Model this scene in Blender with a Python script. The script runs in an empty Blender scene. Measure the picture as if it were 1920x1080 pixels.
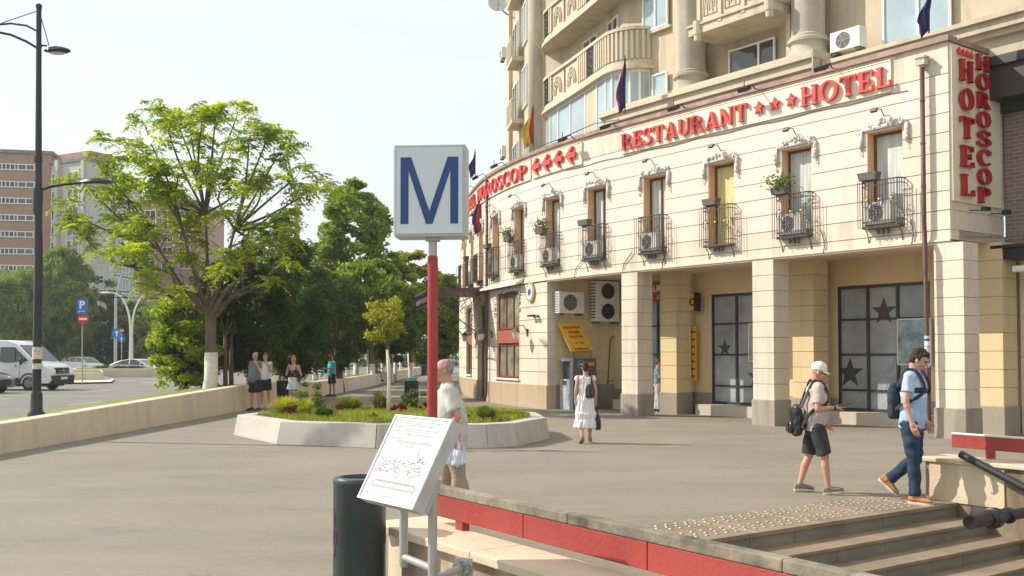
import bpy, bmesh, math, random
import numpy as np
from mathutils import Vector, Matrix, Quaternion, noise
R=math.radians
random.seed(7); RNG=np.random.default_rng(11)
sc=bpy.context.scene; COL=sc.collection
# ---------------------------------------------------------------- camera, world, sun, exposure
FPX=1867.0; PITCH=R(1.8); SHIFT=0.0345; H=1.72
cam=bpy.data.cameras.new('camera'); co=bpy.data.objects.new('camera',cam); COL.objects.link(co)
cam.sensor_width=36; cam.lens=36*FPX/1920; cam.shift_y=SHIFT; cam.clip_start=.1; cam.clip_end=3000
co.location=(0,0,H); co.rotation_euler=(R(90)+PITCH,0,0); sc.camera=co
SUN_EL=R(38); SUN_AZ=R(-78)      # azimuth from +Y, negative = to the left
w=bpy.data.worlds.new("World"); sc.world=w; w.use_nodes=True
nt=w.node_tree; bg=nt.nodes['Background']
sky=nt.nodes.new('ShaderNodeTexSky'); sky.sky_type='NISHITA'; sky.sun_disc=False
sky.sun_elevation=SUN_EL; sky.sun_rotation=SUN_AZ
sky.air_density=1.0; sky.dust_density=2.0; sky.ozone_density=1.0
# thin high cloud veil mixed over the sky
tc=nt.nodes.new('ShaderNodeTexCoord'); mp=nt.nodes.new('ShaderNodeMapping'); mp.inputs['Scale'].default_value=(1.0,1.0,4.5)
nz=nt.nodes.new('ShaderNodeTexNoise'); nz.inputs['Scale'].default_value=2.6; nz.inputs['Detail'].default_value=7; nz.inputs['Roughness'].default_value=.55
rp=nt.nodes.new('ShaderNodeValToRGB'); rp.color_ramp.elements[0].position=.35; rp.color_ramp.elements[0].color=(.84,.84,.84,1)
rp.color_ramp.elements[1].position=.65; rp.color_ramp.elements[1].color=(.96,.96,.96,1)
mx=nt.nodes.new('ShaderNodeMixRGB'); mx.inputs[2].default_value=(6.3,6.75,6.9,1)
nt.links.new(tc.outputs['Generated'],mp.inputs[0]); nt.links.new(mp.outputs[0],nz.inputs['Vector']); nt.links.new(nz.outputs[0],rp.inputs[0])
nt.links.new(rp.outputs[0],mx.inputs[0]); nt.links.new(sky.outputs[0],mx.inputs[1]); nt.links.new(mx.outputs[0],bg.inputs[0])
bg.inputs[1].default_value=.115
sl=bpy.data.lights.new('sun','SUN'); so=bpy.data.objects.new('sun',sl); COL.objects.link(so)
sl.energy=4.2; sl.angle=R(.5); sl.color=(1,.93,.82)
sd=Vector((math.sin(SUN_AZ)*math.cos(SUN_EL),math.cos(SUN_AZ)*math.cos(SUN_EL),math.sin(SUN_EL)))
so.rotation_euler=sd.to_track_quat('Z','Y').to_euler(); so.location=sd*60
sc.view_settings.view_transform='Standard'; sc.view_settings.look='None'; sc.view_settings.gamma=1
sc.view_settings.exposure=.48
# ---------------------------------------------------------------- picture measurements -> places
def ray(u,v):
    x=(u-960)/FPX; y=(540-v)/FPX+SHIFT*1920/FPX
    return Vector((x, math.cos(PITCH)-y*math.sin(PITCH), math.sin(PITCH)+y*math.cos(PITCH)))
def G(u,v,z=0.0):
    r=ray(u,v); t=(z-H)/r.z; return Vector((r.x*t,r.y*t,z))
def P(u,v,Y):
    r=ray(u,v); t=Y/r.y; return Vector((r.x*t,Y,H+r.z*t))
# ---------------------------------------------------------------- materials
def mat(name,col,rough=.7,var=.0,scale=3.0,bump=0.0,bscale=None,metal=0.0,col2=None,emit=None,spec=None,detail=6,stretch=None):
    m=bpy.data.materials.new(name); m.use_nodes=True; n=m.node_tree; b=n.nodes['Principled BSDF']
    b.inputs['Base Color'].default_value=(*col,1); b.inputs['Roughness'].default_value=rough; b.inputs['Metallic'].default_value=metal
    if spec is not None: b.inputs['Specular IOR Level'].default_value=spec
    if var or bump or col2:
        t=n.nodes.new('ShaderNodeTexCoord'); src=t.outputs['Object']
        if stretch:
            q=n.nodes.new('ShaderNodeMapping'); q.inputs['Scale'].default_value=stretch; n.links.new(src,q.inputs[0]); src=q.outputs[0]
    if var or col2:
        z=n.nodes.new('ShaderNodeTexNoise'); z.inputs['Scale'].default_value=scale; z.inputs['Detail'].default_value=detail; z.inputs['Roughness'].default_value=.6
        n.links.new(src,z.inputs['Vector'])
        r=n.nodes.new('ShaderNodeValToRGB'); r.color_ramp.elements[0].position=.32; r.color_ramp.elements[1].position=.68
        c2=col2 or tuple(c*(1+var) for c in col); c1=col if col2 else tuple(c*(1-var) for c in col)
        r.color_ramp.elements[0].color=(*c1,1); r.color_ramp.elements[1].color=(*c2,1)
        n.links.new(z.outputs[0],r.inputs[0]); n.links.new(r.outputs[0],b.inputs['Base Color'])
    if bump:
        z2=n.nodes.new('ShaderNodeTexNoise'); z2.inputs['Scale'].default_value=bscale or scale*8; z2.inputs['Detail'].default_value=5
        n.links.new(src,z2.inputs['Vector'])
        bp=n.nodes.new('ShaderNodeBump'); bp.inputs['Strength'].default_value=bump; bp.inputs['Distance'].default_value=.02
        n.links.new(z2.outputs[0],bp.inputs['Height']); n.links.new(bp.outputs[0],b.inputs['Normal'])
    if emit: b.inputs['Emission Color'].default_value=(*emit[:3],1); b.inputs['Emission Strength'].default_value=emit[3]
    return m
def weathered(name,col,dark,rough=.8,big=.35,fine=9,streak=True,amount=.55,slo=.5):
    """plaster / concrete: large tonal drift, vertical rain streaks, fine grain"""
    m=mat(name,col,rough,bump=.25,bscale=35); n=m.node_tree; b=n.nodes['Principled BSDF']
    t=n.nodes.new('ShaderNodeTexCoord')
    def nse(sc_,stretch=(1,1,1),lo=.4,hi=.65,det=8):
        q=n.nodes.new('ShaderNodeMapping'); q.inputs['Scale'].default_value=stretch; n.links.new(t.outputs['Object'],q.inputs[0])
        z=n.nodes.new('ShaderNodeTexNoise'); z.inputs['Scale'].default_value=sc_; z.inputs['Detail'].default_value=det; z.inputs['Roughness'].default_value=.62
        n.links.new(q.outputs[0],z.inputs['Vector'])
        r=n.nodes.new('ShaderNodeMapRange'); r.inputs[1].default_value=lo; r.inputs[2].default_value=hi; n.links.new(z.outputs[0],r.inputs[0]); return r.outputs[0]
    a=nse(big); c=nse(fine,lo=.35,hi=.75); d=nse(2.2,(1,1,.12),lo=slo,hi=slo+.2)
    def mix(f,x,y,k):
        g=n.nodes.new('ShaderNodeMath'); g.operation='MULTIPLY'; n.links.new(f,g.inputs[0]); g.inputs[1].default_value=k
        mm=n.nodes.new('ShaderNodeMixRGB'); n.links.new(g.outputs[0],mm.inputs[0])
        if isinstance(x,tuple): mm.inputs[1].default_value=(*x,1)
        else: n.links.new(x,mm.inputs[1])
        mm.inputs[2].default_value=(*y,1); return mm.outputs[0]
    o=mix(a,col,dark,amount*.6); o=mix(c,o,dark,amount*.35)
    if streak: o=mix(d,o,tuple(x*.7 for x in dark),amount*.7)
    n.links.new(o,b.inputs['Base Color']); return m
def leafmat(name,c1,c2,trans=.35,scale=1.3):
    m=bpy.data.materials.new(name); m.use_nodes=True; n=m.node_tree; b=n.nodes['Principled BSDF']; out=n.nodes['Material Output']
    b.inputs['Roughness'].default_value=.55; b.inputs['Specular IOR Level'].default_value=.15
    t=n.nodes.new('ShaderNodeTexCoord'); z=n.nodes.new('ShaderNodeTexNoise'); z.inputs['Scale'].default_value=scale; z.inputs['Detail'].default_value=9; z.inputs['Roughness'].default_value=.75
    n.links.new(t.outputs['Object'],z.inputs['Vector'])
    r=n.nodes.new('ShaderNodeValToRGB'); r.color_ramp.elements[0].position=.36; r.color_ramp.elements[1].position=.64
    r.color_ramp.elements[0].color=(*c1,1); r.color_ramp.elements[1].color=(*c2,1)
    n.links.new(z.outputs[0],r.inputs[0]); n.links.new(r.outputs[0],b.inputs['Base Color'])
    tr=n.nodes.new('ShaderNodeBsdfTranslucent'); br=n.nodes.new('ShaderNodeMixRGB'); br.blend_type='MULTIPLY'; br.inputs[0].default_value=1; br.inputs[2].default_value=(1.5,1.5,.7,1)
    n.links.new(r.outputs[0],br.inputs[1]); n.links.new(br.outputs[0],tr.inputs[0])
    ms=n.nodes.new('ShaderNodeMixShader'); ms.inputs[0].default_value=trans
    n.links.new(b.outputs[0],ms.inputs[1]); n.links.new(tr.outputs[0],ms.inputs[2]); n.links.new(ms.outputs[0],out.inputs[0]); return m
M={}
# ---------------------------------------------------------------- mesh builder
class MB:
    def __init__(s): s.v=[]; s.f=[]; s.m=[]
    def add(s,vs,fs,mi=0):
        o=len(s.v); s.v+=[tuple(v) for v in vs]; s.f+=[tuple(o+i for i in f) for f in fs]; s.m+=[mi]*len(fs); return s
    def hexa(s,b,t,mi=0):   # bottom quad, top quad
        return s.add(list(b)+list(t),[(3,2,1,0),(4,5,6,7),(0,1,5,4),(1,2,6,5),(2,3,7,6),(3,0,4,7)],mi)
    def box(s,x0,x1,y0,y1,z0,z1,mi=0):
        return s.hexa([(x0,y0,z0),(x1,y0,z0),(x1,y1,z0),(x0,y1,z0)],[(x0,y0,z1),(x1,y0,z1),(x1,y1,z1),(x0,y1,z1)],mi)
    def obox(s,c,ax,ay,az,hx,hy,hz,mi=0):
        c=Vector(c); ax,ay,az=Vector(ax)*hx,Vector(ay)*hy,Vector(az)*hz
        return s.hexa([c-ax-ay-az,c+ax-ay-az,c+ax+ay-az,c-ax+ay-az],[c-ax-ay+az,c+ax-ay+az,c+ax+ay+az,c-ax+ay+az],mi)
    def prism(s,pts,vec,mi=0):
        n=len(pts); vec=Vector(vec); b=[Vector(p) for p in pts]; t=[p+vec for p in b]
        return s.add(b+t,[tuple(range(n-1,-1,-1)),tuple(range(n,2*n))]+[(i,(i+1)%n,n+(i+1)%n,n+i) for i in range(n)],mi)
    def tube(s,pts,r,n=8,mi=0,cap=True):
        pts=[Vector(p) for p in pts]; k=len(pts)
        if not hasattr(r,'__len__'): r=[r]*k
        vs=[]; fs=[]; pn=None
        for i,p in enumerate(pts):
            t=(pts[min(i+1,k-1)]-pts[max(i-1,0)]).normalized()
            if pn is None:
                pn=t.orthogonal().normalized()
            else:
                pn=(pn-t*pn.dot(t))
                pn=pn.normalized() if pn.length>1e-6 else t.orthogonal().normalized()
            q=t.cross(pn)
            for j in range(n):
                a=2*math.pi*j/n; vs.append(p+(pn*math.cos(a)+q*math.sin(a))*r[i])
        for i in range(k-1):
            for j in range(n):
                a=i*n+j; b=i*n+(j+1)%n; fs.append((a,b,b+n,a+n))
        if cap: fs.append(tuple(range(n-1,-1,-1))); fs.append(tuple((k-1)*n+j for j in range(n)))
        return s.add(vs,fs,mi)
    def lathe(s,prof,c=(0,0,0),n=20,mi=0,cap=True):
        c=Vector(c); vs=[]; fs=[]; k=len(prof)
        for r,z in prof:
            for j in range(n):
                a=2*math.pi*j/n; vs.append((c.x+r*math.cos(a),c.y+r*math.sin(a),c.z+z))
        for i in range(k-1):
            for j in range(n):
                a=i*n+j; b=i*n+(j+1)%n; fs.append((a,b,b+n,a+n))
        if cap: fs.append(tuple(range(n-1,-1,-1))); fs.append(tuple((k-1)*n+j for j in range(n)))
        return s.add(vs,fs,mi)
    def ell(s,c,r,nu=12,nv=8,mi=0,rot=None):
        c=Vector(c); vs=[]; fs=[]
        if not hasattr(r,'__len__'): r=(r,r,r)
        for i in range(nv+1):
            th=math.pi*i/nv
            for j in range(nu):
                ph=2*math.pi*j/nu; p=Vector((r[0]*math.sin(th)*math.cos(ph),r[1]*math.sin(th)*math.sin(ph),-r[2]*math.cos(th)))
                if rot: p=rot@p
                vs.append(c+p)
        for i in range(nv):
            for j in range(nu):
                a=i*nu+j; b=i*nu+(j+1)%nu; fs.append((a,b,b+nu,a+nu))
        return s.add(vs,fs,mi)
    def cone(s,p0,p1,r0,r1,n=14,flat=False,mi=0):
        """tapered limb piece; round ends unless flat"""
        s.tube([p0,p1],[r0,r1],n,mi)
        if not flat: s.ell(p0,r0,n,8,mi); s.ell(p1,r1,n,8,mi)
        return s
    def build(s,name,m,parent=None,smooth=False,origin=None,bevel=0,cull=False):
        me=bpy.data.meshes.new(name)
        X=ROOT.get(parent.name,Matrix()) if parent is not None else None
        if X is None:
            if origin is None:
                a=np.array(s.v); origin=((a[:,0].min()+a[:,0].max())/2,(a[:,1].min()+a[:,1].max())/2,a[:,2].min())
            X=Matrix.Translation(Vector(origin))
        a=np.array([tuple(v) for v in s.v],dtype=float); I=np.array(X.inverted()); a=a@I[:3,:3].T+I[:3,3]
        me.from_pydata(a.tolist(),[],s.f)
        for q in (m if isinstance(m,(list,tuple)) else [m]): me.materials.append(q)
        if any(s.m): me.polygons.foreach_set('material_index',s.m)
        if smooth: me.polygons.foreach_set('use_smooth',[True]*len(s.f))
        bm=bmesh.new(); bm.from_mesh(me)
        if smooth: bmesh.ops.remove_doubles(bm,verts=bm.verts,dist=1e-5)
        bmesh.ops.recalc_face_normals(bm,faces=bm.faces); bm.to_mesh(me); bm.free()
        if smooth=='auto': me.polygons.foreach_set('use_smooth',[True]*len(me.polygons)); me.set_sharp_from_angle(angle=R(40))
        o=bpy.data.objects.new(name,me); COL.objects.link(o)
        if parent is not None: o.parent=parent; ROOT[o.name]=X
        else: o.matrix_world=X; ROOT[o.name]=X
        if bevel:
            b=o.modifiers.new('bevel','BEVEL'); b.width=bevel; b.segments=2; b.limit_method='ANGLE'; b.angle_limit=R(35)
        return o
def _each(s,name,m,parent=None,**k):
    p=list(range(len(s.v)))
    def f(x):
        while p[x]!=x: p[x]=p[p[x]]; x=p[x]
        return x
    for q in s.f:
        for b in q[1:]: p[f(b)]=f(q[0])
    g={}
    for q in s.f: g.setdefault(f(q[0]),[]).append(q)
    for fs in g.values():
        mm=MB(); ids={}
        for q in fs:
            for i in q:
                if i not in ids: ids[i]=len(mm.v); mm.v.append(s.v[i])
            mm.f.append(tuple(ids[i] for i in q)); mm.m.append(0)
        mm.build(name,m,parent,**k)
MB.each=_each
ROOT={}
def thing(name,label,cat,loc=(0,0,0),rz=0,group=None):
    o=bpy.data.objects.new(name,None); COL.objects.link(o); o.empty_display_size=.2
    X=Matrix.Translation(Vector(loc))@Matrix.Rotation(rz,4,'Z'); o.location=loc; o.rotation_euler=(0,0,rz); ROOT[o.name]=X
    o['label']=label; o['category']=cat
    if group: o['group']=group
    return o
def tag(o,label,cat,group=None,kind=None):
    o['label']=label; o['category']=cat
    if group: o['group']=group
    if kind: o['kind']=kind
    return o
def struct(o,kind='structure'): o['kind']=kind; return o
def local(o): ROOT[o.name]=Matrix(); return o      # parts of o are then given in o's own coordinates
def copy_tree(o,parent=None):
    c=o.copy(); COL.objects.link(c); c.parent=parent
    if c.name not in ROOT: ROOT[c.name]=Matrix()
    for ch in list(o.children): copy_tree(ch,c)
    return c
def place(o,loc,rz=0,label=None,group=None,scale=None):
    o.location=loc; o.rotation_euler=(0,0,rz)
    if scale: o.scale=(scale,)*3
    if label: o['label']=label
    if group: o['group']=group
    return o
def quadmesh(name,V,mats,parent=None,origin=(0,0,0),idx=None,n=4):
    """V: (k*n,3) array of separate n-gons"""
    V=np.asarray(V,dtype=np.float32)-np.asarray(origin,dtype=np.float32); k=len(V)//n
    me=bpy.data.meshes.new(name); me.vertices.add(k*n); me.vertices.foreach_set('co',V.ravel())
    me.loops.add(k*n); me.loops.foreach_set('vertex_index',np.arange(k*n,dtype=np.int32))
    me.polygons.add(k); me.polygons.foreach_set('loop_start',np.arange(0,k*n,n,dtype=np.int32)); me.polygons.foreach_set('loop_total',np.full(k,n,dtype=np.int32))
    for q in mats: me.materials.append(q)
    if idx is not None: me.polygons.foreach_set('material_index',np.asarray(idx,dtype=np.int32))
    me.update(); me.validate()
    o=bpy.data.objects.new(name,me); COL.objects.link(o)
    if parent is not None: o.parent=parent
    else: o.location=origin
    return o
def textmesh(body,size,depth=0.0,bold=0.0,align='CENTER',res=3):
    """lettering as plain vertices/faces in the x-y plane, baseline at y=0"""
    cu=bpy.data.curves.new('lettering','FONT'); cu.body=body; cu.size=size; cu.extrude=depth/2; cu.offset=bold; cu.align_x=align; cu.resolution_u=res
    o=bpy.data.objects.new('lettering',cu); COL.objects.link(o)
    dg=bpy.context.evaluated_depsgraph_get(); me=bpy.data.meshes.new_from_object(o.evaluated_get(dg))
    vs=[v.co.copy() for v in me.vertices]; fs=[tuple(p.vertices) for p in me.polygons]
    bpy.data.objects.remove(o); bpy.data.curves.remove(cu); bpy.data.meshes.remove(me)
    return vs,fs
def text_on(mb,body,size,c,right,up,depth=.004,bold=0.0,xs=1.0,mi=0,align='CENTER'):
    vs,fs=textmesh(body,size,depth,bold,align); c=Vector(c); right=Vector(right).normalized(); up=Vector(up).normalized(); n=right.cross(up)
    mb.add([c+right*v.x*xs+up*v.y+n*(v.z+depth/2) for v in vs],fs,mi)
def star_pts(r,r2=None,n=5,a0=math.pi/2):
    r2=r2 or r*.4; return [((r if i%2==0 else r2)*math.cos(a0+math.pi*i/n),(r if i%2==0 else r2)*math.sin(a0+math.pi*i/n)) for i in range(2*n)]
# ---------------------------------------------------------------- palette
M['cream']=weathered('cream_plaster',(.74,.65,.53),(.50,.41,.32),.75,amount=.75)
M['pink']=weathered('blush_plaster',(.80,.65,.56),(.66,.52,.43),.75,amount=.42)
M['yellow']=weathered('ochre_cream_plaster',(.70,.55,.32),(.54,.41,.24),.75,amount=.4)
M['soffit']=weathered('soffit_plaster',(.70,.55,.45),(.55,.42,.33),.8,streak=False,amount=.4)
M['plinth']=weathered('plinth_stone',(.38,.33,.26),(.17,.15,.13),.7,fine=14,amount=.8)
M['plinth_tan']=weathered('tan_plinth_stone',(.50,.38,.25),(.30,.23,.16),.6,fine=6,amount=.6)
M['reveal']=mat('reveal_render',(.70,.46,.27),.8,.08)
M['groove']=mat('groove_render',(.47,.39,.30),.9,.1)  # joint tone, a little darker than the plaster courses
M['wood']=mat('brown_window_wood',(.16,.06,.025),.45,.2,8)
M['glass']=mat('window_glass',(.05,.06,.06),.05,.2,.6,spec=.9)
M['glass_sky']=mat('pale_window_glass',(.34,.44,.48),.05,.18,.7,spec=1.0)
M['curtain']=mat('curtain_cloth',(.52,.56,.53),.8,.25,16,stretch=(1,1,.06))
M['curtain_y']=mat('yellow_curtain_cloth',(.62,.56,.26),.8,.2,16,stretch=(1,1,.06))
M['iron']=mat('wrought_iron',(.09,.08,.075),.6,.3,20)
M['gold']=mat('gilt_rosette',(.65,.5,.2),.35,metal=.5)
M['white']=mat('white_paint',(.78,.77,.73),.5,.05,6)
M['orn']=mat('stucco_ornament',(.58,.56,.52),.7,.3,25)
M['acw']=mat('ac_casing',(.66,.65,.60),.45,.06,4)
M['dark']=mat('dark_plastic',(.025,.026,.028),.5,.2,10)
M['red']=mat('shaded_letter_red',(.40,.018,.02),.35,.1,3)  # darker red for the flank sign: its shade is put into the letter colour
M['redface']=mat('letter_face_red',(.72,.07,.06),.35,.1,3)
M['flash']=mat('rusted_flashing',(.30,.19,.16),.6,.35,3,bump=.2)
M['pipe']=mat('brown_downpipe',(.10,.045,.035),.5,.3,9,bump=.2)
M['signp']=mat('sign_backing_panel',(.76,.70,.54),.5,.06,2)
M['black']=mat('black_metal',(.02,.02,.022),.45,.2,10)
M['terr']=mat('planter_box_grey',(.12,.11,.10),.8,.3,12)
M['soil']=mat('soil',(.05,.035,.025),.95,.3,14)
M['leaf_g']=leafmat('plant_leaves',(.05,.10,.02),(.16,.24,.05),.3,8)
M['roofm']=mat('roof_felt',(.22,.20,.18),.9,.2)
# ---------------------------------------------------------------- hotel facade path: s along the front (right to left), t inwards
C0=(9.01,20.4); RAD=23.9; S1=9.9; ARC=11.2; A0=math.atan2(.6,.8)
def FP(s,t=0,z=0):
    if s<=S1: p=(C0[0]-.6*s,C0[1]+.8*s); a=A0
    else:
        cx=C0[0]-.6*S1+RAD*.8; cy=C0[1]+.8*S1+RAD*.6; a=A0-min(s-S1,ARC)/RAD
        p=(cx-RAD*math.cos(a),cy-RAD*math.sin(a)); ex=s-S1-ARC
        if ex>0: p=(p[0]-math.sin(a)*ex,p[1]+math.cos(a)*ex)
    return Vector((p[0]+math.cos(a)*t,p[1]+math.sin(a)*t,z))
def FA(s):
    a=A0 if s<=S1 else A0-min(s-S1,ARC)/RAD
    return Vector((math.sin(a),-math.cos(a),0)),Vector((-math.cos(a),-math.sin(a),0))   # picture-right along the wall, outward
UP=Vector((0,0,1))
def slab(mb,s0,s1,t0,t1,z0,z1,mi=0,step=.55,path=FP):
    n=1
    if s1>S1 and path is FP: n=max(1,int(math.ceil((s1-s0)/step)))
    vs=[];fs=[]
    for i in range(n+1):
        s=s0+(s1-s0)*i/n; vs+=[path(s,t0,z0),path(s,t1,z0),path(s,t1,z1),path(s,t0,z1)]
    for i in range(n):
        a=4*i
        for j in range(4): fs.append((a+j,a+(j+1)%4,a+4+(j+1)%4,a+4+j))
    fs.append((0,1,2,3)); fs.append((4*n+3,4*n+2,4*n+1,4*n))
    mb.add(vs,fs,mi)
def holes(s0,s1,ops):
    r=[];a=s0
    for o in sorted(ops):
        if o[1]<=a or o[0]>=s1: continue
        if o[0]>a: r.append((a,o[0]))
        a=max(a,o[1])
    if a<s1: r.append((a,s1))
    return r
SEND=26.8; WIN=[1.475,3.8,6.12,8.5,10.9,13.2,15.55,17.9,20.25,22.6,24.95]; WZ0,WZ1=4.46,6.62
hotel=thing('hotel_building','curved two-storey cream hotel with grooved walls, arcade of square pillars and red lettering','building',FP(0))
def courses(mb,s0,s1,zs,ops,t1=.34,mi=lambda s,z:0,gm=3):
    """ops: (s0,s1,z0,z1). stone courses between the z values with a real groove at each joint"""
    cuts=sorted(set(zs+[o[2] for o in ops]+[o[3] for o in ops]))
    cuts=[c for c in cuts if zs[0]<=c<=zs[-1]]
    for za,zb in zip(cuts[:-1],cuts[1:]):
        if zb-za<.004: continue
        for a,b in holes(s0,s1,[(o[0],o[1]) for o in ops if o[2]<zb-.001 and o[3]>za+.001]):
            lo=za+(.010 if za in zs and za!=zs[0] else 0); hi=zb-(.010 if zb in zs and zb!=zs[-1] else 0)
            if hi>lo: slab(mb,a,b,0,t1,lo,hi,mi((a+b)/2,(za+zb)/2))
            if lo>za: slab(mb,a,b,.03,t1-.01,za,lo,gm)
            if hi<zb: slab(mb,a,b,.03,t1-.01,hi,zb,gm)
wz=[4.1,4.3]+[4.3+.405*k for k in range(1,9)]+[8.2]
ops=[(c-.43,c+.43,WZ0,WZ1) for c in WIN]
w_=MB()
segs=[(0,.95),(.95,12.4),(12.4,SEND)]
courses(w_,0,SEND,wz,ops,mi=lambda s,z:1 if (2<s<14.5 and 4.72<z<7.55) else 0)
# right flank of the upper storey
for za,zb in zip(wz[:-1],wz[1:]):
    p=[FP(0,.34),FP(.3,.34),FP(.3,2.2),FP(0,2.2)]
    w_.hexa([q+UP*(za+.013) for q in p],[q+UP*(zb-.0) for q in p])
    p=[FP(.02,.34),FP(.3,.34),FP(.3,2.2),FP(.02,2.2)]
    w_.hexa([q+UP*za for q in p],[q+UP*(za+.013) for q in p],3)
w_.build('wall',[M['cream'],M['pink'],M['cream'],M['groove']],hotel)
# reveals, windows, curtains, ornaments, railings
def ornament(c,z,wd=.55):
    m=MB(); r,o=FA(c); random.seed(int(c*100))
    for k in range(46):
        q=random.uniform(-1,1); bulge=.10*math.exp(-(q*2.4)**2)
        p=FP(c,0,z+random.uniform(-.05,.09)+bulge)+r*q*wd+o*random.uniform(.0,.07)
        m.ell(p,(random.uniform(.025,.055),)*3 if k%2 else (.03,.02,.06),6,4)
    for sx in (-1,1):
        for k in range(16):
            zz=z-.04-k*.035
            m.ell(FP(c,0,zz)+r*(sx*(wd+.02)+random.uniform(-.035,.035)*(1-k/20))+o*random.uniform(.01,.06),(random.uniform(.02,.045)*(1-k/28),)*3,6,4)
        m.obox(FP(c,0,z-.22)+r*sx*(wd-.0)+o*.03,r,o,UP,.035,.03,.20)
    m.obox(FP(c,0,z+.0)+o*.025,r,o,UP,wd,.025,.045)
    m.build('lintel_ornament',M['orn'],hotel,smooth=True)
    s=MB(); s.tube([FP(c,0,z+.22)+o*.0,FP(c,0,z+.36)+o*.12,FP(c,0,z+.33)+o*.30],.012,6)
    s.obox(FP(c,0,z+.31)+o*.34+r*(-.03),r,(o+UP*.5).normalized(),(UP-o*.5).normalized(),.075,.03,.045); s.build('spotlight',M['iron'],hotel)
def rail(c,z0,z1,wd=.48,dp=.21,ros=True):
    m=MB(); r,o=FA(c); b=FP(c,0,0)
    def pt(x,y,z): return b+r*x+o*y+UP*z
    per=[(-wd,0.0),(-wd,dp-.06),(-wd+.07,dp),(wd-.07,dp),(wd,dp-.06),(wd,0.0)]
    for z in (z0+.03,z1,z1-.10,z0+.14):
        m.tube([pt(x,y,z) for x,y in per],.011 if z!=z1 else .016,5)
    n=13
    for k in range(n):
        x=-wd+.07+(2*wd-.14)*k/(n-1); m.tube([pt(x,dp,z0),pt(x,dp,z0+.25),pt(x,dp,z1-.3),pt(x,dp,z1)],.009,4)
    for sx in (-1,1):
        for y in (.04,.13,.22,.30): m.tube([pt(sx*wd,y,z0),pt(sx*wd,y,z1)],.009,4)
        m.tube([pt(sx*wd*.85,dp*.7,z0),pt(sx*wd*.85,dp*.2,z0-.12),pt(sx*wd*.85,.01,z0-.3)],.012,5)
    for q in (-.7,0,.7):
        m.tube([pt(q*wd+.1*math.cos(a),dp+.01,z1-.45+.13*math.sin(a)) for a in [i*math.pi/4 for i in range(9)]],.008,4)
    for x in (-.12,0,.12): m.ell(pt(x,dp*.5,z0-.09),(.05,.05,.06),6,4)
    m.obox(pt(0,dp*.5,z0),r,o,UP,wd-.03,dp*.5,.012)
    a=m.build('balcony_railing',M['iron'],hotel)
    if ros:
        g=MB()
        for x in (-.30,0,.30): g.ell(pt(x,dp+.025,z1-.42),(.035,.035,.035),8,5)
        g.build('rosette',M['gold'],a,smooth=True)
def window(par,c,z0,z1,wd,t,path=FP,frame='wood',pane='curtain',mull=(.0,),name='window',trans=()):
    """framed window set at depth t; mull are x positions of uprights"""
    r,o=FA(c) if path is FP else path_axes(c); b=path(c,t,0); fr=MB(); k=.05
    def bx(x0,x1,za,zb,d0,d1): fr.obox(b+r*((x0+x1)/2)+UP*((za+zb)/2)+o*((d0+d1)/2),r,o,UP,(x1-x0)/2,(d1-d0)/2,(zb-za)/2)
    bx(-wd,-wd+k,z0,z1,0,.06); bx(wd-k,wd,z0,z1,0,.06); bx(-wd+k,wd-k,z1-k,z1,0,.058); bx(-wd+k,wd-k,z0,z0+k,0,.058)
    for x in mull: bx(x-.03,x+.03,z0+k,z1-k,0,.054)
    for zz in trans: bx(-wd+k,wd-k,zz-.025,zz+.025,.0,.05)
    f=fr.build(name,M[frame],par)
    p=MB(); p.obox(b+UP*((z0+z1)/2)+o*.012,r,o,UP,wd-k,.006,(z1-z0)/2-k); p.build('pane',M[pane],f)
    return f
for i,c in enumerate(WIN):
    rev=MB(); r,o=FA(c); L=c+.43; Rr=c-.43
    # thin lining of the reveal
    slab(rev,Rr+.002,Rr+.01,.006,.33,WZ0,WZ1); slab(rev,L-.01,L-.002,.006,.33,WZ0,WZ1); slab(rev,Rr+.01,L-.01,.006,.33,WZ1-.008,WZ1-.001); slab(rev,Rr+.01,L-.01,.006,.33,WZ0+.001,WZ0+.01)
    rev.build('window_reveal',M['reveal'],hotel)
    f=window(hotel,c,WZ0+.02,WZ1-.02,.42,.30,pane='curtain_y' if i in (2,) else 'curtain',mull=(.02,) if i>2 else ())
    ornament(c,WZ1+.08); rail(c,4.48,5.50,ros=i in (0,1,2))
# parapet flashing
fl=MB(); slab(fl,-.06,SEND+.05,-.09,.34,8.2,8.27); slab(fl,-.04,SEND+.05,-.05,.30,8.27,8.33)
p=[FP(-.06,.34),FP(.3,.34),FP(.3,2.25),FP(-.06,2.25)]; fl.hexa([q+UP*8.2 for q in p],[q+UP*8.31 for q in p]); fl.build('parapet_flashing',M['flash'],hotel)
st=MB(); slab(st,.0,SEND,-.03,.02,4.06,4.1); st.build('drip_moulding',M['cream'],hotel)
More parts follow.
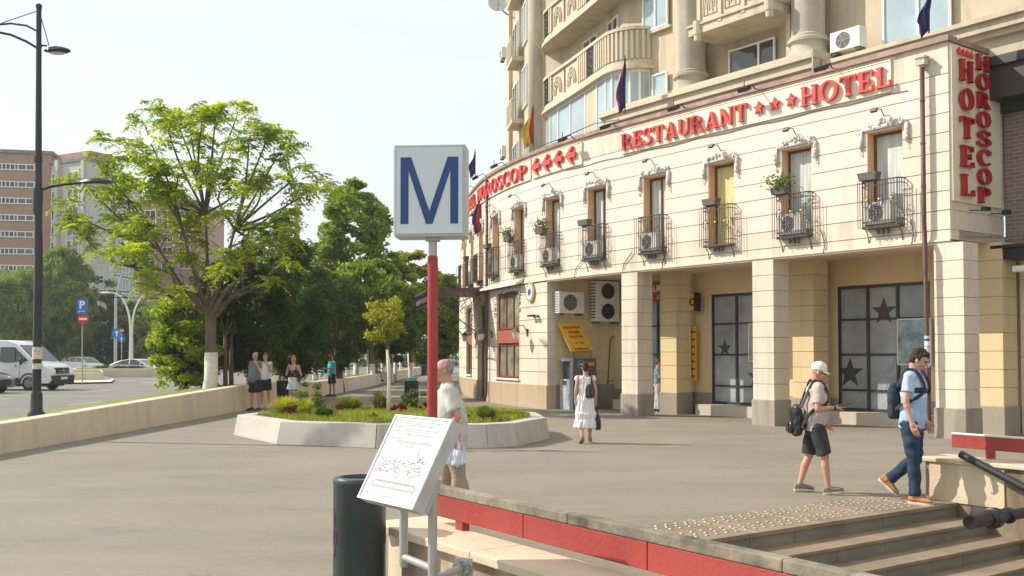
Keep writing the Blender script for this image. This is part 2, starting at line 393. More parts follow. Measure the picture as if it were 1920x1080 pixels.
# roof, soffit, back walls
rf=MB(); slab(rf,.3,SEND,.34,9,8.0,8.1); rf.build('roof',M['roofm'],hotel)
sf=MB(); slab(sf,0.0,13.55,.34,2.7,4.12,4.3); slab(sf,0.0,13.55,.0,.335,4.02,4.055); sf.build('soffit',M['soffit'],hotel)
def grooved(mb,s0,s1,t0,t1,z0,z1,n,mi=0,gm=1,g=.012):
    """square block of courses with a recessed joint between each"""
    h=(z1-z0)/n
    for k in range(n):
        a=z0+k*h; slab(mb,s0,s1,t0,t1,a+(g if k else 0),a+h,mi)
        if k: slab(mb,s0+g,s1-g,t0+g,t1-g,a,a+g,gm)
def pillar(s0,s1,t0,t1,plin='plinth'):
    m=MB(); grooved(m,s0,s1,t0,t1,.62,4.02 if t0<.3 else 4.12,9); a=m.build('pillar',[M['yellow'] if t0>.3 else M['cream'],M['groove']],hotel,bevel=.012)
    m=MB(); slab(m,s0-.03,s1+.03,t0-.03,t1+.03,-.02,.62); m.build('pillar_base',M[plin],a,bevel=.015)
for s0 in (-.27,4.5,9.19): pillar(s0,s0+.64,0.0,.59); pillar(s0,s0+.64,1.55,2.16)
bw=MB(); doors=[(1.93,4.45),(6.0,8.7),(10.3,12.6)]
for a,b in holes(-.6,13.6,doors):
    slab(bw,a,b,2.5,2.7,.62,3.46); slab(bw,a-0,b+0,2.49,2.7,-.02,.62,1)
slab(bw,-.6,13.6,2.5,2.7,3.46,4.12)
for s0 in (4.75,9.4): grooved(bw,s0,s0+.65,2.28,2.5,.62,4.12,9,0,2)
bw.build('arcade_back_wall',[M['yellow'],M['plinth'],M['groove']],hotel)
pc=MB()
for s0 in (4.75,): pc.hexa([FP(s0-.03,2.2,3.7),FP(s0+.7,2.2,3.7),FP(s0+.7,2.49,3.7),FP(s0-.03,2.49,3.7)],[FP(s0+.3,2.4,4.1),FP(s0+.36,2.4,4.1),FP(s0+.36,2.49,4.1),FP(s0+.3,2.49,4.1)])
pc.build('pilaster_cap',M['plinth'],hotel)
stp=MB()
for a,b in doors: slab(stp,a-.15,b+.15,1.95,2.49,-.02,.30)
stp.build('door_step',weathered('pale_door_step',(.55,.48,.38),(.35,.30,.25),.7,streak=False),hotel,bevel=.01)
M['dframe']=mat('anthracite_door_frame',(.035,.042,.05),.4,.1)
M['frost']=mat('frosted_dark_glazing',(.31,.33,.345),.38,.3,1.2,spec=.5,detail=10)
M['starb']=mat('brown_star_film',(.06,.05,.045),.35,.15); M['starl']=mat('grey_star_outline',(.34,.36,.38),.3)
# speckled film on the door glazing: scratches and small pale scuff marks
def glazed(a,b,nc,label=None):
    c=(a+b)/2; r,o=FA(c); P0=FP(c,2.56,0); wd=(b-a)/2; m=MB(); z0,z1=.31,3.45
    def bx(x0,x1,za,zb,d=.05): m.obox(P0+r*((x0+x1)/2)+UP*((za+zb)/2)+o*d/2,r,o,UP,(x1-x0)/2,d/2,(zb-za)/2)
    bx(-wd,wd,z1-.07,z1,.07); bx(-wd,wd,z0,z0+.07,.07)
    for k in range(nc+1):
        x=-wd+.035+(2*wd-.07)*k/nc; bx(x-.035,x+.035,z0+.07,z1-.07,.062)
    for zz in (.83,1.72,2.6): bx(-wd+.07,wd-.07,zz-.025,zz+.025,.055)
    f=m.build('glass_door',M['dframe'],hotel)
    p=MB(); p.obox(P0+UP*((z0+z1)/2)+o*.01,r,o,UP,wd-.03,.005,(z1-z0)/2-.03); p.build('pane',M['frost'],f)
    return f,P0+o*.018,r,o
def star(par,c,r,o,R_,mt,line=False):
    m=MB()
    if line:
        q=star_pts(R_); q=[c+r*x+UP*y for x,y in q]+[c+r*q[0][0]+UP*q[0][1]]; m.tube(q,.008,4,cap=False)
    else: m.prism([c+r*x+UP*y for x,y in star_pts(R_)],o*.004)
    m.build('star',M[mt],par)
rng=random.Random(5)
for a,b in doors:
    f,pz,r,o=glazed(a,b,3 if a<3 else 3)
    if a<3:
        star(f,pz+UP*2.78+r*.02,r,o,.36,'starb'); star(f,pz+UP*1.25-r*.95,r,o,.40,'starb'); star(f,pz+UP*1.18+r*.3,r,o,.45,'starl',True); star(f,pz+UP*2.0-r*.45,r,o,.4,'starl',True)
    elif a<7:
        star(f,pz+UP*1.9-r*.9,r,o,.27,'starb'); star(f,pz+UP*1.1+r*.25,r,o,.34,'starb'); star(f,pz+UP*2.2+r*.3,r,o,.35,'starl',True)
    m=MB()
    for k in range(260):
        x=rng.uniform(-1,1)*(b-a)*.47; z=rng.choice([rng.uniform(.45,3.2),rng.gauss(1.9,.5)]); z=min(max(z,.42),3.3); L=rng.uniform(.012,.05); an=rng.uniform(-1.2,1.2)
        q=(r*math.cos(an)+UP*math.sin(an)); n_=(UP*math.cos(an)-r*math.sin(an))
        m.obox(pz+r*x+UP*z-o*.006,q,n_,o,L,.009,.001)
    m.build('film_scuff',M['starl'],f)
# arcade end wall, ground floor of the left wing
ew=MB(); SW=13.55
def radial(s,t,z): return FP(s,t,z)
gz=[.75+.42*k for k in range(8)]+[4.02]
for za,zb in zip(gz[:-1],gz[1:]):
    slab(ew,SW,SW+.28,.345,4.2,za+.013,zb,0); slab(ew,SW+.012,SW+.27,.345,4.2,za,za+.013,2)
slab(ew,SW-.02,SW+.3,.345,4.2,-.02,.75,1); slab(ew,SW+.001,SW+.28,.345,4.2,4.02,4.2,0)
ew.build('arcade_end_wall',[M['yellow'],M['plinth'],M['groove']],hotel)
lw=MB(); gops=[(15.55,17.8,.92,3.88),(19.3,21.0,-.02,3.6),(22.6,24.4,.92,3.6)]
courses(lw,SW,SEND,gz,gops,mi=lambda s,z:0,gm=1)
for a,b in holes(SW,SEND,[(19.3,21.0)]): slab(lw,a,b,-.03,.33,-.02,.75,2)
slab(lw,SEND-.3,SEND,.345,6,-.02,8.2,0); lw.build('left_wing_wall',[M['cream'],M['groove'],M['plinth_tan']],hotel)
M['redwood']=mat('red_brown_wood',(.25,.045,.03),.4,.2,6)
M['glass_shop']=mat('shop_window_glass',(.20,.20,.14),.06,.6,1.4,spec=.9,detail=8)
window(hotel,16.675,.94,3.86,1.11,.16,frame='redwood',pane='glass_shop',mull=(-.35,.35),trans=(2.05,2.62))
window(hotel,23.5,.94,3.58,.88,.16,frame='redwood',pane='glass_shop',mull=(-.2,.35),trans=(2.05,2.6))
window(hotel,20.15,.02,3.58,.84,.25,frame='redwood',pane='glass',mull=(-.25,.25),trans=(2.2,),name='entrance_door')
ab=MB(); slab(ab,15.6,17.76,.03,.15,2.12,2.56); slab(ab,22.65,24.35,.03,.15,2.12,2.5); ab.each('shutter_box',mat('orange_red_fabric',(.32,.085,.045),.8,.3,20),hotel)
sl_=MB(); slab(sl_,15.5,17.85,-.08,.15,.86,.92); slab(sl_,22.55,24.45,-.08,.15,.86,.92); sl_.each('window_sill',M['white'],hotel)
aw=MB()
for k in range(1):
    aw.hexa([FP(15.2,-.30,4.02),FP(18.9,-.34,4.02),FP(18.9,-.03,4.12),FP(15.2,-.03,4.12)],[FP(15.2,-.30,4.09),FP(18.9,-.34,4.09),FP(18.9,-.03,4.24),FP(15.2,-.03,4.24)])
aw.build('awning_case',M['signp'],hotel,bevel=.01)
random.seed(3)
for c0,c1,z in ((15.5,17.9,3.92),(22.5,24.5,3.66)):
    om=MB(); slab(om,c0,c1,-.02,.0,z-.03,z+.03)
    for k in range(90):
        s=random.uniform(c0,c1); om.ell(FP(s,-random.uniform(0,.06),z+random.uniform(-.07,.08)),random.uniform(.02,.045),5,4)
    for s in (c0,c1):
        for k in range(30): om.ell(FP(s+random.uniform(-.07,.07),-random.uniform(0,.06),z-random.uniform(0,1.0)),random.uniform(.02,.04),5,4)
    om.build('stucco_garland',M['orn'],hotel)
# lattice entrance canopy over the door
cn=thing('entrance_canopy','dark wrought iron lattice canopy over the entrance door of the left wing','canopy',FP(20.2,0,0))
m=MB(); m.hexa([FP(18.9,-2.3,4.0),FP(22.4,-2.3,4.0),FP(22.4,-.05,4.0),FP(18.9,-.05,4.0)],[FP(18.9,-2.3,4.06),FP(22.4,-2.3,4.06),FP(22.4,-.05,4.2),FP(18.9,-.05,4.2)]); m.build('roof',M['pipe'],cn)
m=MB()
for s in (19.0,22.3):
    for k in range(9):
        t=-.15-.25*k; m.tube([FP(s,t,3.98),FP(s,t+.12,3.7),FP(s,t-.12,3.45),FP(s,t,3.3+.05*k)],.016,5)
    m.tube([FP(s,-2.2,3.98),FP(s,-1.5,3.3),FP(s,-.5,2.6),FP(s,-.1,2.0)],.025,6)
for k in range(15):
    s=19.0+.235*k; m.tube([FP(s,-2.25,3.98),FP(s+.1,-2.25,3.8),FP(s-.1,-2.25,3.62),FP(s,-2.25,3.5)],.016,5)
m.tube([FP(19,-2.25,3.5),FP(22.3,-2.25,3.5)],.02,5); m.build('lattice',M['iron'],cn)
def lantern(name,c,s,z,label):
    r,o=FA(s); t=thing(name,label,'wall lamp',FP(s,0,z),group='wall lanterns on the left wing')
    m=MB(); b=FP(s,0,z); m.obox(b+o*.015,r,o,UP,.05,.015,.12); m.tube([b+o*.02,b+o*.15+UP*.22,b+o*.36+UP*.22,b+o*.42+UP*.12],.016,6); m.build('bracket',M['iron'],t)
    m=MB(); c_=b+o*.42; m.lathe([(.03,-.22),(.085,-.2),(.13,.0),(.13,.01)],c_,8); m.build('lantern_glass',mat('lantern_glass',(.62,.58,.45),.3),t)
    m=MB(); m.lathe([(.15,.01),(.06,.12),(.02,.16)],c_,8); m.build('lantern_cap',M['iron'],t)
lantern('wall_lantern',0,14.9,2.45,'small iron wall lantern between the corner and the tall shop window of the hotel')
lantern('wall_lantern',0,18.35,2.45,'small iron wall lantern by the downpipe left of the tall shop window')
lantern('wall_lantern',0,21.6,2.45,'small iron wall lantern beyond the hotel entrance door, leftmost of the three')
# emblem, downpipes
m=MB(); r,o=FA(14.6); b=FP(14.6,0,3.75); vs=[]
m.prism([b+o*.02+r*(.27*math.cos(a))+UP*(.33*math.sin(a)) for a in [i*math.pi/12 for i in range(24)]],o*.05)
m.prism([b+o*.07+r*(.20*math.cos(a))+UP*(.25*math.sin(a)) for a in [i*math.pi/12 for i in range(24)]],o*.012,1)
m.prism([b+o*.082+r*x+UP*y for x,y in star_pts(.16,.07,8)],o*.01,2)
tag(m.build('emblem_plaque',[M['gold'],M['white'],mat('emblem_blue',(.04,.06,.25),.5)],None),'oval gilt plaque with a dark blue star emblem beside the corner of the hotel','sign')
def downpipe(pts,rr,label):
    t=thing('downpipe',label,'drainpipe',pts[-1]); m=MB(); m.tube(pts,rr,10); m.build('pipe',M['pipe'],t,smooth=True)
    z=pts[-1][2]+.6
    while z<pts[0][2]-.3:
        m=MB()
        for a,b_ in zip(pts[:-1],pts[1:]):
            if b_[2]<=z<=a[2] and a[2]-b_[2]>.8:
                q=Vector(a).lerp(Vector(b_),(a[2]-z)/(a[2]-b_[2])); m.lathe([(rr+.008,-.02),(rr+.008,.02)],q,10)
        if m.v: m.build('clamp',M['iron'],t)
        z+=.9
    return t
D=downpipe([FP(.50,-.13,7.75),FP(.50,-.13,4.5),FP(.50,-.11,4.2),FP(.46,-.18,4.0),FP(.42,-.18,.35),FP(.46,-.20,.22),FP(.58,-.26,.14)],.048,'tall brown downpipe at the right corner of the hotel beside the corner pillar')
m=MB(); r,o=FA(0); m.obox(FP(.50,-.13,7.86),r,o,UP,.10,.08,.07); m.obox(FP(.50,-.13,7.95),r,o,UP,.12,.10,.02); m.build('hopper',mat('zinc',(.42,.42,.38),.5,.2,9),D)
pbp=mat('pale_blue_paper',(.5,.55,.65),.7)
for z,hh,k in ((1.95,.05,0),(1.82,.07,1),(1.66,.05,0),(2.08,.03,1),(1.5,.04,1)): m=MB(); m.lathe([(.054,-hh),(.054,hh)],FP(.435,-.18,z),10); m.build('torn_sticker',pbp if k else M['white'],D)
downpipe([FP(18.75,-.1,8.1),FP(18.75,-.1,4.4),FP(18.75,-.12,.35),FP(18.7,-.2,.05)],.055,'slim dark downpipe on the left wing between shop window and entrance')
def smoothpts_(p): return p
# ---------------------------------------------------------------- lettering for the hotel signs: slab-serif block letters
def ring(cx,cy,rx,ry,tx,ty,a0=0,a1=360,n=22):
    a=[R(a0+(a1-a0)*i/n) for i in range(n+1)]
    out=[(cx+rx*math.cos(q),cy+ry*math.sin(q)) for q in a]; inn=[(cx+(rx-tx)*math.cos(q),cy+(ry-ty)*math.sin(q)) for q in a]
    return [[out[i],out[i+1],inn[i+1],inn[i]] for i in range(n)]
def rect(x0,y0,x1,y1): return [[(x0,y0),(x1,y0),(x1,y1),(x0,y1)]]
TH,TN,SE=.17,.085,.07
def glyph(ch):
    st=lambda x:rect(x,0,x+TH,1); sf=lambda x,y:rect(x-SE,y,x+TH+SE,y+TN*.8)
    if ch=='H': return .86,st(.07)+st(.62)+rect(.24,.46,.62,.56)+sf(.07,-.0)+sf(.07,.93)+sf(.62,0)+sf(.62,.93)
    if ch=='O': return .92,ring(.46,.5,.46,.53,.18,.09)
    if ch=='T': return .78,st(.305)+rect(.0,.9,.78,1)+rect(0,.74,.07,.9)+rect(.71,.74,.78,.9)+sf(.305,0)
    if ch=='E': return .72,st(.07)+rect(.0,.91,.66,1)+rect(0,0,.68,.09)+rect(.24,.46,.5,.55)+rect(.6,.75,.66,.91)+rect(.61,.09,.68,.27)+rect(.46,.37,.52,.64)
    if ch=='L': return .70,st(.07)+sf(.07,.93)+rect(0,0,.66,.09)+rect(.59,.09,.66,.3)
    if ch=='R': return .84,st(.07)+sf(.07,0)+rect(0,.93,.3,1)+ring(.34,.735,.34,.265,.17,.08,-90,90,12)+rect(.24,.92,.34,1)+rect(.24,.47,.34,.55)+[[(.36,.5),(.54,.5),(.84,.0),(.62,.0)]]
    if ch=='P': return .74,st(.07)+sf(.07,0)+rect(0,.93,.3,1)+ring(.34,.72,.34,.28,.17,.08,-90,90,12)+rect(.24,.92,.34,1)+rect(.24,.44,.34,.52)
    if ch=='S': return .64,ring(.32,.74,.30,.28,.13,.10,35,270,14)+ring(.32,.27,.32,.29,.15,.11,-145,90,14)+rect(.54,.72,.60,.98)+rect(.0,.02,.06,.28)
    if ch=='C': return .82,ring(.46,.5,.46,.53,.18,.09,42,318,20)+rect(.73,.68,.80,.97)
    if ch=='U': return .86,rect(.07,.3,.24,1)+rect(.66,.3,.76,1)+ring(.415,.32,.345,.34,.15,.1,180,360,14)+sf(.07,.93)+rect(.57,.93,.85,1)
    if ch=='A': return .9,[[(.10,0),(.20,0),(.46,.98),(.40,.98)],[(.36,1.0),(.52,1.0),(.82,0),(.62,0)]]+rect(.26,.3,.66,.38)+rect(.02,0,.3,.06)+rect(.54,0,.9,.06)
    if ch=='N': return .9,rect(.1,0,.19,1)+rect(.7,0,.79,1)+[[(.02,1),(.24,1),(.79,.0),(.62,0)]]+rect(.0,0,.3,.06)+rect(.6,.94,.9,1)
    return .4,[]
def letter(par,ch,base,r,o,h,dep=.09,xs=1.0,upv=None,mt='redface'):
    w_,ps=glyph(ch); m=MB(); k=0; uv=upv or UP
    for q in ps:
        k+=1; d=dep+.0015*(k%5); a=[base+r*(x*h*xs)+uv*(y*h) for x,y in q]
        m.prism([p_+o*.02 for p_ in a],o*(d-.02))
    m.build('letter',M[mt],par); return w_*h*xs
def arcword(par,word,s,z,h,xs,gap=.1,slope=0):
    """letters set along the facade from picture-left to picture-right (s falls)"""
    for ch in word:
        w_,_=glyph(ch); ww=w_*h*xs; r,o=FA(s-ww/2)
        letter(par,ch,FP(s,-.045,z),r,o,h,xs=xs); s-=ww+gap*h
    return s
def arcword_between(par,word,s0,s1,z,h,gap=.12):
    tot=sum(glyph(c)[0]*h for c in word); xs=(s0-s1-gap*h*(len(word)-1))/tot; arcword(par,word,s0,z,h,xs,gap)
def sign_panel(par,s0,s1,z0,z1):
    m=MB(); slab(m,s0,s1,-.045,-.004,z0,z1); slab(m,s0,s1,-.06,-.045,z0,z0+.025); slab(m,s0,s1,-.06,-.045,z1-.025,z1); m.build('backing_panel',M['signp'],par)
def flood(par,s,z=8.22):
    m=MB(); r,o=FA(s); m.tube([FP(s,-.05,z),FP(s,-.2,z+.12),FP(s,-.42,z+.02)],.015,5); b=FP(s,-.5,z-.04)
    m.obox(b,r,(o-UP*.5).normalized(),(UP+o*.5).normalized(),.14,.09,.05); m.tube([b+UP*.05,b+UP*.22],.012,5); m.build('floodlight',M['black'],par)
sg=thing('restaurant_hotel_sign','long panel with raised red letters RESTAURANT, three stars, HOTEL above the arcade','sign',FP(5,0,7.4))
sign_panel(sg,1.28,9.75,7.42,8.12)
def s_at(u):   # facade s seen at picture column u on the straight front
    k=(u-960)/1867; return (9.01-20.4*k)/(.6+.8*k)
arcword_between(sg,'RESTAURANT',s_at(1172)-.0,s_at(1409),7.52,.44)
for u in (1431,1461,1492):
    s=s_at(u); r,o=FA(s); m=MB(); m.prism([FP(s,-.06,7.75)+r*x+UP*y for x,y in star_pts(.17,.07)],o*.07); m.build('star',M['redface'],sg)
arcword_between(sg,'HOTEL',s_at(1511),s_at(1683),7.52,.46)
for u in (1290,1424,1570,1160): flood(sg,s_at(u))
sg2=thing('arrow_sign','short panel with four red arrows pointing left above the curved corner','sign',FP(12.7,0,7.4))
sign_panel(sg2,11.55,14.45,7.42,8.1)
for k in range(4):
    s=14.1-.69*k; r,o=FA(s); b=FP(s,-.06,7.76); q=[(-.28,0),(.05,.27),(.13,.25),(-.02,.08),(.24,.08),(.24,-.08),(-.02,-.08),(.13,-.25),(.05,-.27)]
    m=MB(); m.prism([b+r*x+UP*y for x,y in q],o*.08); m.build('arrow',M['redface'],sg2)
flood(sg2,11.9)
sg3=thing('horoscop_sign','curved panel with raised red letters HOTEL HOROSCOP at the far left of the facade','sign',FP(18,0,7.4))
sign_panel(sg3,14.6,24.6,7.42,8.1)
arcword_between(sg3,'HOROSCOP',20.4,14.75,7.52,.46,.1); arcword_between(sg3,'HOTEL',24.4,20.9,7.52,.46,.1)
for s in (16.6,18.9,21.5): flood(sg3,s)
# flank sign: HOTEL and HOROSCOP one letter under another
e_=Vector((.8,.6,0)); on=Vector((.6,-.8,0))
fs_=thing('flank_sign','tall pale panel with red letters HOTEL and HOROSCOP running down the right corner','sign',FP(0,1,4.9))
m=MB(); m.obox(FP(0,1.02,6.52)+on*.03,e_,on,UP,.98,.026,1.63); m.build('backing_panel',M['signp'],fs_)
def onflank(u):  # distance along the flank seen at picture column u
    k=(u-960)/1867; return (20.4*k-9.01)/(.8-.6*k)
x0=onflank(1795); 
for i,ch in enumerate('HOTEL'):
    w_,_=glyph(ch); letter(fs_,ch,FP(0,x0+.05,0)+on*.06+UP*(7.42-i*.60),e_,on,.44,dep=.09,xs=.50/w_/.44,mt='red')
x1=onflank(1827)
for i,ch in enumerate('HOROSCOP'):
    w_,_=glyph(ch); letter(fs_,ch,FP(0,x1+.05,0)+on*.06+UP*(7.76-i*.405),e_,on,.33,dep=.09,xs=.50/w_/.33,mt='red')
for k in range(4):
    m=MB(); b=FP(0,x0+.06+k*.16,8.02)+on*.07; m.prism([b+e_*x+UP*y for x,y in star_pts(.085,.036)],on*.05); m.build('star',M['redface'],fs_)
for t in (.75,1.6): m=MB(); m.tube([FP(0,t,4.75)+on*.02,FP(0,t,4.72)+on*.3],.012,5); m.obox(FP(0,t,4.74)+on*.36,e_,on,UP,.09,.06,.04); m.build('floodlight',M['black'],fs_)
# ---------------------------------------------------------------- AC units
def make_ac(name='ac_unit',wd=.42,h=.56,dp=.28,fans=1,label='',group=None):
    t=thing(name,label,'air conditioner'); local(t)
    if group: t['group']=group
    m=MB(); m.box(-wd,wd,-dp/2,dp/2,0,h); m.build('casing',M['acw'],t,bevel=.012)
    m=MB(); fx=-.12*wd if fans==1 else 0; rr=min(wd*.55,h/fans*.40)
    for k in range(fans):
        cz=h*(k+.5)/fans; m.prism([(fx+rr*math.cos(a),-dp/2-.004,cz+rr*math.sin(a)) for a in [i*math.pi/12 for i in range(24)]],(0,.003,0),0)
    g=m.build('fan',M['dark'],t)
    m=MB()
    for k in range(fans):
        cz=h*(k+.5)/fans
        for q in (.35,.6,.82,1.0): m.tube([(fx+rr*q*math.cos(a),-dp/2-.014,cz+rr*q*math.sin(a)) for a in [i*math.pi/10 for i in range(21)]],.004,4,cap=False)
        for a in range(6): m.tube([(fx,-dp/2-.014,cz),(fx+rr*math.cos(a*math.pi/3),-dp/2-.014,cz+rr*math.sin(a*math.pi/3))],.004,4)
    m.build('fan_guard',M['iron'] if fans>1 else M['acw'],t)
    m=MB(); m.box(-wd*.95,-wd*.6,-dp*.4,dp*.4,-.06,-.001); m.box(wd*.6,wd*.95,-dp*.4,dp*.4,-.06,-.001); m.each('foot',M['iron'],t)
    m=MB(); 
    for k in range(12): m.box(-wd-.004,-wd-.001,-dp*.42,dp*.42,h*(.08+.075*k),h*(.11+.075*k))
    m.build('side_louvre',M['iron'],t)
    return t
def orient(s): r,o=FA(s); return math.atan2(r.y,r.x)
grp='air conditioners on the hotel window balconies'
names={0:'white air conditioner on the balcony nearest the downpipe at the right corner',1:'white air conditioner on the second balcony from the right, below a potted plant',
3:'white air conditioner on the fourth balcony from the right, above the arcade',4:'white air conditioner on the fifth balcony from the right with a grey planter above it',5:'white air conditioner on the balcony just left of the arcade, sixth from the right',
6:'narrow-looking air conditioner on the seventh balcony, round the curve',7:'air conditioner on the eighth balcony beside the thin downpipe',9:'air conditioner on the balcony over the entrance canopy'}
ac0=None
for i,lb in names.items():
    if ac0 is None: ac0=make_ac(group=grp); a=ac0
    else: a=copy_tree(ac0)
    r,o=FA(WIN[i]); a.scale=(.78,.72,.86); place(a,FP(WIN[i],-.085,4.56)-r*.08,orient(WIN[i]),lb,grp)
r,o=Vector((.8,.6,0)),Vector((.6,-.8,0))
# on the arcade end wall
def on_end(t,z,off=0): 
    p=FP(SW,t,z); rr,oo=FA(SW); return p+rr*off
inn=-FA(SW)[1]; fo=FA(SW)[0]
a=make_ac('wall_ac_unit',.42,.62,.28,1,'single-fan white air conditioner on the arcade end wall above the yellow exchange sign'); a.scale=(1.1,1.1,1.1); place(a,on_end(.66,3.02,.25),math.atan2(inn.y,inn.x))
a=make_ac('large_ac_unit',.45,1.3,.34,2,'tall two-fan air conditioner hung high on the arcade end wall'); place(a,on_end(1.98,2.78,.3),math.atan2(inn.y,inn.x))
m=MB(); q=on_end(2.6,2.6,.05); m.tube([on_end(2.9,2.7,.04),on_end(2.35,2.2,.04),on_end(2.25,.75,.04)],.018,6); m.tube([on_end(2.75,2.3,.03),on_end(2.78,1.3,.03),on_end(2.6,.9,.03),on_end(2.3,.85,.03)],.014,6); m.obox(on_end(2.6,1.95,.05),inn,fo,UP,.09,.04,.12)
tag(m.build('conduit',M['pipe'],None),'thin conduit pipes and junction box below the two-fan air conditioner','pipe')
# ---------------------------------------------------------------- planters on the balconies
def make_pot(kind):
    t=thing('flower_box','','planter'); local(t)
    m=MB(); m.hexa([(-.20,-.09,0),(.20,-.09,0),(.20,.09,0),(-.20,.09,0)],[(-.24,-.11,.17),(.24,-.11,.17),(.24,.11,.17),(-.24,.11,.17)]); m.build('box',M['terr'],t,bevel=.008)
    if kind:
        V=[];rg=np.random.default_rng(kind)
        for k in range(260):
            c=rg.normal(0,1,3)*np.array([.17,.12,.10])+np.array([0,-.02,.30]); a=rg.normal(0,1,3); a/=np.linalg.norm(a); b=np.cross(a,rg.normal(0,1,3)); b/=np.linalg.norm(b)
            V+= [c-a*.045,c+b*.022,c+a*.045,c-b*.022]
        quadmesh('foliage',np.array(V),[M['leaf_g']],t)
    else:
        m=MB(); m.box(-.21,.21,-.09,.09,.171,.176); m.build('soil',M['soil'],t)
    return t
for i,kind,lb,off in ((0,0,'empty grey flower box on the railing of the balcony nearest the corner pillar',-.25),(1,2,'flower box with leafy green and red plant on the second balcony from the right',-.3),(2,0,'empty dark flower box on the balcony with the yellow curtain',-.15),
    (4,0,'empty grey flower box on the fifth balcony from the right',-.3),(5,3,'flower box with orange-green plant on the sixth balcony, by the arcade end',-.35),(6,4,'flower box with bright light green plant on the balcony round the curve',-.4),(7,0,'small dark flower box on the balcony right of the thin downpipe',-.35),(9,0,'small dark flower box on the balcony above the canopy',-.3)):
    t=make_pot(kind); r,o=FA(WIN[i]); place(t,FP(WIN[i],-.21,5.52)+r*off,orient(WIN[i]),lb,'flower boxes on the balcony railings')

# loose cables along the foot of the balconies and under the soffit edge
for a_,b_ in ((9.35,9.7),(8.0,8.15),(11.5,11.9),(3.1,3.0),(.85,.8)):
    m=MB(); m.tube(smoothpts_([FP(a_,-.05,4.6),FP((a_+b_)/2,-.04,4.42),FP(b_,-.03,4.3),FP(b_+.05,-.03,4.05)]),.012,5); m.build('cable',M['iron'],hotel)
m=MB(); m.tube([FP(.9+.5*k,-.015,7.36+.02*math.sin(k*1.7)) for k in range(24)],.009,4); m.build('cable',M['iron'],hotel)
# grime streaks below each balcony: stained render patches with their own outline
# ================================================================ adjacent brick building on the right
M['brick']=bpy.data.materials.new('brown_brick'); M['brick'].use_nodes=True
n=M['brick'].node_tree; b=n.nodes['Principled BSDF']; t=n.nodes.new('ShaderNodeTexCoord'); mpn=n.nodes.new('ShaderNodeMapping'); mpn.inputs['Rotation'].default_value=(R(90),0,R(53.13))
br=n.nodes.new('ShaderNodeTexBrick'); br.inputs['Scale'].default_value=1; br.inputs['Brick Width'].default_value=.26; br.inputs['Row Height'].default_value=.085; br.inputs['Mortar Size'].default_value=.012
br.inputs['Color1'].default_value=(.21,.145,.12,1); br.inputs['Color2'].default_value=(.27,.19,.165,1); br.inputs['Mortar'].default_value=(.30,.26,.22,1)
cx=n.nodes.new('ShaderNodeVectorMath'); cx.operation='DOT_PRODUCT'; cx.inputs[1].default_value=(.6,-.8,0); sx=n.nodes.new('ShaderNodeSeparateXYZ'); cb=n.nodes.new('ShaderNodeCombineXYZ')
n.links.new(t.outputs['Object'],cx.inputs[0]); n.links.new(t.outputs['Object'],sx.inputs[0]); n.links.new(cx.outputs['Value'],cb.inputs[0]); n.links.new(sx.outputs['Z'],cb.inputs[1])
n.links.new(cb.outputs[0],br.inputs['Vector']); n.links.new(br.outputs['Color'],b.inputs['Base Color']); b.inputs['Roughness'].default_value=.85
bb=thing('brick_building','brown brick building with black metal cornice beside the right end of the hotel','building',FP(-.5,2.2,0))
m=MB(); slab(m,-14,-.02,2.22,8,4.05,7.2); m.build('brick_wall',M['brick'],bb)
m=MB(); slab(m,-14,.12,1.55,8,7.2,8.0); slab(m,-14,.16,1.45,8.05,7.9,8.1); slab(m,-14,.02,2.0,2.22,7.0,7.2); m.build('cornice',mat('dark_grey_cornice',(.045,.043,.042),.5,.2,4),bb)
m=MB(); slab(m,-14,-.02,1.6,2.22,3.75,4.0); slab(m,-14,-.02,1.55,2.22,3.98,4.05); m.build('awning',M['black'],bb)
m=MB(); grooved(m,-3.2,-.3,2.25,2.8,0,3.75,9); slab(m,-14,-3.2,2.25,2.8,0,3.75); m.build('ground_floor_wall',[M['cream'],M['groove']],bb)
m=MB(); slab(m,-3,-.95,2.14,2.245,.4,1.1,0); slab(m,-3,-.95,2.12,2.245,1.1,1.16,0); m.build('sill_wall',M['cream'],bb)
m=MB(); slab(m,-3,-.9,2.16,2.24,1.3,3.4); m.build('window',M['glass'],bb)
m=MB(); m.tube([FP(-.6,2.0,3.55),FP(-.75,1.7,3.45)],.02,6); q=FP(-.8,1.55,3.5); m.obox(q,(.6,-.8,0),(.8,.6,0),UP,.16,.3,.06); m.build('security_camera',M['acw'],bb)
# ================================================================ apartment block rising above the hotel
M['apt']=weathered('old_beige_render',(.60,.50,.36),(.36,.30,.22),.85,big=.5,amount=.75)
M['col']=weathered('grey_column_render',(.52,.46,.36),(.30,.27,.22),.85,big=.8,amount=.85)
M['mold']=weathered('light_moulding',(.62,.54,.40),(.38,.33,.26),.85,amount=.7)
apt=thing('apartment_block','weathered beige apartment block with round columns and curved balconies above the hotel','building',FP(8,2.2,8))
TB=2.3
path=[FP(-16,TB),FP(4.5,TB),FP(10.6,TB)]
bow=[Vector((4.43,30.55)),Vector((3.95,30.45)),Vector((3.45,30.6)),Vector((3.05,31.0)),Vector((2.78,31.7)),Vector((2.35,33.0)),Vector((1.72,34.8)),Vector((1.3,36.0)),Vector((1.2,36.6)),Vector((1.35,37.2)),Vector((1.8,37.6))]
bow=[Vector((p.x,p.y,0)) for p in bow]
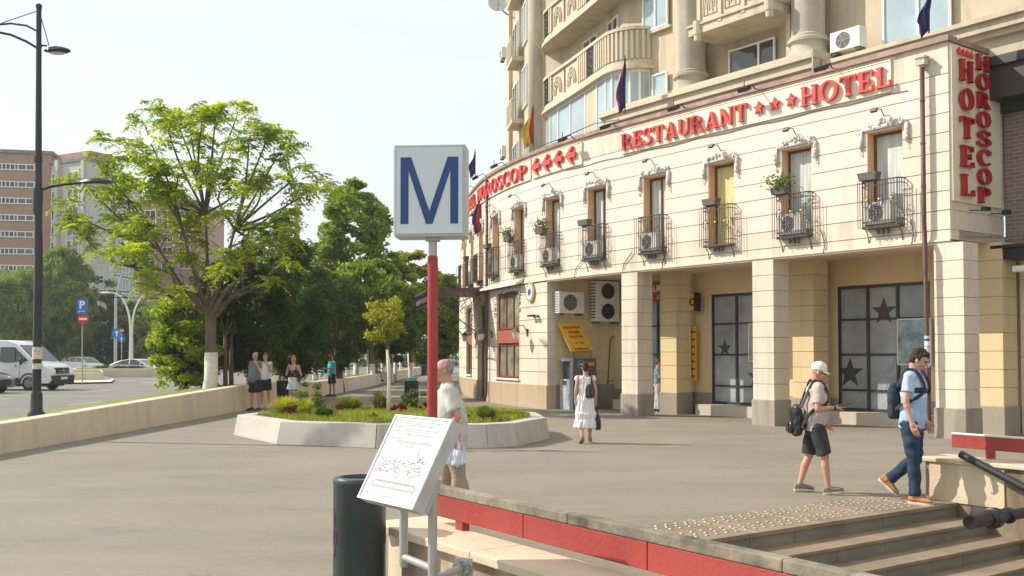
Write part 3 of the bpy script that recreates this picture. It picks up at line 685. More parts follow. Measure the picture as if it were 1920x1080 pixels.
# building body: plan polygon extruded
body=[FP(-16,TB),FP(11.0,TB),Vector((3.55,31.6,0)),Vector((3.1,33.4,0)),Vector((2.1,36.2,0)),Vector((1.2,37.2,0)),Vector((.72,37.4,0)),Vector((-.12,43.5,0)),Vector((-.3,48,0)),Vector((14,58,0)),Vector((34,30,0)),FP(-16,12)]
m=MB(); m.prism([p+UP*8.1 for p in body],(0,0,14.0)); m.build('wall',M['apt'],apt)
m=MB(); m.prism([p+UP*22.1 for p in body],(0,0,.3)); m.build('roof',M['roofm'],apt)
def off(pts,d):
    out=[]
    for i,p in enumerate(pts):
        a=pts[max(i-1,0)]; b_=pts[min(i+1,len(pts)-1)]; t_=(b_-a).normalized(); nn=Vector((t_.y,-t_.x,0)); out.append(p+nn*d)
    return out
def band(mb,pts,d0,d1,z0,z1,mi=0):
    a=off(pts,d0); b_=off(pts,d1); vs=[]; fs=[]; k=len(pts)
    for p,q in zip(a,b_): vs+=[p+UP*z0,q+UP*z0,q+UP*z1,p+UP*z1]
    for i in range(k-1):
        for j in range(4): fs.append((4*i+j,4*i+(j+1)%4,4*i+4+(j+1)%4,4*i+4+j))
    fs.append((0,1,2,3)); fs.append((4*k-1,4*k-2,4*k-3,4*k-4)); mb.add(vs,fs,mi)
def smoothpts(p,n=3):
    out=[]
    for i in range(len(p)-1):
        a=p[max(i-1,0)];b_=p[i];c=p[i+1];d=p[min(i+2,len(p)-1)]
        for k in range(n):
            t_=k/n; out.append(.5*((2*b_)+(c-a)*t_+(2*a-5*b_+4*c-d)*t_*t_+(3*b_-a-3*c+d)*t_**3))
    out.append(p[-1]); return out
BW=smoothpts(bow,3)
# the bow runs right->left; its left normal (-t.y,t.x) points to the picture right/inside
FLO=[10.55,13.05,15.55,18.05]
for z in FLO:
    m=MB(); band(m,BW,-.10,1.0,z,z+.10); band(m,BW,0,1.0,z+.10,z+.30); band(m,BW,-.05,.16,z+1.22,z+1.32); 
    pl=[p+UP*(z+.02) for p in off(BW,.95)]
    m.prism(pl[1:-1],(0,0,.2)); m.build('balcony_slab',M['mold'],apt)
    k=len(BW); L=[0]
    for i in range(1,k): L.append(L[-1]+(BW[i]-BW[i-1]).length)
    def at(s_):
        s_=max(0,min(L[-1]-1e-4,s_))
        for i in range(1,k):
            if L[i]>=s_: t_=(s_-L[i-1])/(L[i]-L[i-1]); d=(BW[i]-BW[i-1]).normalized(); return BW[i-1].lerp(BW[i],t_),d
    T=L[-1]
    def seg(s0,s1,n=None): 
        n=n or max(2,int((s1-s0)/.2)); return [at(s0+(s1-s0)*i/n)[0] for i in range(n+1)]
    m=MB(); solid=[(0,2.75),(3.3,T*.60),(T*.62,T*.78),(T*.84,T)]
    for a,b_ in solid: band(m,seg(a,b_),.03,.11,z+.30,z+1.22)
    for a,b_ in solid:
        s_=a+.06
        while s_<b_-.03:
            if not (T*.47<s_<T*.60 or T*.62<s_<T*.74):
                p,d=at(s_); nn=Vector((d.y,-d.x,0)); m.obox(p+nn*.0+UP*(z+.76),d,nn,UP,.045,.035,.44)
            s_+=.17
    for ca,cr in ((T*.535,.36),(T*.68,.36)):
        for q in (1.0,.78,.5):
            pts=[]
            for a_ in range(0,13):
                an=math.pi*a_/12; p,d=at(ca+cr*q*math.cos(an)); pts.append(p+UP*(z+.45+cr*1.7*q*math.sin(an)))
            m.tube(pts,.024,5)
        for an in (.5,1.05,1.57,2.1,2.64):
            p,d=at(ca+cr*.5*math.cos(an)); p2,_=at(ca+cr*math.cos(an)); m.tube([p+UP*(z+.45+cr*.85*math.sin(an)),p2+UP*(z+.45+cr*1.7*math.sin(an))],.026,5)
    m.build('balcony_parapet',M['mold'],apt)
    m=MB()
    for a,b_ in ((2.75,3.3),(T*.78,T*.84)):
        for q in range(6):
            s_=a+(b_-a)*(q+.5)/6; p,d=at(s_); m.tube([p+UP*(z+.3),p+UP*(z+1.22)],.014,4)
        for zz in (.45,.7,.95,1.1): m.tube([at(a)[0]+UP*(z+zz),at((a+b_)/2)[0]+UP*(z+zz),at(b_)[0]+UP*(z+zz)],.012,4)
        for zz in (.55,.85,1.02):
            p,d=at((a+b_)/2); m.tube([p+d*(.12*math.cos(x))+UP*(z+zz+.1*math.sin(x)) for x in [i*math.pi/4 for i in range(9)]],.013,4)
    m.build('balcony_grille',M['iron'],apt)
# glazed enclosure below the lowest bow balcony
gb=off(BW,.12); m=MB(); m2=MB(); z0,z1=8.35,10.55
idx=list(range(1,len(gb)-1,2))
for a,b_ in zip(idx[:-1],idx[1:]):
    p,q=gb[a],gb[b_]; d=(q-p); ln=d.length; d.normalize(); nn=Vector((-d.y,d.x,0))
    m.obox(p+UP*((z0+z1)/2),d,nn,UP,.035,.035,(z1-z0)/2)
    m.obox((p+q)/2+UP*(z1-.04),d,nn,UP,ln/2-.036,.03,.04); m.obox((p+q)/2+UP*(z0+.04),d,nn,UP,ln/2-.036,.03,.04)
    m2.obox((p+q)/2+UP*((z0+z1)/2),d,nn,UP,ln/2-.03,.006,(z1-z0)/2-.05)
f=m.build('glazed_enclosure',M['white'],apt); m2.build('pane',M['glass_sky'],f)
m=MB(); band(m,BW[13:16],.10,.2,8.35,10.54); m.build('enclosure_pier',M['apt'],apt)
# columns with ring mouldings, pedestal cornice
for s_ in (4.72,8.75):
    c=FP(s_,1.75,0); m=MB(); m.lathe([(.55,9.22),(.55,9.26),(.50,9.32),(.43,9.55),(.45,9.62),(.52,9.66),(.52,9.73),(.46,9.77),(.46,9.82),(.42,9.86),(.41,22)],c,28); m.build('column',M['col'],apt,smooth='auto')
    m=MB(); slab(m,s_+.48,s_+.62,1.65,TB,9.2,22); m.build('pilaster',M['mold'],apt)
m=MB(); m.lathe([(.36,8),(.36,22)],Vector((.98,37.55,0)),20); m.build('column',M['col'],apt,smooth=True)
m=MB(); slab(m,4.0,12.0,1.35,2.4,8.3,8.62); slab(m,4.0,12.0,1.15,2.4,8.62,8.78); slab(m,4.0,12.0,1.0,2.4,8.78,9.0); slab(m,3.95,12.0,.9,2.4,9.0,9.12); slab(m,4.0,12,1.0,2.4,9.12,9.22)
for s_ in (4.72,):
    slab(m,s_-.75,s_-.72+.0,.9,2.4,8.3,9.2)
slab(m,-16,3.97,1.55,2.4,8.1,8.5); slab(m,-16,3.97,1.4,2.4,8.5,8.62); slab(m,-16,3.97,1.28,2.4,8.62,8.82); slab(m,-16,3.97,1.18,2.4,8.82,8.92)
m.build('cornice',M['mold'],apt)
# balcony between the two columns
m=MB(); slab(m,5.2,8.1,.95,2.35,10.55,10.78); slab(m,5.15,8.15,.9,2.35,10.78,10.84); m.build('balcony_slab',M['mold'],apt)
m=MB(); slab(m,5.25,7.8,.98,1.08,10.84,11.9)
for s_ in (5.35,6.1,6.9,7.65): slab(m,s_,s_+.12,.93,.978,10.7,11.9)
for a,b_ in ((5.55,6.0),(6.3,6.8),(7.1,7.55)):
    for q in range(8):
        s_=a+(b_-a)*q/7; z_=11.1+.1*math.sin(q*2.3); m.tube([FP(s_,.97,z_),FP(s_+.03,.965,z_+.3),FP(s_-.04,.965,z_+.5)],.022,5)
    m.tube([FP(a,.97,11.0),FP(b_,.97,11.0),FP(b_,.97,11.75),FP(a,.97,11.75),FP(a,.97,11.0)],.018,5)
for s_ in (5.3,7.75): m.lathe([(.10,10.35),(.11,10.5),(.13,10.52),(.13,10.9)],FP(s_,.95,0),12)
m.build('balcony_parapet',M['mold'],apt)
def path_axes(c): return (Vector((.6,-.8,0)),Vector((-.8,-.6,0)))
def s_d(u,D):
    k=(u-960)/1867; x0=9.01+.8*D; y0=20.4+.6*D; return (x0-y0*k)/(.6+.8*k)
def awin(s0,s1,z0,z1,t_=TB,mull=(0,),pane='glass_sky'):
    c=(s0+s1)/2; m=MB(); r,o=FA(c); P0=FP(c,t_-.02,0); wd=abs(s1-s0)/2
    m.obox(P0+UP*(z0-.05)+o*.04,r,o,UP,wd+.08,.06,.04); 
    f=window(apt,c,z0,z1,wd,t_-.07,frame='white',pane=pane,mull=mull); m.build('sill',M['mold'],f); return f
awin(s_d(1458,2.2),s_d(1370,2.2),8.9,10.3,mull=(.25,),pane='glass')
awin(s_d(1792,2.2),s_d(1662,2.2),9.0,10.75,mull=(.05,))
awin(s_d(1251,2.2),s_d(1222,2.2),9.2,10.3,mull=()); awin(s_d(1252,2.2),s_d(1203,2.2),11.7,13.2)
for k in range(3): awin(5.6,7.5,11.4+2.5*k,12.9+2.5*k); awin(.4,2.2,11.6+2.5*k,13.1+2.5*k)
# windows on the shaded wall behind the bow balconies
def pwin(p,q,z0,z1,par=apt,frame='white',pane='glass',d_=.06,mull=1):
    p=Vector(p);q=Vector(q); d=(q-p); ln=d.length; d.normalize(); nn=Vector((d.y,-d.x,0)); m=MB(); c=(p+q)/2
    m.obox(c+UP*(z0+.03),d,nn,UP,ln/2,d_,.03); m.obox(c+UP*(z1-.03),d,nn,UP,ln/2,d_,.03)
    for t_ in [0]+[i/(mull+1) for i in range(1,mull+1)]+[1]: m.obox(p+d*(.03+(ln-.06)*t_)+UP*((z0+z1)/2),d,nn,UP,.03,d_-.003,(z1-z0)/2-.06)
    f=m.build('window',M[frame],par); m=MB(); m.obox(c+UP*((z0+z1)/2),d,nn,UP,ln/2-.06,.012,(z1-z0)/2-.06); m.build('pane',M[pane],f)
for k in range(3):
    z=10.85+2.5*k
    a_,b_=Vector((3.5,31.8,0)),Vector((3.12,33.3,0)); pwin(a_.lerp(b_,.1),a_.lerp(b_,.75),z,z+1.9)
    a_,b_=Vector((3.1,33.4,0)),Vector((2.1,36.2,0)); pwin(a_.lerp(b_,.15),a_.lerp(b_,.55),z+.3,z+1.9)
# left flank of the block: windows, small balconies
A_,B_=Vector((.72,37.4,0)),Vector((-.12,43.5,0)); dd=(B_-A_).normalized(); nn=Vector((-dd.y,dd.x,0))
for k in range(5):
    z=8.7+2.5*k
    pwin(A_+dd*.8+nn*.02,A_+dd*1.9+nn*.02,z+.2,z+1.8,pane='glass_sky'); pwin(A_+dd*3.3+nn*.02,A_+dd*4.6+nn*.02,z+.2,z+1.8)
    m=MB(); c=A_+dd*2.6+nn*.24; m.obox(c+UP*(z-.2),dd,nn,UP,.75,.24,.09); m.obox(c+UP*(z+.25)+nn*.2,dd,nn,UP,.75,.04,.36); m.obox(c+UP*(z+.63)+nn*.2,dd,nn,UP,.8,.07,.04)
    for q in range(7): m.obox(c+UP*(z+.25)+nn*.25+dd*(-.66+.22*q),dd,nn,UP,.04,.02,.36)
    m.build('small_balcony',M['mold'],apt)
m=MB(); m.obox(A_+dd*2.4+nn*.06+UP*15,dd,nn,UP,.06,.06,7); m.obox(A_+dd*5.4+nn*.06+UP*15,dd,nn,UP,.3,.1,7); m.build('pilaster',M['mold'],apt)
at_=math.atan2(-nn.y,-nn.x)
for loc,lb,g_ in ((P(1583,84,FP(4,1.2).y+0.4),'boxy air conditioner on the ledge just right of the big round column',None),):
    a=make_ac('facade_ac_unit',.42,.5,.30,1,lb); r,o=FA(4); place(a,FP(3.55,1.75,9.2),math.atan2(r.y,r.x))
for (u,v,Y),lb in (((943,112,43.4),'outer one of the two air conditioners side by side on the apartment block flank'),((966,112,41.2),'inner one of the two air conditioners side by side on the apartment block flank'),((943,296,43.4),'lowest air conditioner on the left edge of the apartment block')):
    a=copy_tree(ac0); p=P(u,v,Y); place(a,p,math.atan2(dd.y,dd.x)+math.pi*.5+math.pi/2,lb,'air conditioners on the flank of the apartment block')
# satellite dish
t=thing('satellite_dish','pale round satellite dish on the upper left edge of the apartment block','satellite dish',P(945,12,42)); c=P(932,10,42)
m=MB(); q=Quaternion((0,0,1),0); rot=Vector((.15,-1,.35)).to_track_quat('Z','Y')
prof=[(.02,0.0),(.15,.015),(.28,.06),(.40,.12)]; vs=[];fs=[];N_=24
for r_,z_ in prof+[(.405,.13),(.39,.125)]:
    for j in range(N_): vs.append(c+rot@Vector((r_*math.cos(2*math.pi*j/N_),r_*math.sin(2*math.pi*j/N_),z_)))
for i in range(5):
    for j in range(N_): a_=i*N_+j; b2=i*N_+(j+1)%N_; fs.append((a_,b2,b2+N_,a_+N_))
fs.append(tuple(range(N_))); m.add(vs,fs); m.build('dish',M['acw'],t,smooth=True)
m=MB(); m.tube([c+rot@Vector((0,-.38,.1)),c+rot@Vector((0,-.2,.4)),c+rot@Vector((0,0,.42))],.012,5); m.tube([c,Vector((-.05,43.3,c.z-.1))],.03,6); m.build('arm',M['iron'],t)
# flags on the parapet
def flag(u,v0,v1,Y,label,cols,wd=.32,lean=0.0,ht=None):
    p0=P(u,v1,Y); p1=P(u+lean,v0,Y); t=thing('flag',label,'flag',p0); m=MB(); m.tube([p0,p1],.018,6); m.build('pole',M['iron'],t)
    top=p1-UP*.03; L=(p1-p0).length*.86; k=14; vs=[];fs=[]; random.seed(u)
    nc=6
    for i in range(k+1):
        for j in range(nc+1):
            f_=i/k; sx_=j/nc; w_=wd*(.15+.85*math.sin(min(1,f_*1.15)*1.4))*(1 if f_<.85 else 1-.25*(f_-.85)/.15)
            vs.append(top+Vector((-sx_*w_*(.9)+.02*math.sin(f_*7),-.07*math.sin(j*1.9+f_*4)-.05*sx_,-f_*L-.22*sx_*sx_*(1-f_)-(.25*sx_ if i==k else .0))))
    mi=[]
    for i in range(k):
        for j in range(nc): fs.append((i*(nc+1)+j,i*(nc+1)+j+1,(i+1)*(nc+1)+j+1,(i+1)*(nc+1)+j)); mi.append(j*len(cols)//nc)
    for f_,q in zip(fs,mi): m.v=m.v
    mm=MB(); o_=len(mm.v); mm.v=vs[:]; mm.v=[tuple(x) for x in vs]; mm.f=fs; mm.m=mi; o=mm.build('cloth',cols,t,smooth=True)
    s_=o.modifiers.new('thick','SOLIDIFY'); s_.thickness=.006
fb=mat('flag_blue',(.05,.045,.16),.8,.2,8); fy=mat('flag_yellow',(.70,.45,.06),.8,.2,8); fr_=mat('flag_red',(.50,.05,.05),.8,.2,8); fw=mat('flag_white',(.6,.58,.6),.8,.1,8)
flag(1172,104,213,FP(9.9,.1).y,'limp dark blue and red flag above the start of the word RESTAURANT',[fb,fb,fr_],.30)
flag(1742,-22,62,FP(.7,.1).y,'limp dark blue flag on a pole at the right corner of the hotel roof',[fb],.0+.34)
flag(1000,196,276,FP(14.6,.1).y,'limp yellow and orange flag on a pole in front of the grey round column',[fr_,fy,fy],.45)
flag(891,280,330,FP(22.,.1).y,'small limp dark flag seen just right of the metro sign',[fb],.3)
flag(905,352,440,FP(20.4,-1.).y,'limp red and dark flag at the far left of the facade above the canopy',[fr_,fr_,fb],.45)
m=MB(); m.tube([FP(9.9,-.0,8.3),FP(9.9,-.0,8.45),FP(11,-.05,8.52),FP(12.6,-.05,8.40),FP(14.4,-.05,8.4)],.016,5); tag(m.build('roof_cable',M['iron'],None),'slack black cable lying along the parapet above the red arrows','cable')
# ================================================================ ground
def asphalt(name,c1,c2,speck=.12,scale=.35):
    m=bpy.data.materials.new(name); m.use_nodes=True; n=m.node_tree; b=n.nodes['Principled BSDF']; t=n.nodes.new('ShaderNodeTexCoord')
    def nz(s,lo,hi,d=8,st=(1,1,1),off=0):
        q=n.nodes.new('ShaderNodeMapping'); q.inputs['Scale'].default_value=st; q.inputs['Location'].default_value=(off,off,0); n.links.new(t.outputs['Object'],q.inputs[0])
        z=n.nodes.new('ShaderNodeTexNoise'); z.inputs['Scale'].default_value=s; z.inputs['Detail'].default_value=d; z.inputs['Roughness'].default_value=.6; n.links.new(q.outputs[0],z.inputs['Vector'])
        r=n.nodes.new('ShaderNodeMapRange'); r.inputs[1].default_value=lo; r.inputs[2].default_value=hi; n.links.new(z.outputs[0],r.inputs[0]); return r.outputs[0],z.outputs[0]
    def mix(f,a,b_,k=1.0,blend='MIX'):
        mm=n.nodes.new('ShaderNodeMixRGB'); mm.blend_type=blend
        g=n.nodes.new('ShaderNodeMath'); g.operation='MULTIPLY'; g.inputs[1].default_value=k; n.links.new(f,g.inputs[0]); n.links.new(g.outputs[0],mm.inputs[0])
        for i,x in ((1,a),(2,b_)):
            if isinstance(x,tuple): mm.inputs[i].default_value=(*x,1)
            else: n.links.new(x,mm.inputs[i])
        return mm.outputs[0]
    a,_=nz(scale,.35,.65); o=mix(a,c1,c2)
    s,_=nz(.9,.56,.70,10,(1,1.6,1),7); o=mix(s,o,tuple(x*.6 for x in c1),.55)
    fm,_=nz(11,.42,.62,5,(1,1,1),3); o=mix(fm,o,tuple(x*.72 for x in c1),.35); f,_=nz(55,.35,.7,3); o=mix(f,o,tuple(min(1,x*1.5) for x in c2),speck*2.2)
    g,_=nz(140,.45,.75,2); o=mix(g,o,tuple(x*.4 for x in c1),speck*2)
    # cracks
    v=n.nodes.new('ShaderNodeTexVoronoi'); v.feature='DISTANCE_TO_EDGE'; v.inputs['Scale'].default_value=.16
    dn=n.nodes.new('ShaderNodeTexNoise'); dn.inputs['Scale'].default_value=1.1; dn.inputs['Detail'].default_value=6
    ad=n.nodes.new('ShaderNodeMixRGB'); ad.blend_type='ADD'; ad.inputs[0].default_value=.9; n.links.new(t.outputs['Object'],ad.inputs[1]); n.links.new(t.outputs['Object'],dn.inputs['Vector']); n.links.new(dn.outputs['Color'],ad.inputs[2]); n.links.new(ad.outputs[0],v.inputs['Vector'])
    cr=n.nodes.new('ShaderNodeMapRange'); cr.inputs[1].default_value=.0; cr.inputs[2].default_value=.0035; cr.inputs[3].default_value=1; cr.inputs[4].default_value=0; n.links.new(v.outputs['Distance'],cr.inputs[0])
    mk,_=nz(.5,.56,.64,3,(1,1,1),31); mu=n.nodes.new('ShaderNodeMath'); mu.operation='MULTIPLY'; n.links.new(cr.outputs[0],mu.inputs[0]); n.links.new(mk,mu.inputs[1])
    o=mix(mu.outputs[0],o,tuple(x*.4 for x in c1),.45)
    for sc_,th_,cc,kk in ((2.3,.022,tuple(min(1,x*2.2) for x in c2),.9),(3.1,.028,tuple(x*.35 for x in c1),.7),(.45,.010,(.5,.48,.42),.9)):
        vv=n.nodes.new('ShaderNodeTexVoronoi'); vv.inputs['Scale'].default_value=sc_; n.links.new(t.outputs['Object'],vv.inputs['Vector']); lt_=n.nodes.new('ShaderNodeMath'); lt_.operation='LESS_THAN'; lt_.inputs[1].default_value=th_; n.links.new(vv.outputs['Distance'],lt_.inputs[0])
        o=mix(lt_.outputs[0],o,cc,kk)
    wv,_=nz(.22,.50,.56,5,(1,3.2,1),13); o=mix(wv,o,tuple(min(1,x*1.12) for x in c2),.32)
    n.links.new(o,b.inputs['Base Color']); b.inputs['Roughness'].default_value=.82
    z=nz(120,0,1,4)[1]; bp=n.nodes.new('ShaderNodeBump'); bp.inputs['Strength'].default_value=.35; bp.inputs['Distance'].default_value=.01; n.links.new(z,bp.inputs['Height']); n.links.new(bp.outputs[0],b.inputs['Normal']); return m
M['plaza']=asphalt('plaza_asphalt',(.188,.162,.127),(.238,.207,.163))
M['road']=asphalt('road_asphalt',(.15,.142,.128),(.19,.182,.165),.1)
M['pavestone']=weathered('brown_step_stone',(.29,.215,.145),(.11,.085,.06),.7,big=1.1,fine=6,streak=False,amount=1.0)
M['conc']=weathered('cast_concrete',(.66,.57,.44),(.46,.39,.30),.8,big=.5,fine=12,amount=.55)
M['concg']=weathered('planter_concrete',(.50,.47,.41),(.36,.33,.29),.8,big=.6,fine=12,amount=.6)
M['marble']=weathered('cream_marble',(.70,.58,.42),(.50,.38,.25),.45,big=.8,fine=4,amount=.6)
M['stained']=weathered('rust_streaked_marble',(.60,.50,.37),(.20,.14,.085),.5,big=.9,fine=5,amount=1.2,slo=.40)
M['ash']=weathered('ashlar_grey_stone',(.24,.21,.16),(.12,.11,.09),.65,big=1,fine=4,streak=False,amount=.9)
# stair axes: DS towards the camera-right (down the flight), ES across the steps
DS=Vector((.57,-.822,0)).normalized(); ES=Vector((.822,.57,0)).normalized(); S0=Vector((-.545,7.27,0))
def SP(a,b_,z=0): return S0+DS*a+ES*b_+UP*z
def flat(name,pts,z,m_):
    mb=MB(); mb.add([(p[0],p[1],z) for p in pts],[tuple(range(len(pts)))]); o=mb.build(name,m_,None,origin=(0,0,0)); return struct(o)
# the plaza sheet leaves an opening for the stair flight
AB,BB=-.33,7.18
quad=[SP(AB,.3),SP(AB,BB),SP(9,BB),SP(9,.3)]
mb=MB()
outer=[(-1500,-200),(1500,-200),(1500,2500),(-1500,2500)]
q0,q1,q2,q3=[(p.x,p.y) for p in quad]      # left-top, right-top, right-bottom, left-bottom of the opening
vs=[(x,y,0) for x,y in outer]+[(x,y,0) for x,y in (q0,q1,q2,q3)]
mb.add(vs,[(0,1,6,7),(1,2,5,6),(2,3,4,5),(3,0,7,4)])
struct(mb.build('ground',M['plaza'],None,origin=(0,0,0)))
# far side ground and road
def wl(y): return -8.87+ (y-16)*.043    # plaza side face of the long low wall
rd=[(-10.3,-30),(-10.3,31),(-9.8,48),(-9.3,75),(-9.0,140),(-60,140),(-140,60),(-140,-30)]
flat('road',rd,.004,M['road'])
# markings
M['mark']=mat('worn_road_paint',(.42,.40,.35),.7,.35,5)
def stripe(p,q,wd):
    p=Vector((*p,0));q=Vector((*q,0)); d=(q-p).normalized(); nn_=Vector((-d.y,d.x,0))*wd/2; mk_.add([p-nn_+UP*.009,q-nn_+UP*.009,q+nn_+UP*.009,p+nn_+UP*.009],[(0,1,2,3)])
mk_=MB()
for (u0,v0),(u1,v1) in (((0,749),(25,747)),((125,760),(195,753)),((155,736),(205,732)),((305,741),(355,736)),((262,759),(300,756)),((330,722),(440,717)),((215,716),(300,709)),((410,741),(470,737))):
    p,q=G(u0,v0),G(u1,v1); stripe((p.x,p.y),(q.x,q.y),.16)
p,q=G(265,718),G(340,716); stripe((p.x,p.y),(q.x,q.y),.9); p,q=G(640,715),G(720,708); stripe((p.x,p.y),(q.x,q.y),.3)
struct(mk_.build('road_markings',M['mark'],None,origin=(0,0,0)))
# ---------------------------------------------------------------- long low wall with planted strip behind
M['grass']=mat('lawn',(.13,.15,.035),.9,.0,2,bump=.5,col2=(.24,.25,.06))
def ztop(y): return .51+max(0,min(1,(y-17)/14))*.27
t=thing('low_wall','long low beige concrete wall edging the plaza on the left, beside the black lamp post','wall',(wl(20),20,0))
N0=[(-2,),(2,)]
ys=[2,5,8,11,14,16,18,20,22,24,26,28,30,32,34.4]; 
for a_,b_ in zip(ys[:-1],ys[1:]):
    m=MB(); g_=.012; a2=a_+g_
    m.hexa([(wl(a2),a2,-.02),(wl(b_),b_,-.02),(wl(b_)-.42,b_,-.02),(wl(a2)-.42,a2,-.02)][::-1],[(wl(a2)-.05,a2,ztop(a2)),(wl(b_)-.05,b_,ztop(b_)),(wl(b_)-.40,b_,ztop(b_)),(wl(a2)-.40,a2,ztop(a2))][::-1])
    m.build('wall_block',M['conc'],t,bevel=.012)
mb=MB(); vs=[];fs=[]
yy=[2,8,14,20,26,34]
for y in yy: vs+=[(wl(y)-.405,y,ztop(y)-.06),(-10.15,y,ztop(y)-.10)]
for i in range(len(yy)-1): fs.append((2*i,2*i+2,2*i+3,2*i+1))
vs+=[(-10.15,y,0) for y in yy]; o_=2*len(yy)
for i in range(len(yy)-1): fs.append((2*i+1,2*i+3,o_+i+1,o_+i))
mb.add(vs,fs); tag(mb.build('grass_strip',M['grass'],None,origin=(0,0,0)),'narrow strip of short dry grass behind the long low wall','grass',kind='stuff')
m=MB(); 
for a_,b_ in zip(yy[:-1],yy[1:]): m.box(-10.30,-10.155,a_,b_-.01,0,ztop(a_)-.15)
struct(m.build('kerb',M['conc'],None,origin=(0,0,0)))
# second wall, farther and curving to the right
W2=[G(563,757.5),G(580,750.5),G(600,743.5),G(660,732),G(705,722),G(740,714),G(780,704),G(806,697.5)]
W2=[Vector((p.x,p.y,0)) for p in W2]; 
t=thing('low_wall','second low beige concrete wall farther off, curving away past the people and white-painted trunks','wall',W2[2])
W2s=smoothpts(W2,3)
for i in range(len(W2s)-1):
    m=MB(); a_,b_=W2s[i],W2s[i+1].lerp(W2s[i],.006); d=(b_-a_).normalized(); nl=Vector((-d.y,d.x,0)); h=.62
    m.hexa([a_,b_,b_+nl*.4,a_+nl*.4],[a_+nl*.04+UP*h,b_+nl*.04+UP*h,b_+nl*.38+UP*h,a_+nl*.38+UP*h]); m.build('wall_block',M['conc'],t)
mb=MB(); vs=[];fs=[]
for i,p in enumerate(W2s):
    d=(W2s[min(i+1,len(W2s)-1)]-W2s[max(i-1,0)]).normalized(); nl=Vector((-d.y,d.x,0)); vs+=[p+nl*.38+UP*.55,p+nl*1.9+UP*.5,p+nl*2.2]
for i in range(len(W2s)-1):
    for j in (0,1): fs.append((3*i+j,3*i+3+j,3*i+4+j,3*i+1+j))
mb.add(vs,fs); tag(mb.build('grass_strip',M['grass'],None,origin=(0,0,0)),'grassy bank with white-painted tree trunks behind the second low wall','grass',kind='stuff')
# ---------------------------------------------------------------- round planter island
PL=[(-5.95,21.3),(-4.5,19.1),(-2.5,18.3),(-.43,18.3),(.12,18.7),(.78,20.3),(.62,22.2),(-.3,23.7),(-3,24.5),(-5.3,23.7)]
PL=[Vector((x,y,0)) for x,y in PL]; PC=sum(PL,Vector())/len(PL)
t=thing('concrete_planter','low octagonal concrete planter island with lawn and shrubs in the middle of the plaza','planter',PC)
for i in range(len(PL)):
    a_,b_=PL[i],PL[(i+1)%len(PL)]; q=.003; a1=a_.lerp(b_,q); b1=b_.lerp(a_,q)
    ins=lambda p,k: p+(PC-p).normalized()*k
    m=MB(); m.hexa([a1,b1,ins(b1,.5),ins(a1,.5)],[ins(a1,.09)+UP*.44,ins(b1,.09)+UP*.44,ins(b1,.42)+UP*.44,ins(a1,.42)+UP*.44]); m.build('planter_wall',M['concg'],t,bevel=.012)
mb=MB(); ri=[ins(p,.40) for p in PL]; k=len(ri); vs=[PC+UP*.50]+[p.lerp(PC,.5)+UP*.47 for p in ri]+[p+UP*.40 for p in ri]
fs=[(0,1+i,1+(i+1)%k) for i in range(k)]+[(1+i,1+k+i,1+k+(i+1)%k,1+(i+1)%k) for i in range(k)]; mb.add(vs,fs); mb.build('lawn',M['grass'],t,smooth=True)
# ================================================================ stair flight and parapets
RI,TR=.155,.375
t=thing('stairway','brown stone stairway going down to the underpass in the right foreground','stairs',SP(AB,3.7))
zz=0; a_=AB
NST=13
for k in range(NST):
    ztp=-RI*k; a0=AB+TR*k; 
    if k==0: continue
    # tread slab k (top at ztp) reaching from a0-TR to a0 ; riser above it
NB=[.3,1.6,2.7,4.0,5.1,6.2,7.16]
tm=MB(); rm=MB(); random.seed(9)
for k in range(NST+1):
    z1=-RI*k; a1=AB+TR*k
    cuts=[.3]; 
    while cuts[-1]<BB-1.3: cuts.append(cuts[-1]+random.uniform(.9,1.5))
    cuts.append(BB)
    if k>0:
        for x,y in zip(cuts[:-1],cuts[1:]):
            m_=tm; y2=y-.004
            P4=[SP(a1-TR-.01,x,z1-.035),SP(a1+.025,x,z1-.035),SP(a1+.025,y2,z1-.035),SP(a1-TR-.01,y2,z1-.035)]; m_.hexa(P4,[p+UP*.035 for p in P4],0)
    x=.3+random.uniform(.0,.3); c2=[.3]
    while c2[-1]<BB-.8: c2.append(c2[-1]+random.uniform(.5,.9))
    c2.append(BB)
    for x,y in zip(c2[:-1],c2[1:]):
        P4=[SP(a1-.03,x,z1-RI-.001),SP(a1,x,z1-RI-.001),SP(a1,y-.006,z1-RI-.001),SP(a1-.03,y-.006,z1-RI-.001)]; rm.hexa(P4,[p+UP*(RI-.036) for p in P4],0)
P4=[SP(AB-.03,.3,-.06),SP(AB+.025,.3,-.06),SP(AB+.025,BB,-.06),SP(AB-.03,BB,-.06)]
tm.build('tread',M['pavestone'],t,bevel=.006); rm.build('riser',M['ash'],t)
m=MB(); m.hexa([SP(AB-.9,.3,-.036),SP(AB+.025,.3,-.036),SP(AB+.025,BB,-.036),SP(AB-.9,BB,-.036)],[SP(AB-.9,.3,.005),SP(AB+.025,.3,.005),SP(AB+.025,BB,.005),SP(AB-.9,BB,.005)]); m.build('landing_edge',M['pavestone'],t,bevel=.006) if False else None
for y in range(7): m.obox(SP(AB-.44,.9+.95*y,.0065),DS,ES,UP,.46,.006,.001,1)
for row,a1 in enumerate((AB-.78,AB-.68,AB-.58,AB-.34,AB-.24,AB-.14)):
    k=.35
    while k<BB-.45: m.ell(SP(a1,k+(.05 if row%2 else 0),.008),(.024,.024,.012),7,4,2); k+=.135
m.build('tactile_landing',[M['pavestone'],M['groove'],mat('tactile_stud_steel',(.38,.35,.30),.35,metal=.3)],t)
struct(flat('stair_bottom',[SP(AB+TR*NST,.3),SP(AB+TR*NST,BB),SP(12,BB),SP(12,.3)],-RI*(NST+1)-.002,M['pavestone']))
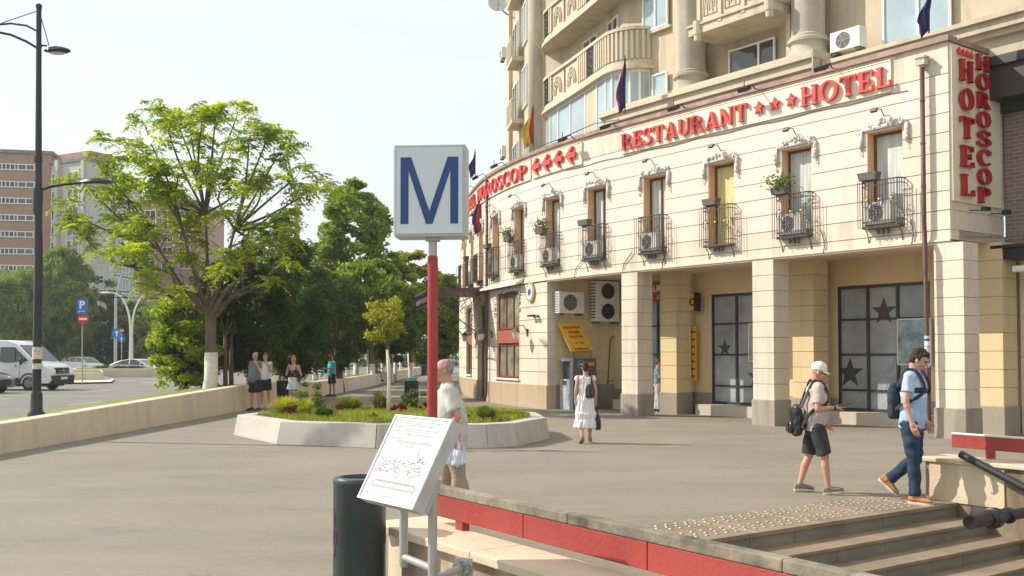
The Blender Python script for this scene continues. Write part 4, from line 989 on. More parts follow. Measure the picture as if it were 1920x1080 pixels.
def pit(mb,a0,a1,b0,b1,z0,z1,mi=0): P4=[SP(a0,b0,z0),SP(a1,b0,z0),SP(a1,b1,z0),SP(a0,b1,z0)]; mb.hexa(P4,[p+UP*(z1-z0) for p in P4],mi)
# left parapet: stone wall, coping, beam
t=thing('stair_parapet','cream stone parapet with marble coping, below the long red beam in the foreground','wall',SP(3,0))
m=MB(); pit(m,.02,9,-.30,.26,-2.3,.44); m.build('wall',M['stained'],t)
m=MB()
for k in range(7): pit(m,-.32+1.35*k,-.32+1.35*k+1.345,-.37,.30,.442,.50)
m.build('coping',M['marble'],t,bevel=.008)
m=MB(); m.prism([SP(-.28,-.25,-.02),SP(.02,-.30,-.02),SP(.02,.26,-.02),SP(-.28,.26,-.02)],(0,0,.46)); m.build('end_pier',M['marble'],t,bevel=.01)
M['beamred']=weathered('weathered_red_paint',(.36,.045,.038),(.22,.035,.03),.55,big=1.2,fine=8,amount=.55)
M['beamtop']=mat('weathered_grey_wood',(.055,.052,.042),.85,0,2.6,bump=.4,bscale=30,col2=(.36,.31,.23),detail=9)
def beam(label,a0,a1,b_,zb,gp,posts,step=1.15,hw_=.034):
    t=thing('railing_beam',label,'railing',SP(a0,b_,.5)); k=a0; m=MB()
    while k<a1-.01: pit(m,k,min(k+step,a1)-.006,b_-hw_,b_+hw_,zb,zb+.155); k+=step
    m.build('red_beam',M['beamred'],t,bevel=.006); m=MB(); k=a0
    while k<a1-.01: pit(m,k,min(k+step*1.4,a1)-.004,b_-hw_-.008,b_+hw_+.008,zb+.156,zb+.156+gp); k+=step*1.4
    m.build('top_board',M['beamtop'] if gp>.05 else M['acw'],t,bevel=.008)
    m=MB()
    for k in posts: pit(m,k-.045,k+.045,b_-.03,b_+.03,.501,zb)
    m.build('post',M['beamred'],t)
beam('long heavy red beam with weathered grey top board crossing the foreground beside the stairs',-.02,9,0,.560,.062,(.35,2.6,5,7.4))
# right parapet
t=thing('stair_parapet','rust-streaked cream stone parapet on the far right side of the stairway','wall',SP(0,BB+.2))
m=MB(); pit(m,-.72,9,BB,BB+.5,-2.3,.45); m.build('wall',M['stained'],t)
m=MB(); pit(m,-.66,.25,BB-.018,BB-.001,-.0,.447); m.build('wall_facing',M['marble'],t)
m=MB(); 
for k in range(6): pit(m,-.78+1.6*k,-.78+1.6*k+1.594,BB-.05,BB+.55,.452,.50)
m.build('coping',M['marble'],t,bevel=.008)
beam('red beam with white top strip on posts above the far right parapet',-.62,8,BB+.42,.60,.022,(-.15,2.2,4.5))
# dark handrails
t=thing('handrail','black tubular handrail sloping down the right stair wall','handrail',SP(0,BB-.1,.5))
m=MB(); P_=[SP(-.2+.9*k,BB-.12,.58-.9*k*RI/TR) for k in range(6)]; m.tube(P_,.045,10); m.build('tube',M['black'],t,smooth='auto')
m=MB()
for k in (.55,2.4,4.2): q=SP(k,BB-.12,.58-(k+.2)*RI/TR); m.tube([q,q+ES*.06-UP*.05,q+ES*.115-UP*.05],.018,8); m.tube([q+ES*.10-UP*.05,q+ES*.118-UP*.05],.05,10)
m.build('bracket',M['black'],t)
t=thing('handrail_end','thick black rail end with ribbed clamp at the right edge of the picture','handrail',P(1850,980,9)); p=P(1818,979,8.9); m=MB()
m.tube([p,p+ES*.30],[.062,.062],16); m.tube([p+ES*.0,p+ES*.02],.068,16); m.build('grip',M['black'],t,smooth='auto')
m=MB(); m.tube([p+ES*.30,p+ES*.34,p+ES*.345,p+ES*.42,p+ES*.425,p+ES*.47],[.075,.085,.095,.095,.08,.075],16); m.tube([p+ES*.47,p+ES*1.5],.05,14); m.tube([p+ES*.62,p+ES*.66],.075,14); m.build('clamp',M['black'],t,smooth='auto')
m=MB(); m.tube([p+ES*1.2,p+ES*1.2-UP*.9],.03,8); m.build('post',M['black'],t)
# ================================================================ metro sign
M['steel']=mat('grey_steel',(.40,.41,.40),.4,.1,6,metal=.4)
M['signwhite']=mat('sign_white_acrylic',(.60,.64,.66),.3,.04,3)
M['mblue']=mat('metro_blue',(.008,.052,.19),.35,.06,3)
M['polered']=weathered('red_pole_paint',(.37,.032,.03),(.25,.03,.028),.4,fine=7,amount=.4)
YM=8.5; pb=Vector(((811-960)/1867*YM,YM,0))
t=thing('metro_sign','tall red pole carrying a white box sign with a blue letter M','sign',pb)
zb=P(811,447,YM).z; zt=P(811,277,YM).z
m=MB(); m.tube([pb,pb+UP*(P(811,481,YM).z)],.044,18); m.build('pole',M['polered'],t,smooth='auto')
m=MB(); m.tube([pb+UP*P(811,480,YM).z,pb+UP*(zb-.02)],.036,16); m.obox(pb+UP*(zb-.012),(1,0,0),(0,1,0),UP,.06,.06,.012); m.build('pole_top',M['steel'],t,smooth='auto')
an=math.radians(-4.5); fx=Vector((math.cos(an),math.sin(an),0)); fy_=Vector((-math.sin(an),math.cos(an),0))
hw=.303; hd=.13; cz=(zb+zt)/2; hh=(zt-zb)/2; cc=pb+UP*cz-fx*.008+fy_*.0
m=MB(); m.obox(cc,fx,fy_,UP,hw,hd,hh); m.build('sign_box',mat('sign_case_grey',(.42,.45,.46),.4,.06,4),t,bevel=.008)
m=MB(); m.obox(cc-fy_*(hd+.004),fx,fy_,UP,hw-.022,.004,hh-.026); m.obox(cc-fx*(hw+.004),fy_,fx,UP,hd-.018,.004,hh-.026); m.build('sign_face',M['signwhite'],t)
# the M: two uprights and a pointed middle
m=MB(); fo_=cc-fy_*(hd+.0085); W_,Hh=.246,.283
def mp(x,y): return fo_+fx*x+UP*y
st_=.068
for pts in ([(-W_,-Hh),(-W_+st_,-Hh),(-W_+st_,Hh*.80),(-W_+st_,Hh),(-W_,Hh)],[(W_-st_,-Hh),(W_,-Hh),(W_,Hh),(W_-st_,Hh)]): m.prism([mp(x,y) for x,y in pts],-fy_*.003)
m.prism([mp(x,y) for x,y in [(-W_+st_,Hh),(-W_+st_+.022,Hh),(.0,-Hh*.62),(.0,-Hh),(-.028,-Hh),(-W_+st_,Hh*.60)]],-fy_*.0034)
m.prism([mp(x,y) for x,y in [(W_-st_,Hh),(W_-st_,Hh*.60),(.028,-Hh),(.0,-Hh),(.0,-Hh*.62),(W_-st_-.022,Hh)]],-fy_*.0034)
m.build('letter_m',M['mblue'],t)
# ================================================================ tilted information board
M['board']=mat('board_print_white',(.45,.48,.48),.28,.03,3)
M['ink']=mat('board_ink',(.05,.05,.06),.6); M['inkl']=mat('board_ink_pale',(.24,.26,.28),.6)
rw=Vector((.615,-.788,0)).normalized(); bk=Vector((.788,.615,0)).normalized()
BL=Vector((-.922,6.0,.862)); BR=BL+rw*.615; up_=(bk*.267+UP*.485); LB=up_.length; upn=up_.normalized(); nrm=rw.cross(upn)
t=thing('information_board','tilted white metro information board with faint line map on two grey posts','information board',(BL+rw*.35+bk*.12)*Vector((1,1,0)) if False else Vector((-.62,5.9,0)))
m=MB(); c=BL+rw*.3075+upn*LB/2; m.obox(c-nrm*.04,rw,upn,nrm,.3075,LB/2,.036); m.build('back_box',mat('board_case_grey',(.45,.43,.40),.5,.12,8),t,bevel=.006)
pm=MB(); pm.obox(c,rw,upn,nrm,.3075,LB/2,.004)
m=MB()
for a_,b_,l_,w2 in ((0,LB/2-.006,.3075,.006),(0,-LB/2+.006,.3075,.006)): m.obox(c+upn*b_+nrm*.006,rw,upn,nrm,l_,w2,.005)
for s_ in (-1,1): m.obox(c+rw*s_*.301+nrm*.006,rw,upn,nrm,.006,LB/2-.012,.005)
m.build('frame',M['white'],t)
def bp(x,y,h=.0052): return c+rw*(x-.5)*.58+upn*(y-.5)*LB*.96+nrm*h
rg=random.Random(4); mk=MB(); ml=MB()
def ln(mb,x0,y0,x1,y1,w_=.0012):
    a=bp(x0,y0);b=bp(x1,y1); d=(b-a); L=d.length; d.normalize(); q=nrm.cross(d); mb.obox((a+b)/2,d,q,nrm,L/2,w_*1.1,.0004)
for y,x0,x1 in ((.955,.05,.9),(.91,.25,.86),(.86,.3,.86),(.80,.3,.8),(.74,.1,.28),(.70,.2,.85),(.83,.05,.22),(.885,.04,.2)):
    x=x0
    while x<x1: l=rg.uniform(.01,.05); ln(ml,x,y,min(x+l,x1),y,.0016); x+=l+.008
for y,x0,x1 in ((.93,.08,.7),(.835,.3,.8),(.715,.2,.85)): ln(ml,x0,y,x1,y,.0009)
# line map: a wandering double line with stations
def poly(pts,mb=ml,w_=.0014):
    for a,b in zip(pts[:-1],pts[1:]): ln(mb,*a,*b,w_)
poly([(.12,.40),(.2,.46),(.34,.47),(.52,.455),(.66,.46),(.78,.50),(.74,.56),(.70,.58)]); poly([(.08,.33),(.18,.41),(.36,.44),(.62,.43),(.84,.42),(.9,.36),(.84,.33)]); poly([(.24,.33),(.36,.38),(.5,.37),(.7,.375),(.8,.33),(.7,.31)]); poly([(.7,.62),(.72,.52),(.8,.5),(.9,.48)])
for k in range(60):
    x=rg.choice([rg.uniform(.06,.5),rg.uniform(.62,.95),rg.uniform(.3,.9)]); y=.42+rg.uniform(-.1,.07)+(.05 if x>.7 else 0); L=rg.uniform(.012,.035); an=rg.choice([0,.7,.7,-.5]); ln(mk,x,y,x+L*math.cos(an),y+L*.6*math.sin(an),.0015)
for x in [i*.03 for i in range(6,30)]:
    ln(mk,x,.215,x+.006,.225,.0018); ln(mk,x,.165,x+.008,.16,.0018)
    if rg.random()<.5: ln(ml,x,.20,x+.015,.19,.0012)
poly([(.14,.23),(.88,.23)],w_=.0009); poly([(.14,.15),(.88,.15)],w_=.0009); poly([(.14,.15),(.10,.19),(.14,.23)],w_=.0009); poly([(.88,.15),(.92,.19),(.88,.23)],w_=.0009)
for (x,y,wd) in ((.82,.94,.008),(.1,.07,.012),(.76,.72,.007)): m_=ln(mk,x,y,x+wd,y,.004)
ln(ml,.4,.06,.62,.06,.0016); ln(ml,.44,.29,.55,.29,.0018); ln(ml,.42,.655,.56,.655,.0018)
pm.add(mk.v,mk.f,1); pm.add(ml.v,ml.f,2); pm.build('panel',[M['board'],M['ink'],M['inkl']],t)
m=MB(); p0=G(757,1066,.30); 
lp=BL+rw*.42+bk*.05; lp=Vector((lp.x,lp.y,0)); 
A1=BL.lerp(BR,.80)+bk*.10; A1=Vector((-.523,5.78,0)); A0_=P(757,955,6.05); A0_=Vector((A0_.x,6.05,0))
A1=Vector(((812-960)/1867*5.72,5.72,0))
m.tube([A1+UP*-.02,A1+UP*.95],.027,14); m.build('post',M['steel'],t,smooth='auto')
m=MB(); m.tube([A0_+UP*.47,A0_+UP*.98],.027,14); m.tube([A0_+UP*.47,A0_+UP*.44],[.027,.02],14); m.build('post',M['steel'],t,smooth='auto')
m=MB(); m.tube([A0_+UP*.50,A1+UP*.50],.022,12); e1=Vector(((868-960)/1867*6.02,6.02,.44)); m.tube([A1+UP*.44,e1],.024,12); d=(e1-A1-UP*.44).normalized(); m.tube([e1-d*.02,e1],.05,12); m.build('cross_pipe',M['steel'],t,smooth='auto')
m=MB(); 
for a_ in range(6):
    q=d.orthogonal().normalized(); q2=d.cross(q); m.obox(e1-d*.022+(q*math.cos(a_*1.047)+q2*math.sin(a_*1.047))*.045,q,q2,d,.009,.009,.012)
m.obox(e1+d*.01,d.cross(UP).normalized(),UP,d,.06,.06,.008); m.build('flange',M['steel'],t)
m=MB(); q=BL.lerp(BR,.72)+upn*.12-nrm*.09; m.obox(q,rw,upn,nrm,.16,.10,.018); m.build('mounting_plate',M['steel'],t)
# ================================================================ litter bins
M['bin']=mat('dark_slate_bin_paint',(.035,.05,.055),.38,.25,2.5,bump=.05)
def bin_(x,y,r_,h,label,lined=False,tagg=False,full=False):
    t=thing('litter_bin',label,'litter bin',(x,y,0)); m=MB(); o_=(x,y,0)
    m.lathe([(r_*.98,0),(r_,.02),(r_,h-.03),(r_*1.015,h-.025),(r_*1.015,h-.0),(r_*.97,h+.012),(r_*.74,h+.018),(r_*.70,h+.006),(r_*.70,h-.25)],o_,36); m.build('body',M['bin'],t,smooth='auto')
    m=MB(); m.lathe([(r_*.69,h-.2),(r_*.69,h-.19)],o_,24); m.build('inside',M['dark'],t)
    if full or lined:
        m=MB(); random.seed(4); 
        if full:
            for k in range(26): m.ell((x+random.uniform(-.6,.6)*r_,y+random.uniform(-.6,.6)*r_,h+random.uniform(0,.10)),(random.uniform(.03,.08),random.uniform(.03,.08),random.uniform(.02,.05)),7,5)
        else:
            vs=[];fs=[]
            for i in range(9):
                for j in range(9):
                    a_=R(-50+8.5*i); f_=j/8; vs.append((x+(r_*1.03+.006+.018*math.sin(i*2.1+j))*math.cos(a_),y+(r_*1.03+.006+.018*math.sin(i*2.1+j))*math.sin(a_),h+.015-f_*(.12+.05*math.sin(i*1.3))))
            for i in range(8):
                for j in range(8): fs.append((i*9+j,i*9+j+1,i*9+10+j,i*9+9+j))
            m.add(vs,fs)
        m.build('bag_liner',mat('mint_green_bag',(.06,.38,.24),.35,.2,9),t,smooth=True)
    if tagg:
        m=MB(); pts=[]; 
        def onb(a_,z): return Vector((x+(r_+.002)*math.sin(R(a_)),y-(r_+.002)*math.cos(R(a_)),z))
        for seq in ([(-64,.66),(-60,.60),(-63,.56),(-55,.62),(-58,.53)],[(-66,.46),(-60,.52),(-61,.42),(-56,.50),(-56,.41),(-52,.46),(-50,.52),(-51,.42)],[(-66,.38),(-58,.36),(-56,.40),(-60,.34),(-50,.38)]):
            m.tube([onb(a_,z) for a_,z in seq],.0035,4)
        m.build('graffiti_scribble',mat('violet_marker',(.30,.08,.28),.5),t)
    return t
bin_((676-960)/1867*6.95,6.95,.182,P(676,898,6.95).z,'large dark slate litter bin with green bag and violet scribble behind the information board',lined=True,tagg=True)
p=G(530,757); bin_(p.x,p.y,.22,.80,'slate litter bin standing by the low wall behind the woman with sunglasses')
bin_(G(757,762).x,G(757,762).y+2.5,.25,.78,'slate litter bin overflowing with pale green bags behind the planter island',full=True)
p=G(796,704); bin_(p.x,p.y,.28,.85,'small dark litter bin at the far end of the second low wall')
# ================================================================ ATM and signs on the arcade end wall
M['atm']=mat('atm_dark_grey',(.085,.09,.095),.4,.1,4); M['atml']=mat('atm_light_panel',(.38,.41,.43),.35,.08,4)
ya=Vector((.0,0,0)); b0=G(1052,759); b1=G(1110,762)
ax=inn.copy(); ay=-fo.copy()
cb_=FP(SW,.78,0)+fo*.42
t=thing('cash_machine','grey cash machine cabinet with round decals against the arcade end wall','cash machine',cb_)
c=cb_.copy()
m=MB(); m.obox(c+UP*.80+ax*.16,ax,ay,UP,.42,.33,.80); m.build('cabinet',M['atm'],t,bevel=.02)
m=MB(); fr0=c-ax*.26; 
m.obox(fr0+UP*.36-ax*.07,ax,ay,UP,.07,.30,.355); m.hexa([fr0+ay*-.30+UP*.72-ax*.14,fr0+ay*-.30+UP*.72,fr0+ay*.30+UP*.72,fr0+ay*.30+UP*.72-ax*.14],[fr0+ay*-.30+UP*.95-ax*.14,fr0+ay*-.30+UP*.95,fr0+ay*.30+UP*.95,fr0+ay*.30+UP*.95-ax*.10]); m.obox(fr0+UP*1.56-ax*.08,ax,ay,UP,.08,.31,.05)
m.obox(fr0+UP*1.25-ax*.06-ay*.29,ax,ay,UP,.055,.015,.28); m.build('front_panel',M['atml'],t,bevel=.01)
m=MB(); m.obox(fr0+UP*1.25-ax*.015,ax,ay,UP,.01,.24,.24); m.obox(fr0+UP*.84-ax*.145,ax,ay,UP,.004,.12,.07); m.build('screen',M['glass'],t)
m=MB(); sd_=c+ax*.16-ay*.334
for x_,z_,r_ in ((-.16,1.42,.11),(-.16,.92,.10)):
    m.tube([sd_+ax*(x_+r_*math.cos(a_))+UP*(z_+r_*math.sin(a_)) for a_ in [i*math.pi/10 for i in range(21)]],.01,5); m.prism([sd_+ax*(x_+r_*.55*math.cos(a_))+UP*(z_+r_*.4*math.sin(a_)) for a_ in [i*math.pi/10 for i in range(20)]],-ay*.004)
m.build('decal',M['atml'],t)
m=MB(); m.obox(sd_+ax*.18+UP*1.43,ax,ay,UP,.16,.004,.055); m.build('yellow_label',mat('label_amber',(.55,.30,.05),.5),t)
M['yel']=mat('yellow_sign',(.72,.42,.03),.45,.07,3); M['yred']=mat('sign_orange_red_print',(.36,.04,.01),.5)
# leaning yellow exchange sign
t=thing('exchange_sign','leaning yellow currency exchange board on a stand above the cash machine','sign',cb_+ay*.2)
wq=lambda t_,z,o_: FP(SW,t_,z)+fo*o_
tl=wq(.28,2.70,.20); tr=wq(1.12,2.74,.20); brr=wq(1.40,1.86,.55); bll=wq(.55,1.82,.55)
nn_=(tr-tl).cross(bll-tl).normalized(); nn_=-nn_ if nn_.y>0 else nn_
m=MB(); m.prism([tl,tr,brr,bll],-nn_*.04); m.build('panel',M['yel'],t)
m=MB(); rx=(tr-tl).normalized(); uy=(tl-bll); H_=uy.length; uy.normalize(); cen=lambda f_: tl.lerp(bll,f_)+(tr-tl)*.5+nn_*.004
for f_,tx,sz in ((.20,'EXCHANGE',.115),(.37,'SCHIMB',.115),(.53,'VALUTAR',.115),(.96,'COMISION 0%',.085)): text_on(m,tx,sz,cen(f_),rx,uy,.003,.005)
q=cen(.72); m.prism([q+rx*x+uy*y for x,y in ((-.2,.01),(.08,.01),(.08,.045),(.2,0),(.08,-.045),(.08,-.01),(-.2,-.01))],nn_*.003); m.build('lettering',M['yred'],t)
m=MB(); m.tube([bll+(brr-bll)*.12,bll+(brr-bll)*.12-UP*.25+ay*.02],.014,5); m.tube([bll+(brr-bll)*.85,bll+(brr-bll)*.85-UP*.27],.014,5); m.build('leg',M['black'],t)
# back wall of the arcade: red restaurant board, yellow box, vertical yellow list, poster
def wallsign(name,label,s0,s1,z0,z1,tt,m_,cat='sign',fr=None):
    t=thing(name,label,cat,FP((s0+s1)/2,tt,z0)); m=MB(); slab(m,s0,s1,tt,tt+.05,z0,z1); m.build('panel',M[m_],t)
    if fr: 
        m=MB(); slab(m,s0-.02,s1+.02,tt-.012,tt+.04,z1,z1+.03); slab(m,s0-.02,s1+.02,tt-.012,tt+.04,z0-.03,z0); slab(m,s0-.03,s0,tt-.012,tt+.04,z0,z1); slab(m,s1,s1+.03,tt-.012,tt+.04,z0,z1); m.build('frame',M[fr],t)
    return t
def s_d(u,D):
    k=(u-960)/1867; x0=9.01+.8*D; y0=20.4+.6*D; return (x0-y0*k)/(.6+.8*k)
r,o=Vector((.6,-.8,0)),Vector((-.8,-.6,0))
t=wallsign('restaurant_sign','red board with white letters glimpsed between the first two arcade pillars',s_d(1239,2.4),s_d(1205,2.4),3.35,3.95,2.38,'beamred')
m=MB(); text_on(m,'RESTAURANT',.26,FP(s_d(1222,2.36),2.375,3.66),r,UP,.006,.006); text_on(m,'1/2',.2,FP(s_d(1231,2.36),2.375,3.42),r,UP,.006); m.build('lettering',M['white'],t)
t=wallsign('yellow_box_sign','small yellow box sign with black letter O on the back wall beside the second pillar',s_d(1306,2.2),s_d(1290,2.2),3.0,3.5,2.1,'yel')
m=MB(); text_on(m,'O',.3,FP(s_d(1299,2.09),2.09,3.15),r,UP,.006,.01); m.build('lettering',M['black'],t); m=MB(); slab(m,s_d(1310,2.2),s_d(1306,2.2)-.01,2.08,2.3,2.98,3.52); m.build('side_case',M['black'],t)
t=wallsign('rate_list_sign','tall narrow yellow exchange rate list on the back wall beside the second pillar',s_d(1307,2.3),s_d(1291,2.3),.95,2.55,2.24,'yel')
m=MB()
for k in range(7): m.obox(FP(s_d(1299,2.22),2.236,2.38-k*.215),r,o,UP,.10 if k==0 else .075,.003,.03)
m.build('lettering',M['yred'],t)
M['poster']=mat('teal_poster_print',(.02,.10,.13),.25,.0,2.2,col2=(.42,.50,.52),detail=10,spec=.8)
wallsign('framed_poster','framed teal poster with white streaks on the door glazing beside the downpipe',s_d(1742,2.3),s_d(1682,2.3),1.50,2.55,2.34,'poster','poster',fr='acw')
wallsign('framed_poster','narrow framed notice on the dark door glazing left of the third pillar',s_d(1425,2.3),s_d(1402,2.3),1.55,2.55,2.36,'frost','poster',fr='acw')
M['polebk']=mat('lamp_post_black',(.018,.02,.024),.35,.2,12)
# cctv cameras on the corner wall
r_,o_=FA(14.2); t=thing('security_camera','pair of small black security cameras on the cream wall left of the arcade','camera',FP(14.1,0,2.9)); m=MB(); 
for k in (0,.25): q=FP(14.1+k,-.02,2.95); m.obox(q+o_*.02,r_,o_,UP,.04,.02,.04); m.tube([q+o_*.03,q+o_*.12+UP*.03],.01,5); m.obox(q+o_*.16+UP*.02-r_*.05,r_,o_,UP,.10,.03,.03)
m.build('camera_body',M['black'],t)
# ================================================================ street lamps
def cobra(mb,gl,tip,d,L=.62):
    """flattened lamp head, d = unit direction outwards"""
    d=Vector(d).normalized(); s_=d.cross(UP).normalized(); vs=[];fs=[]
    prof=[(0,.035,.03),(.08,.05,.05),(.25,.12,.085),(.5,.15,.10),(.75,.13,.075),(.93,.07,.045),(1.0,.01,.012)]; n_=12
    for f_,w_,h_ in prof:
        for j in range(n_):
            a_=2*math.pi*j/n_; y=math.sin(a_); vs.append(tip+d*(f_*L)+s_*(w_*math.cos(a_))+UP*(h_*(y if y>0 else y*.45)))
    for i in range(len(prof)-1):
        for j in range(n_): a_=i*n_+j; b2=i*n_+(j+1)%n_; fs.append((a_,b2,b2+n_,a_+n_))
    fs.append(tuple(range(n_))); mb.add(vs,fs); gl.ell(tip+d*L*.5-UP*.045,(L*.28 if abs(d.x)>.7 else .1,.09 if abs(d.x)>.7 else L*.28,.028),12,6)
YL=20; lb=P(68,781,YL); 
t=thing('street_lamp','tall black street lamp post with curved arms near the left edge, beside the low wall','street lamp',lb)
lt=P(73,12,YL); m=MB(); m.lathe([(.17,0),(.17,.06),(.12,.12),(.11,.45),(.09,.5)],lb,18); m.tube([lb+UP*.45,lb+UP*3.2,P(72,420,YL),P(72.5,200,YL),lt],[.085,.082,.075,.058,.05],14); m.lathe([(.085,-.04),(.085,.06)],P(71.5,300,YL),14); m.lathe([(.095,-.5),(.10,.0),(.09,.03)],P(71,355,YL),14); m.lathe([(.062,-.03),(.062,.03),(.02,.06)],lt,12); m.build('pole',M['polebk'],t,smooth='auto')
m=MB(); g=MB()
a0_=P(75,368,YL); m.tube([P(73,358,YL),P(95,350,YL),P(125,345,YL),P(152,343,YL)],.028,8); cobra(m,g,P(150,342,YL),(1,-.0,0),.68)
m.tube([P(74,90,YL),P(80,85,YL),P(88,86,YL)],.02,7); cobra(m,g,P(84,96,YL),(1,-.1,-.02),.55); m.tube([P(76,30,YL),P(92,86,YL)],.010,5)
m.tube([P(73,92,YL),P(50,78,YL),P(20,65,YL),P(-15,58,YL),P(-60,56,YL)],.026,7); m.tube([P(73,60,YL),P(50,48,YL),P(20,44,YL),P(-20,48,YL),P(-60,52,YL)],.020,7); m.tube([P(72,20,YL),P(30,34,YL),P(-10,48,YL)],.010,5); cobra(m,g,P(-60,54,YL),(-1,0,0),.6)
m.build('arm',M['polebk'],t,smooth='auto'); g.each('lamp_glass',mat('lamp_diffuser',(.55,.55,.48),.3),t,smooth=True)
m=MB(); m.lathe([(.092,-.12),(.094,.12)],P(70,662,YL),14); m.lathe([(.094,-.02),(.094,.09)],P(70,690,YL),14); m.build('sticker',mat('torn_paper',(.55,.48,.38),.8,.4,20),t)
def double_lamp(u0,v0,Y,vt,us,label,m_='acw'):
    b_=P(u0,v0,Y); b_.z=0; t=thing('street_lamp',label,'street lamp',b_); m=MB(); g=MB()
    for sx_,ut in zip((-1,1),us):
        p1=P(u0+sx_*2,v0-45,Y); p2=P(ut,vt,Y); w_=abs(ut-u0); pp=[b_+Vector((sx_*.1,0,0)),P(u0+sx_*1.2,v0-25,Y)]+[P(u0+sx_*(1.5+(w_-1.5)*f_),v0-50-(v0-50-vt)*g_,Y) for f_,g_ in ((.02,.0),(.10,.30),(.27,.60),(.52,.84),(.78,.96),(1,1))]; m.tube(smoothpts(pp,2),[.13]+[.11-.004*i for i in range(2*(len(pp)-1))],8)
        cobra(m,g,p2,(sx_,0,0),1.1)
    m.lathe([(.28,0),(.28,.5),(.15,.6)],b_,12)
    m.build('pole',M[m_],t,smooth='auto'); g.each('lamp_glass',M['white'],t,smooth=True)
double_lamp(246,655,84,549,(212,281),'white double-armed street lamp beyond the parked cars')
b_=P(217,655,88); b_.z=0; t=thing('utility_pole','slender grey utility pole left of the white double-armed lamp','pole',b_); m=MB(); m.tube([b_,P(217,560,88),P(229,512,88)],[.16,.13,.06],8); m.tube([P(229,512,88),P(248,514,88)],.05,6); m.build('pole',M['steel'],t)
for (ub,Yb,vt,arm),lb_ in (((556,52,370,((535,288),(528,262))),'tall concrete mast with lamps rising behind the big light green tree'),((640,70,430,((606,330),(596,322))),'thin grey mast with a curved lamp arm between the big tree and the poplar')):
    b_=P(ub,700,Yb); b_.z=0; t=thing('lamp_mast',lb_,'street lamp',b_); m=MB(); g=MB(); m.tube([b_,P(ub,vt,Yb)],[.22,.15],10)
    (u1,v1),(u2,v2)=arm; m.tube([P(ub,vt+10,Yb),P(ub-8,vt-40,Yb) if ub>600 else P(ub-6,vt-30,Yb),P(u1+4,v1+8,Yb),P(u2,v2,Yb)],[.09,.07,.05,.05],7); m.tube([P(ub-6,vt+10,Yb),P(ub-14,vt-36,Yb),P(u1-2,v1+6,Yb)],[.06,.05,.04],6)
    cobra(m,g,P(u2+4,v2,Yb),(-1,0,0),.9); m.build('pole',M['concg'],t); g.each('lamp_glass',M['white'],t,smooth=True)
# ================================================================ traffic signs
M['tblue']=mat('traffic_sign_blue',(.01,.16,.52),.35); M['tred']=mat('traffic_sign_red',(.5,.025,.02),.35)
def tsign(label,u,vb,Y,items,rr=.035,zb_=0):
    b_=P(u,vb,Y); b_.z=zb_; top=min(i[2]-i[3] for i in items); t=thing('traffic_sign',label,'road sign',b_); m=MB(); m.tube([b_,P(u,top+3,Y)],rr,8); m.build('post',M['steel'],t)
    for kind,uu,vv,hs,col,tx in items:
        c=P(uu,vv,Y-.06); s_=hs*Y/FPX; m=MB()
        if kind=='sq': m.obox(c,(1,0,0),(0,1,0),UP,s_*.74,.015,s_)
        else: m.prism([c+Vector((s_*math.cos(a_),-.015,s_*math.sin(a_))) for a_ in [i*math.pi/14 for i in range(28)]],(0,.03,0))
        p_=m.build('sign_plate',M[col],t); m=MB(); c2=c+Vector((0,-.02,0))
        if tx=='bar': m.obox(c2,(1,0,0),(0,1,0),UP,s_*.72,.006,s_*.2)
        elif tx=='P': text_on(m,'P',s_*1.5,c2+Vector((0,0,-s_*.28)),(1,0,0),UP,.006,.02); text_on(m,'privat',s_*.42,c2+Vector((0,0,-s_*.78)),(1,0,0),UP,.006)
        elif tx=='arrow': m.prism([c2+Vector((x*s_,0,y*s_)) for x,y in ((-.12,-.6),(.12,-.6),(.12,.1),(.4,.1),(0,.6),(-.4,.1),(-.12,.1))],(0,-.006,0))
        elif tx=='stripe': m.obox(c2-UP*s_*.45,(1,0,0),(0,1,0),UP,s_*.45,.006,s_*.08); m.obox(c2+UP*s_*.35,(1,0,0),(0,1,0),UP,s_*.1,.006,s_*.4)
        if m.v: m.build('sign_symbol',M['white'],p_)
tsign('blue parking sign with white P above a round red no-entry sign on one post',154.5,700,56,[('sq',154,574.5,13.5,'tblue','P'),('ci',156,598,10.5,'tred','bar')])
tsign('pair of round blue arrow signs on the grey utility pole',219,690,86,[('ci',219,625,9.5,'tblue','arrow')])
tsign('small red sign above a small blue sign on one thin post',228,690,80,[('ci',228.5,620,4.5,'tred','bar'),('ci',228,636,6.5,'tblue','arrow')])
tsign('blue square street sign with white symbol seen left of the metro pole',795,697,98,[('sq',796,655,12,'tblue','stripe')])
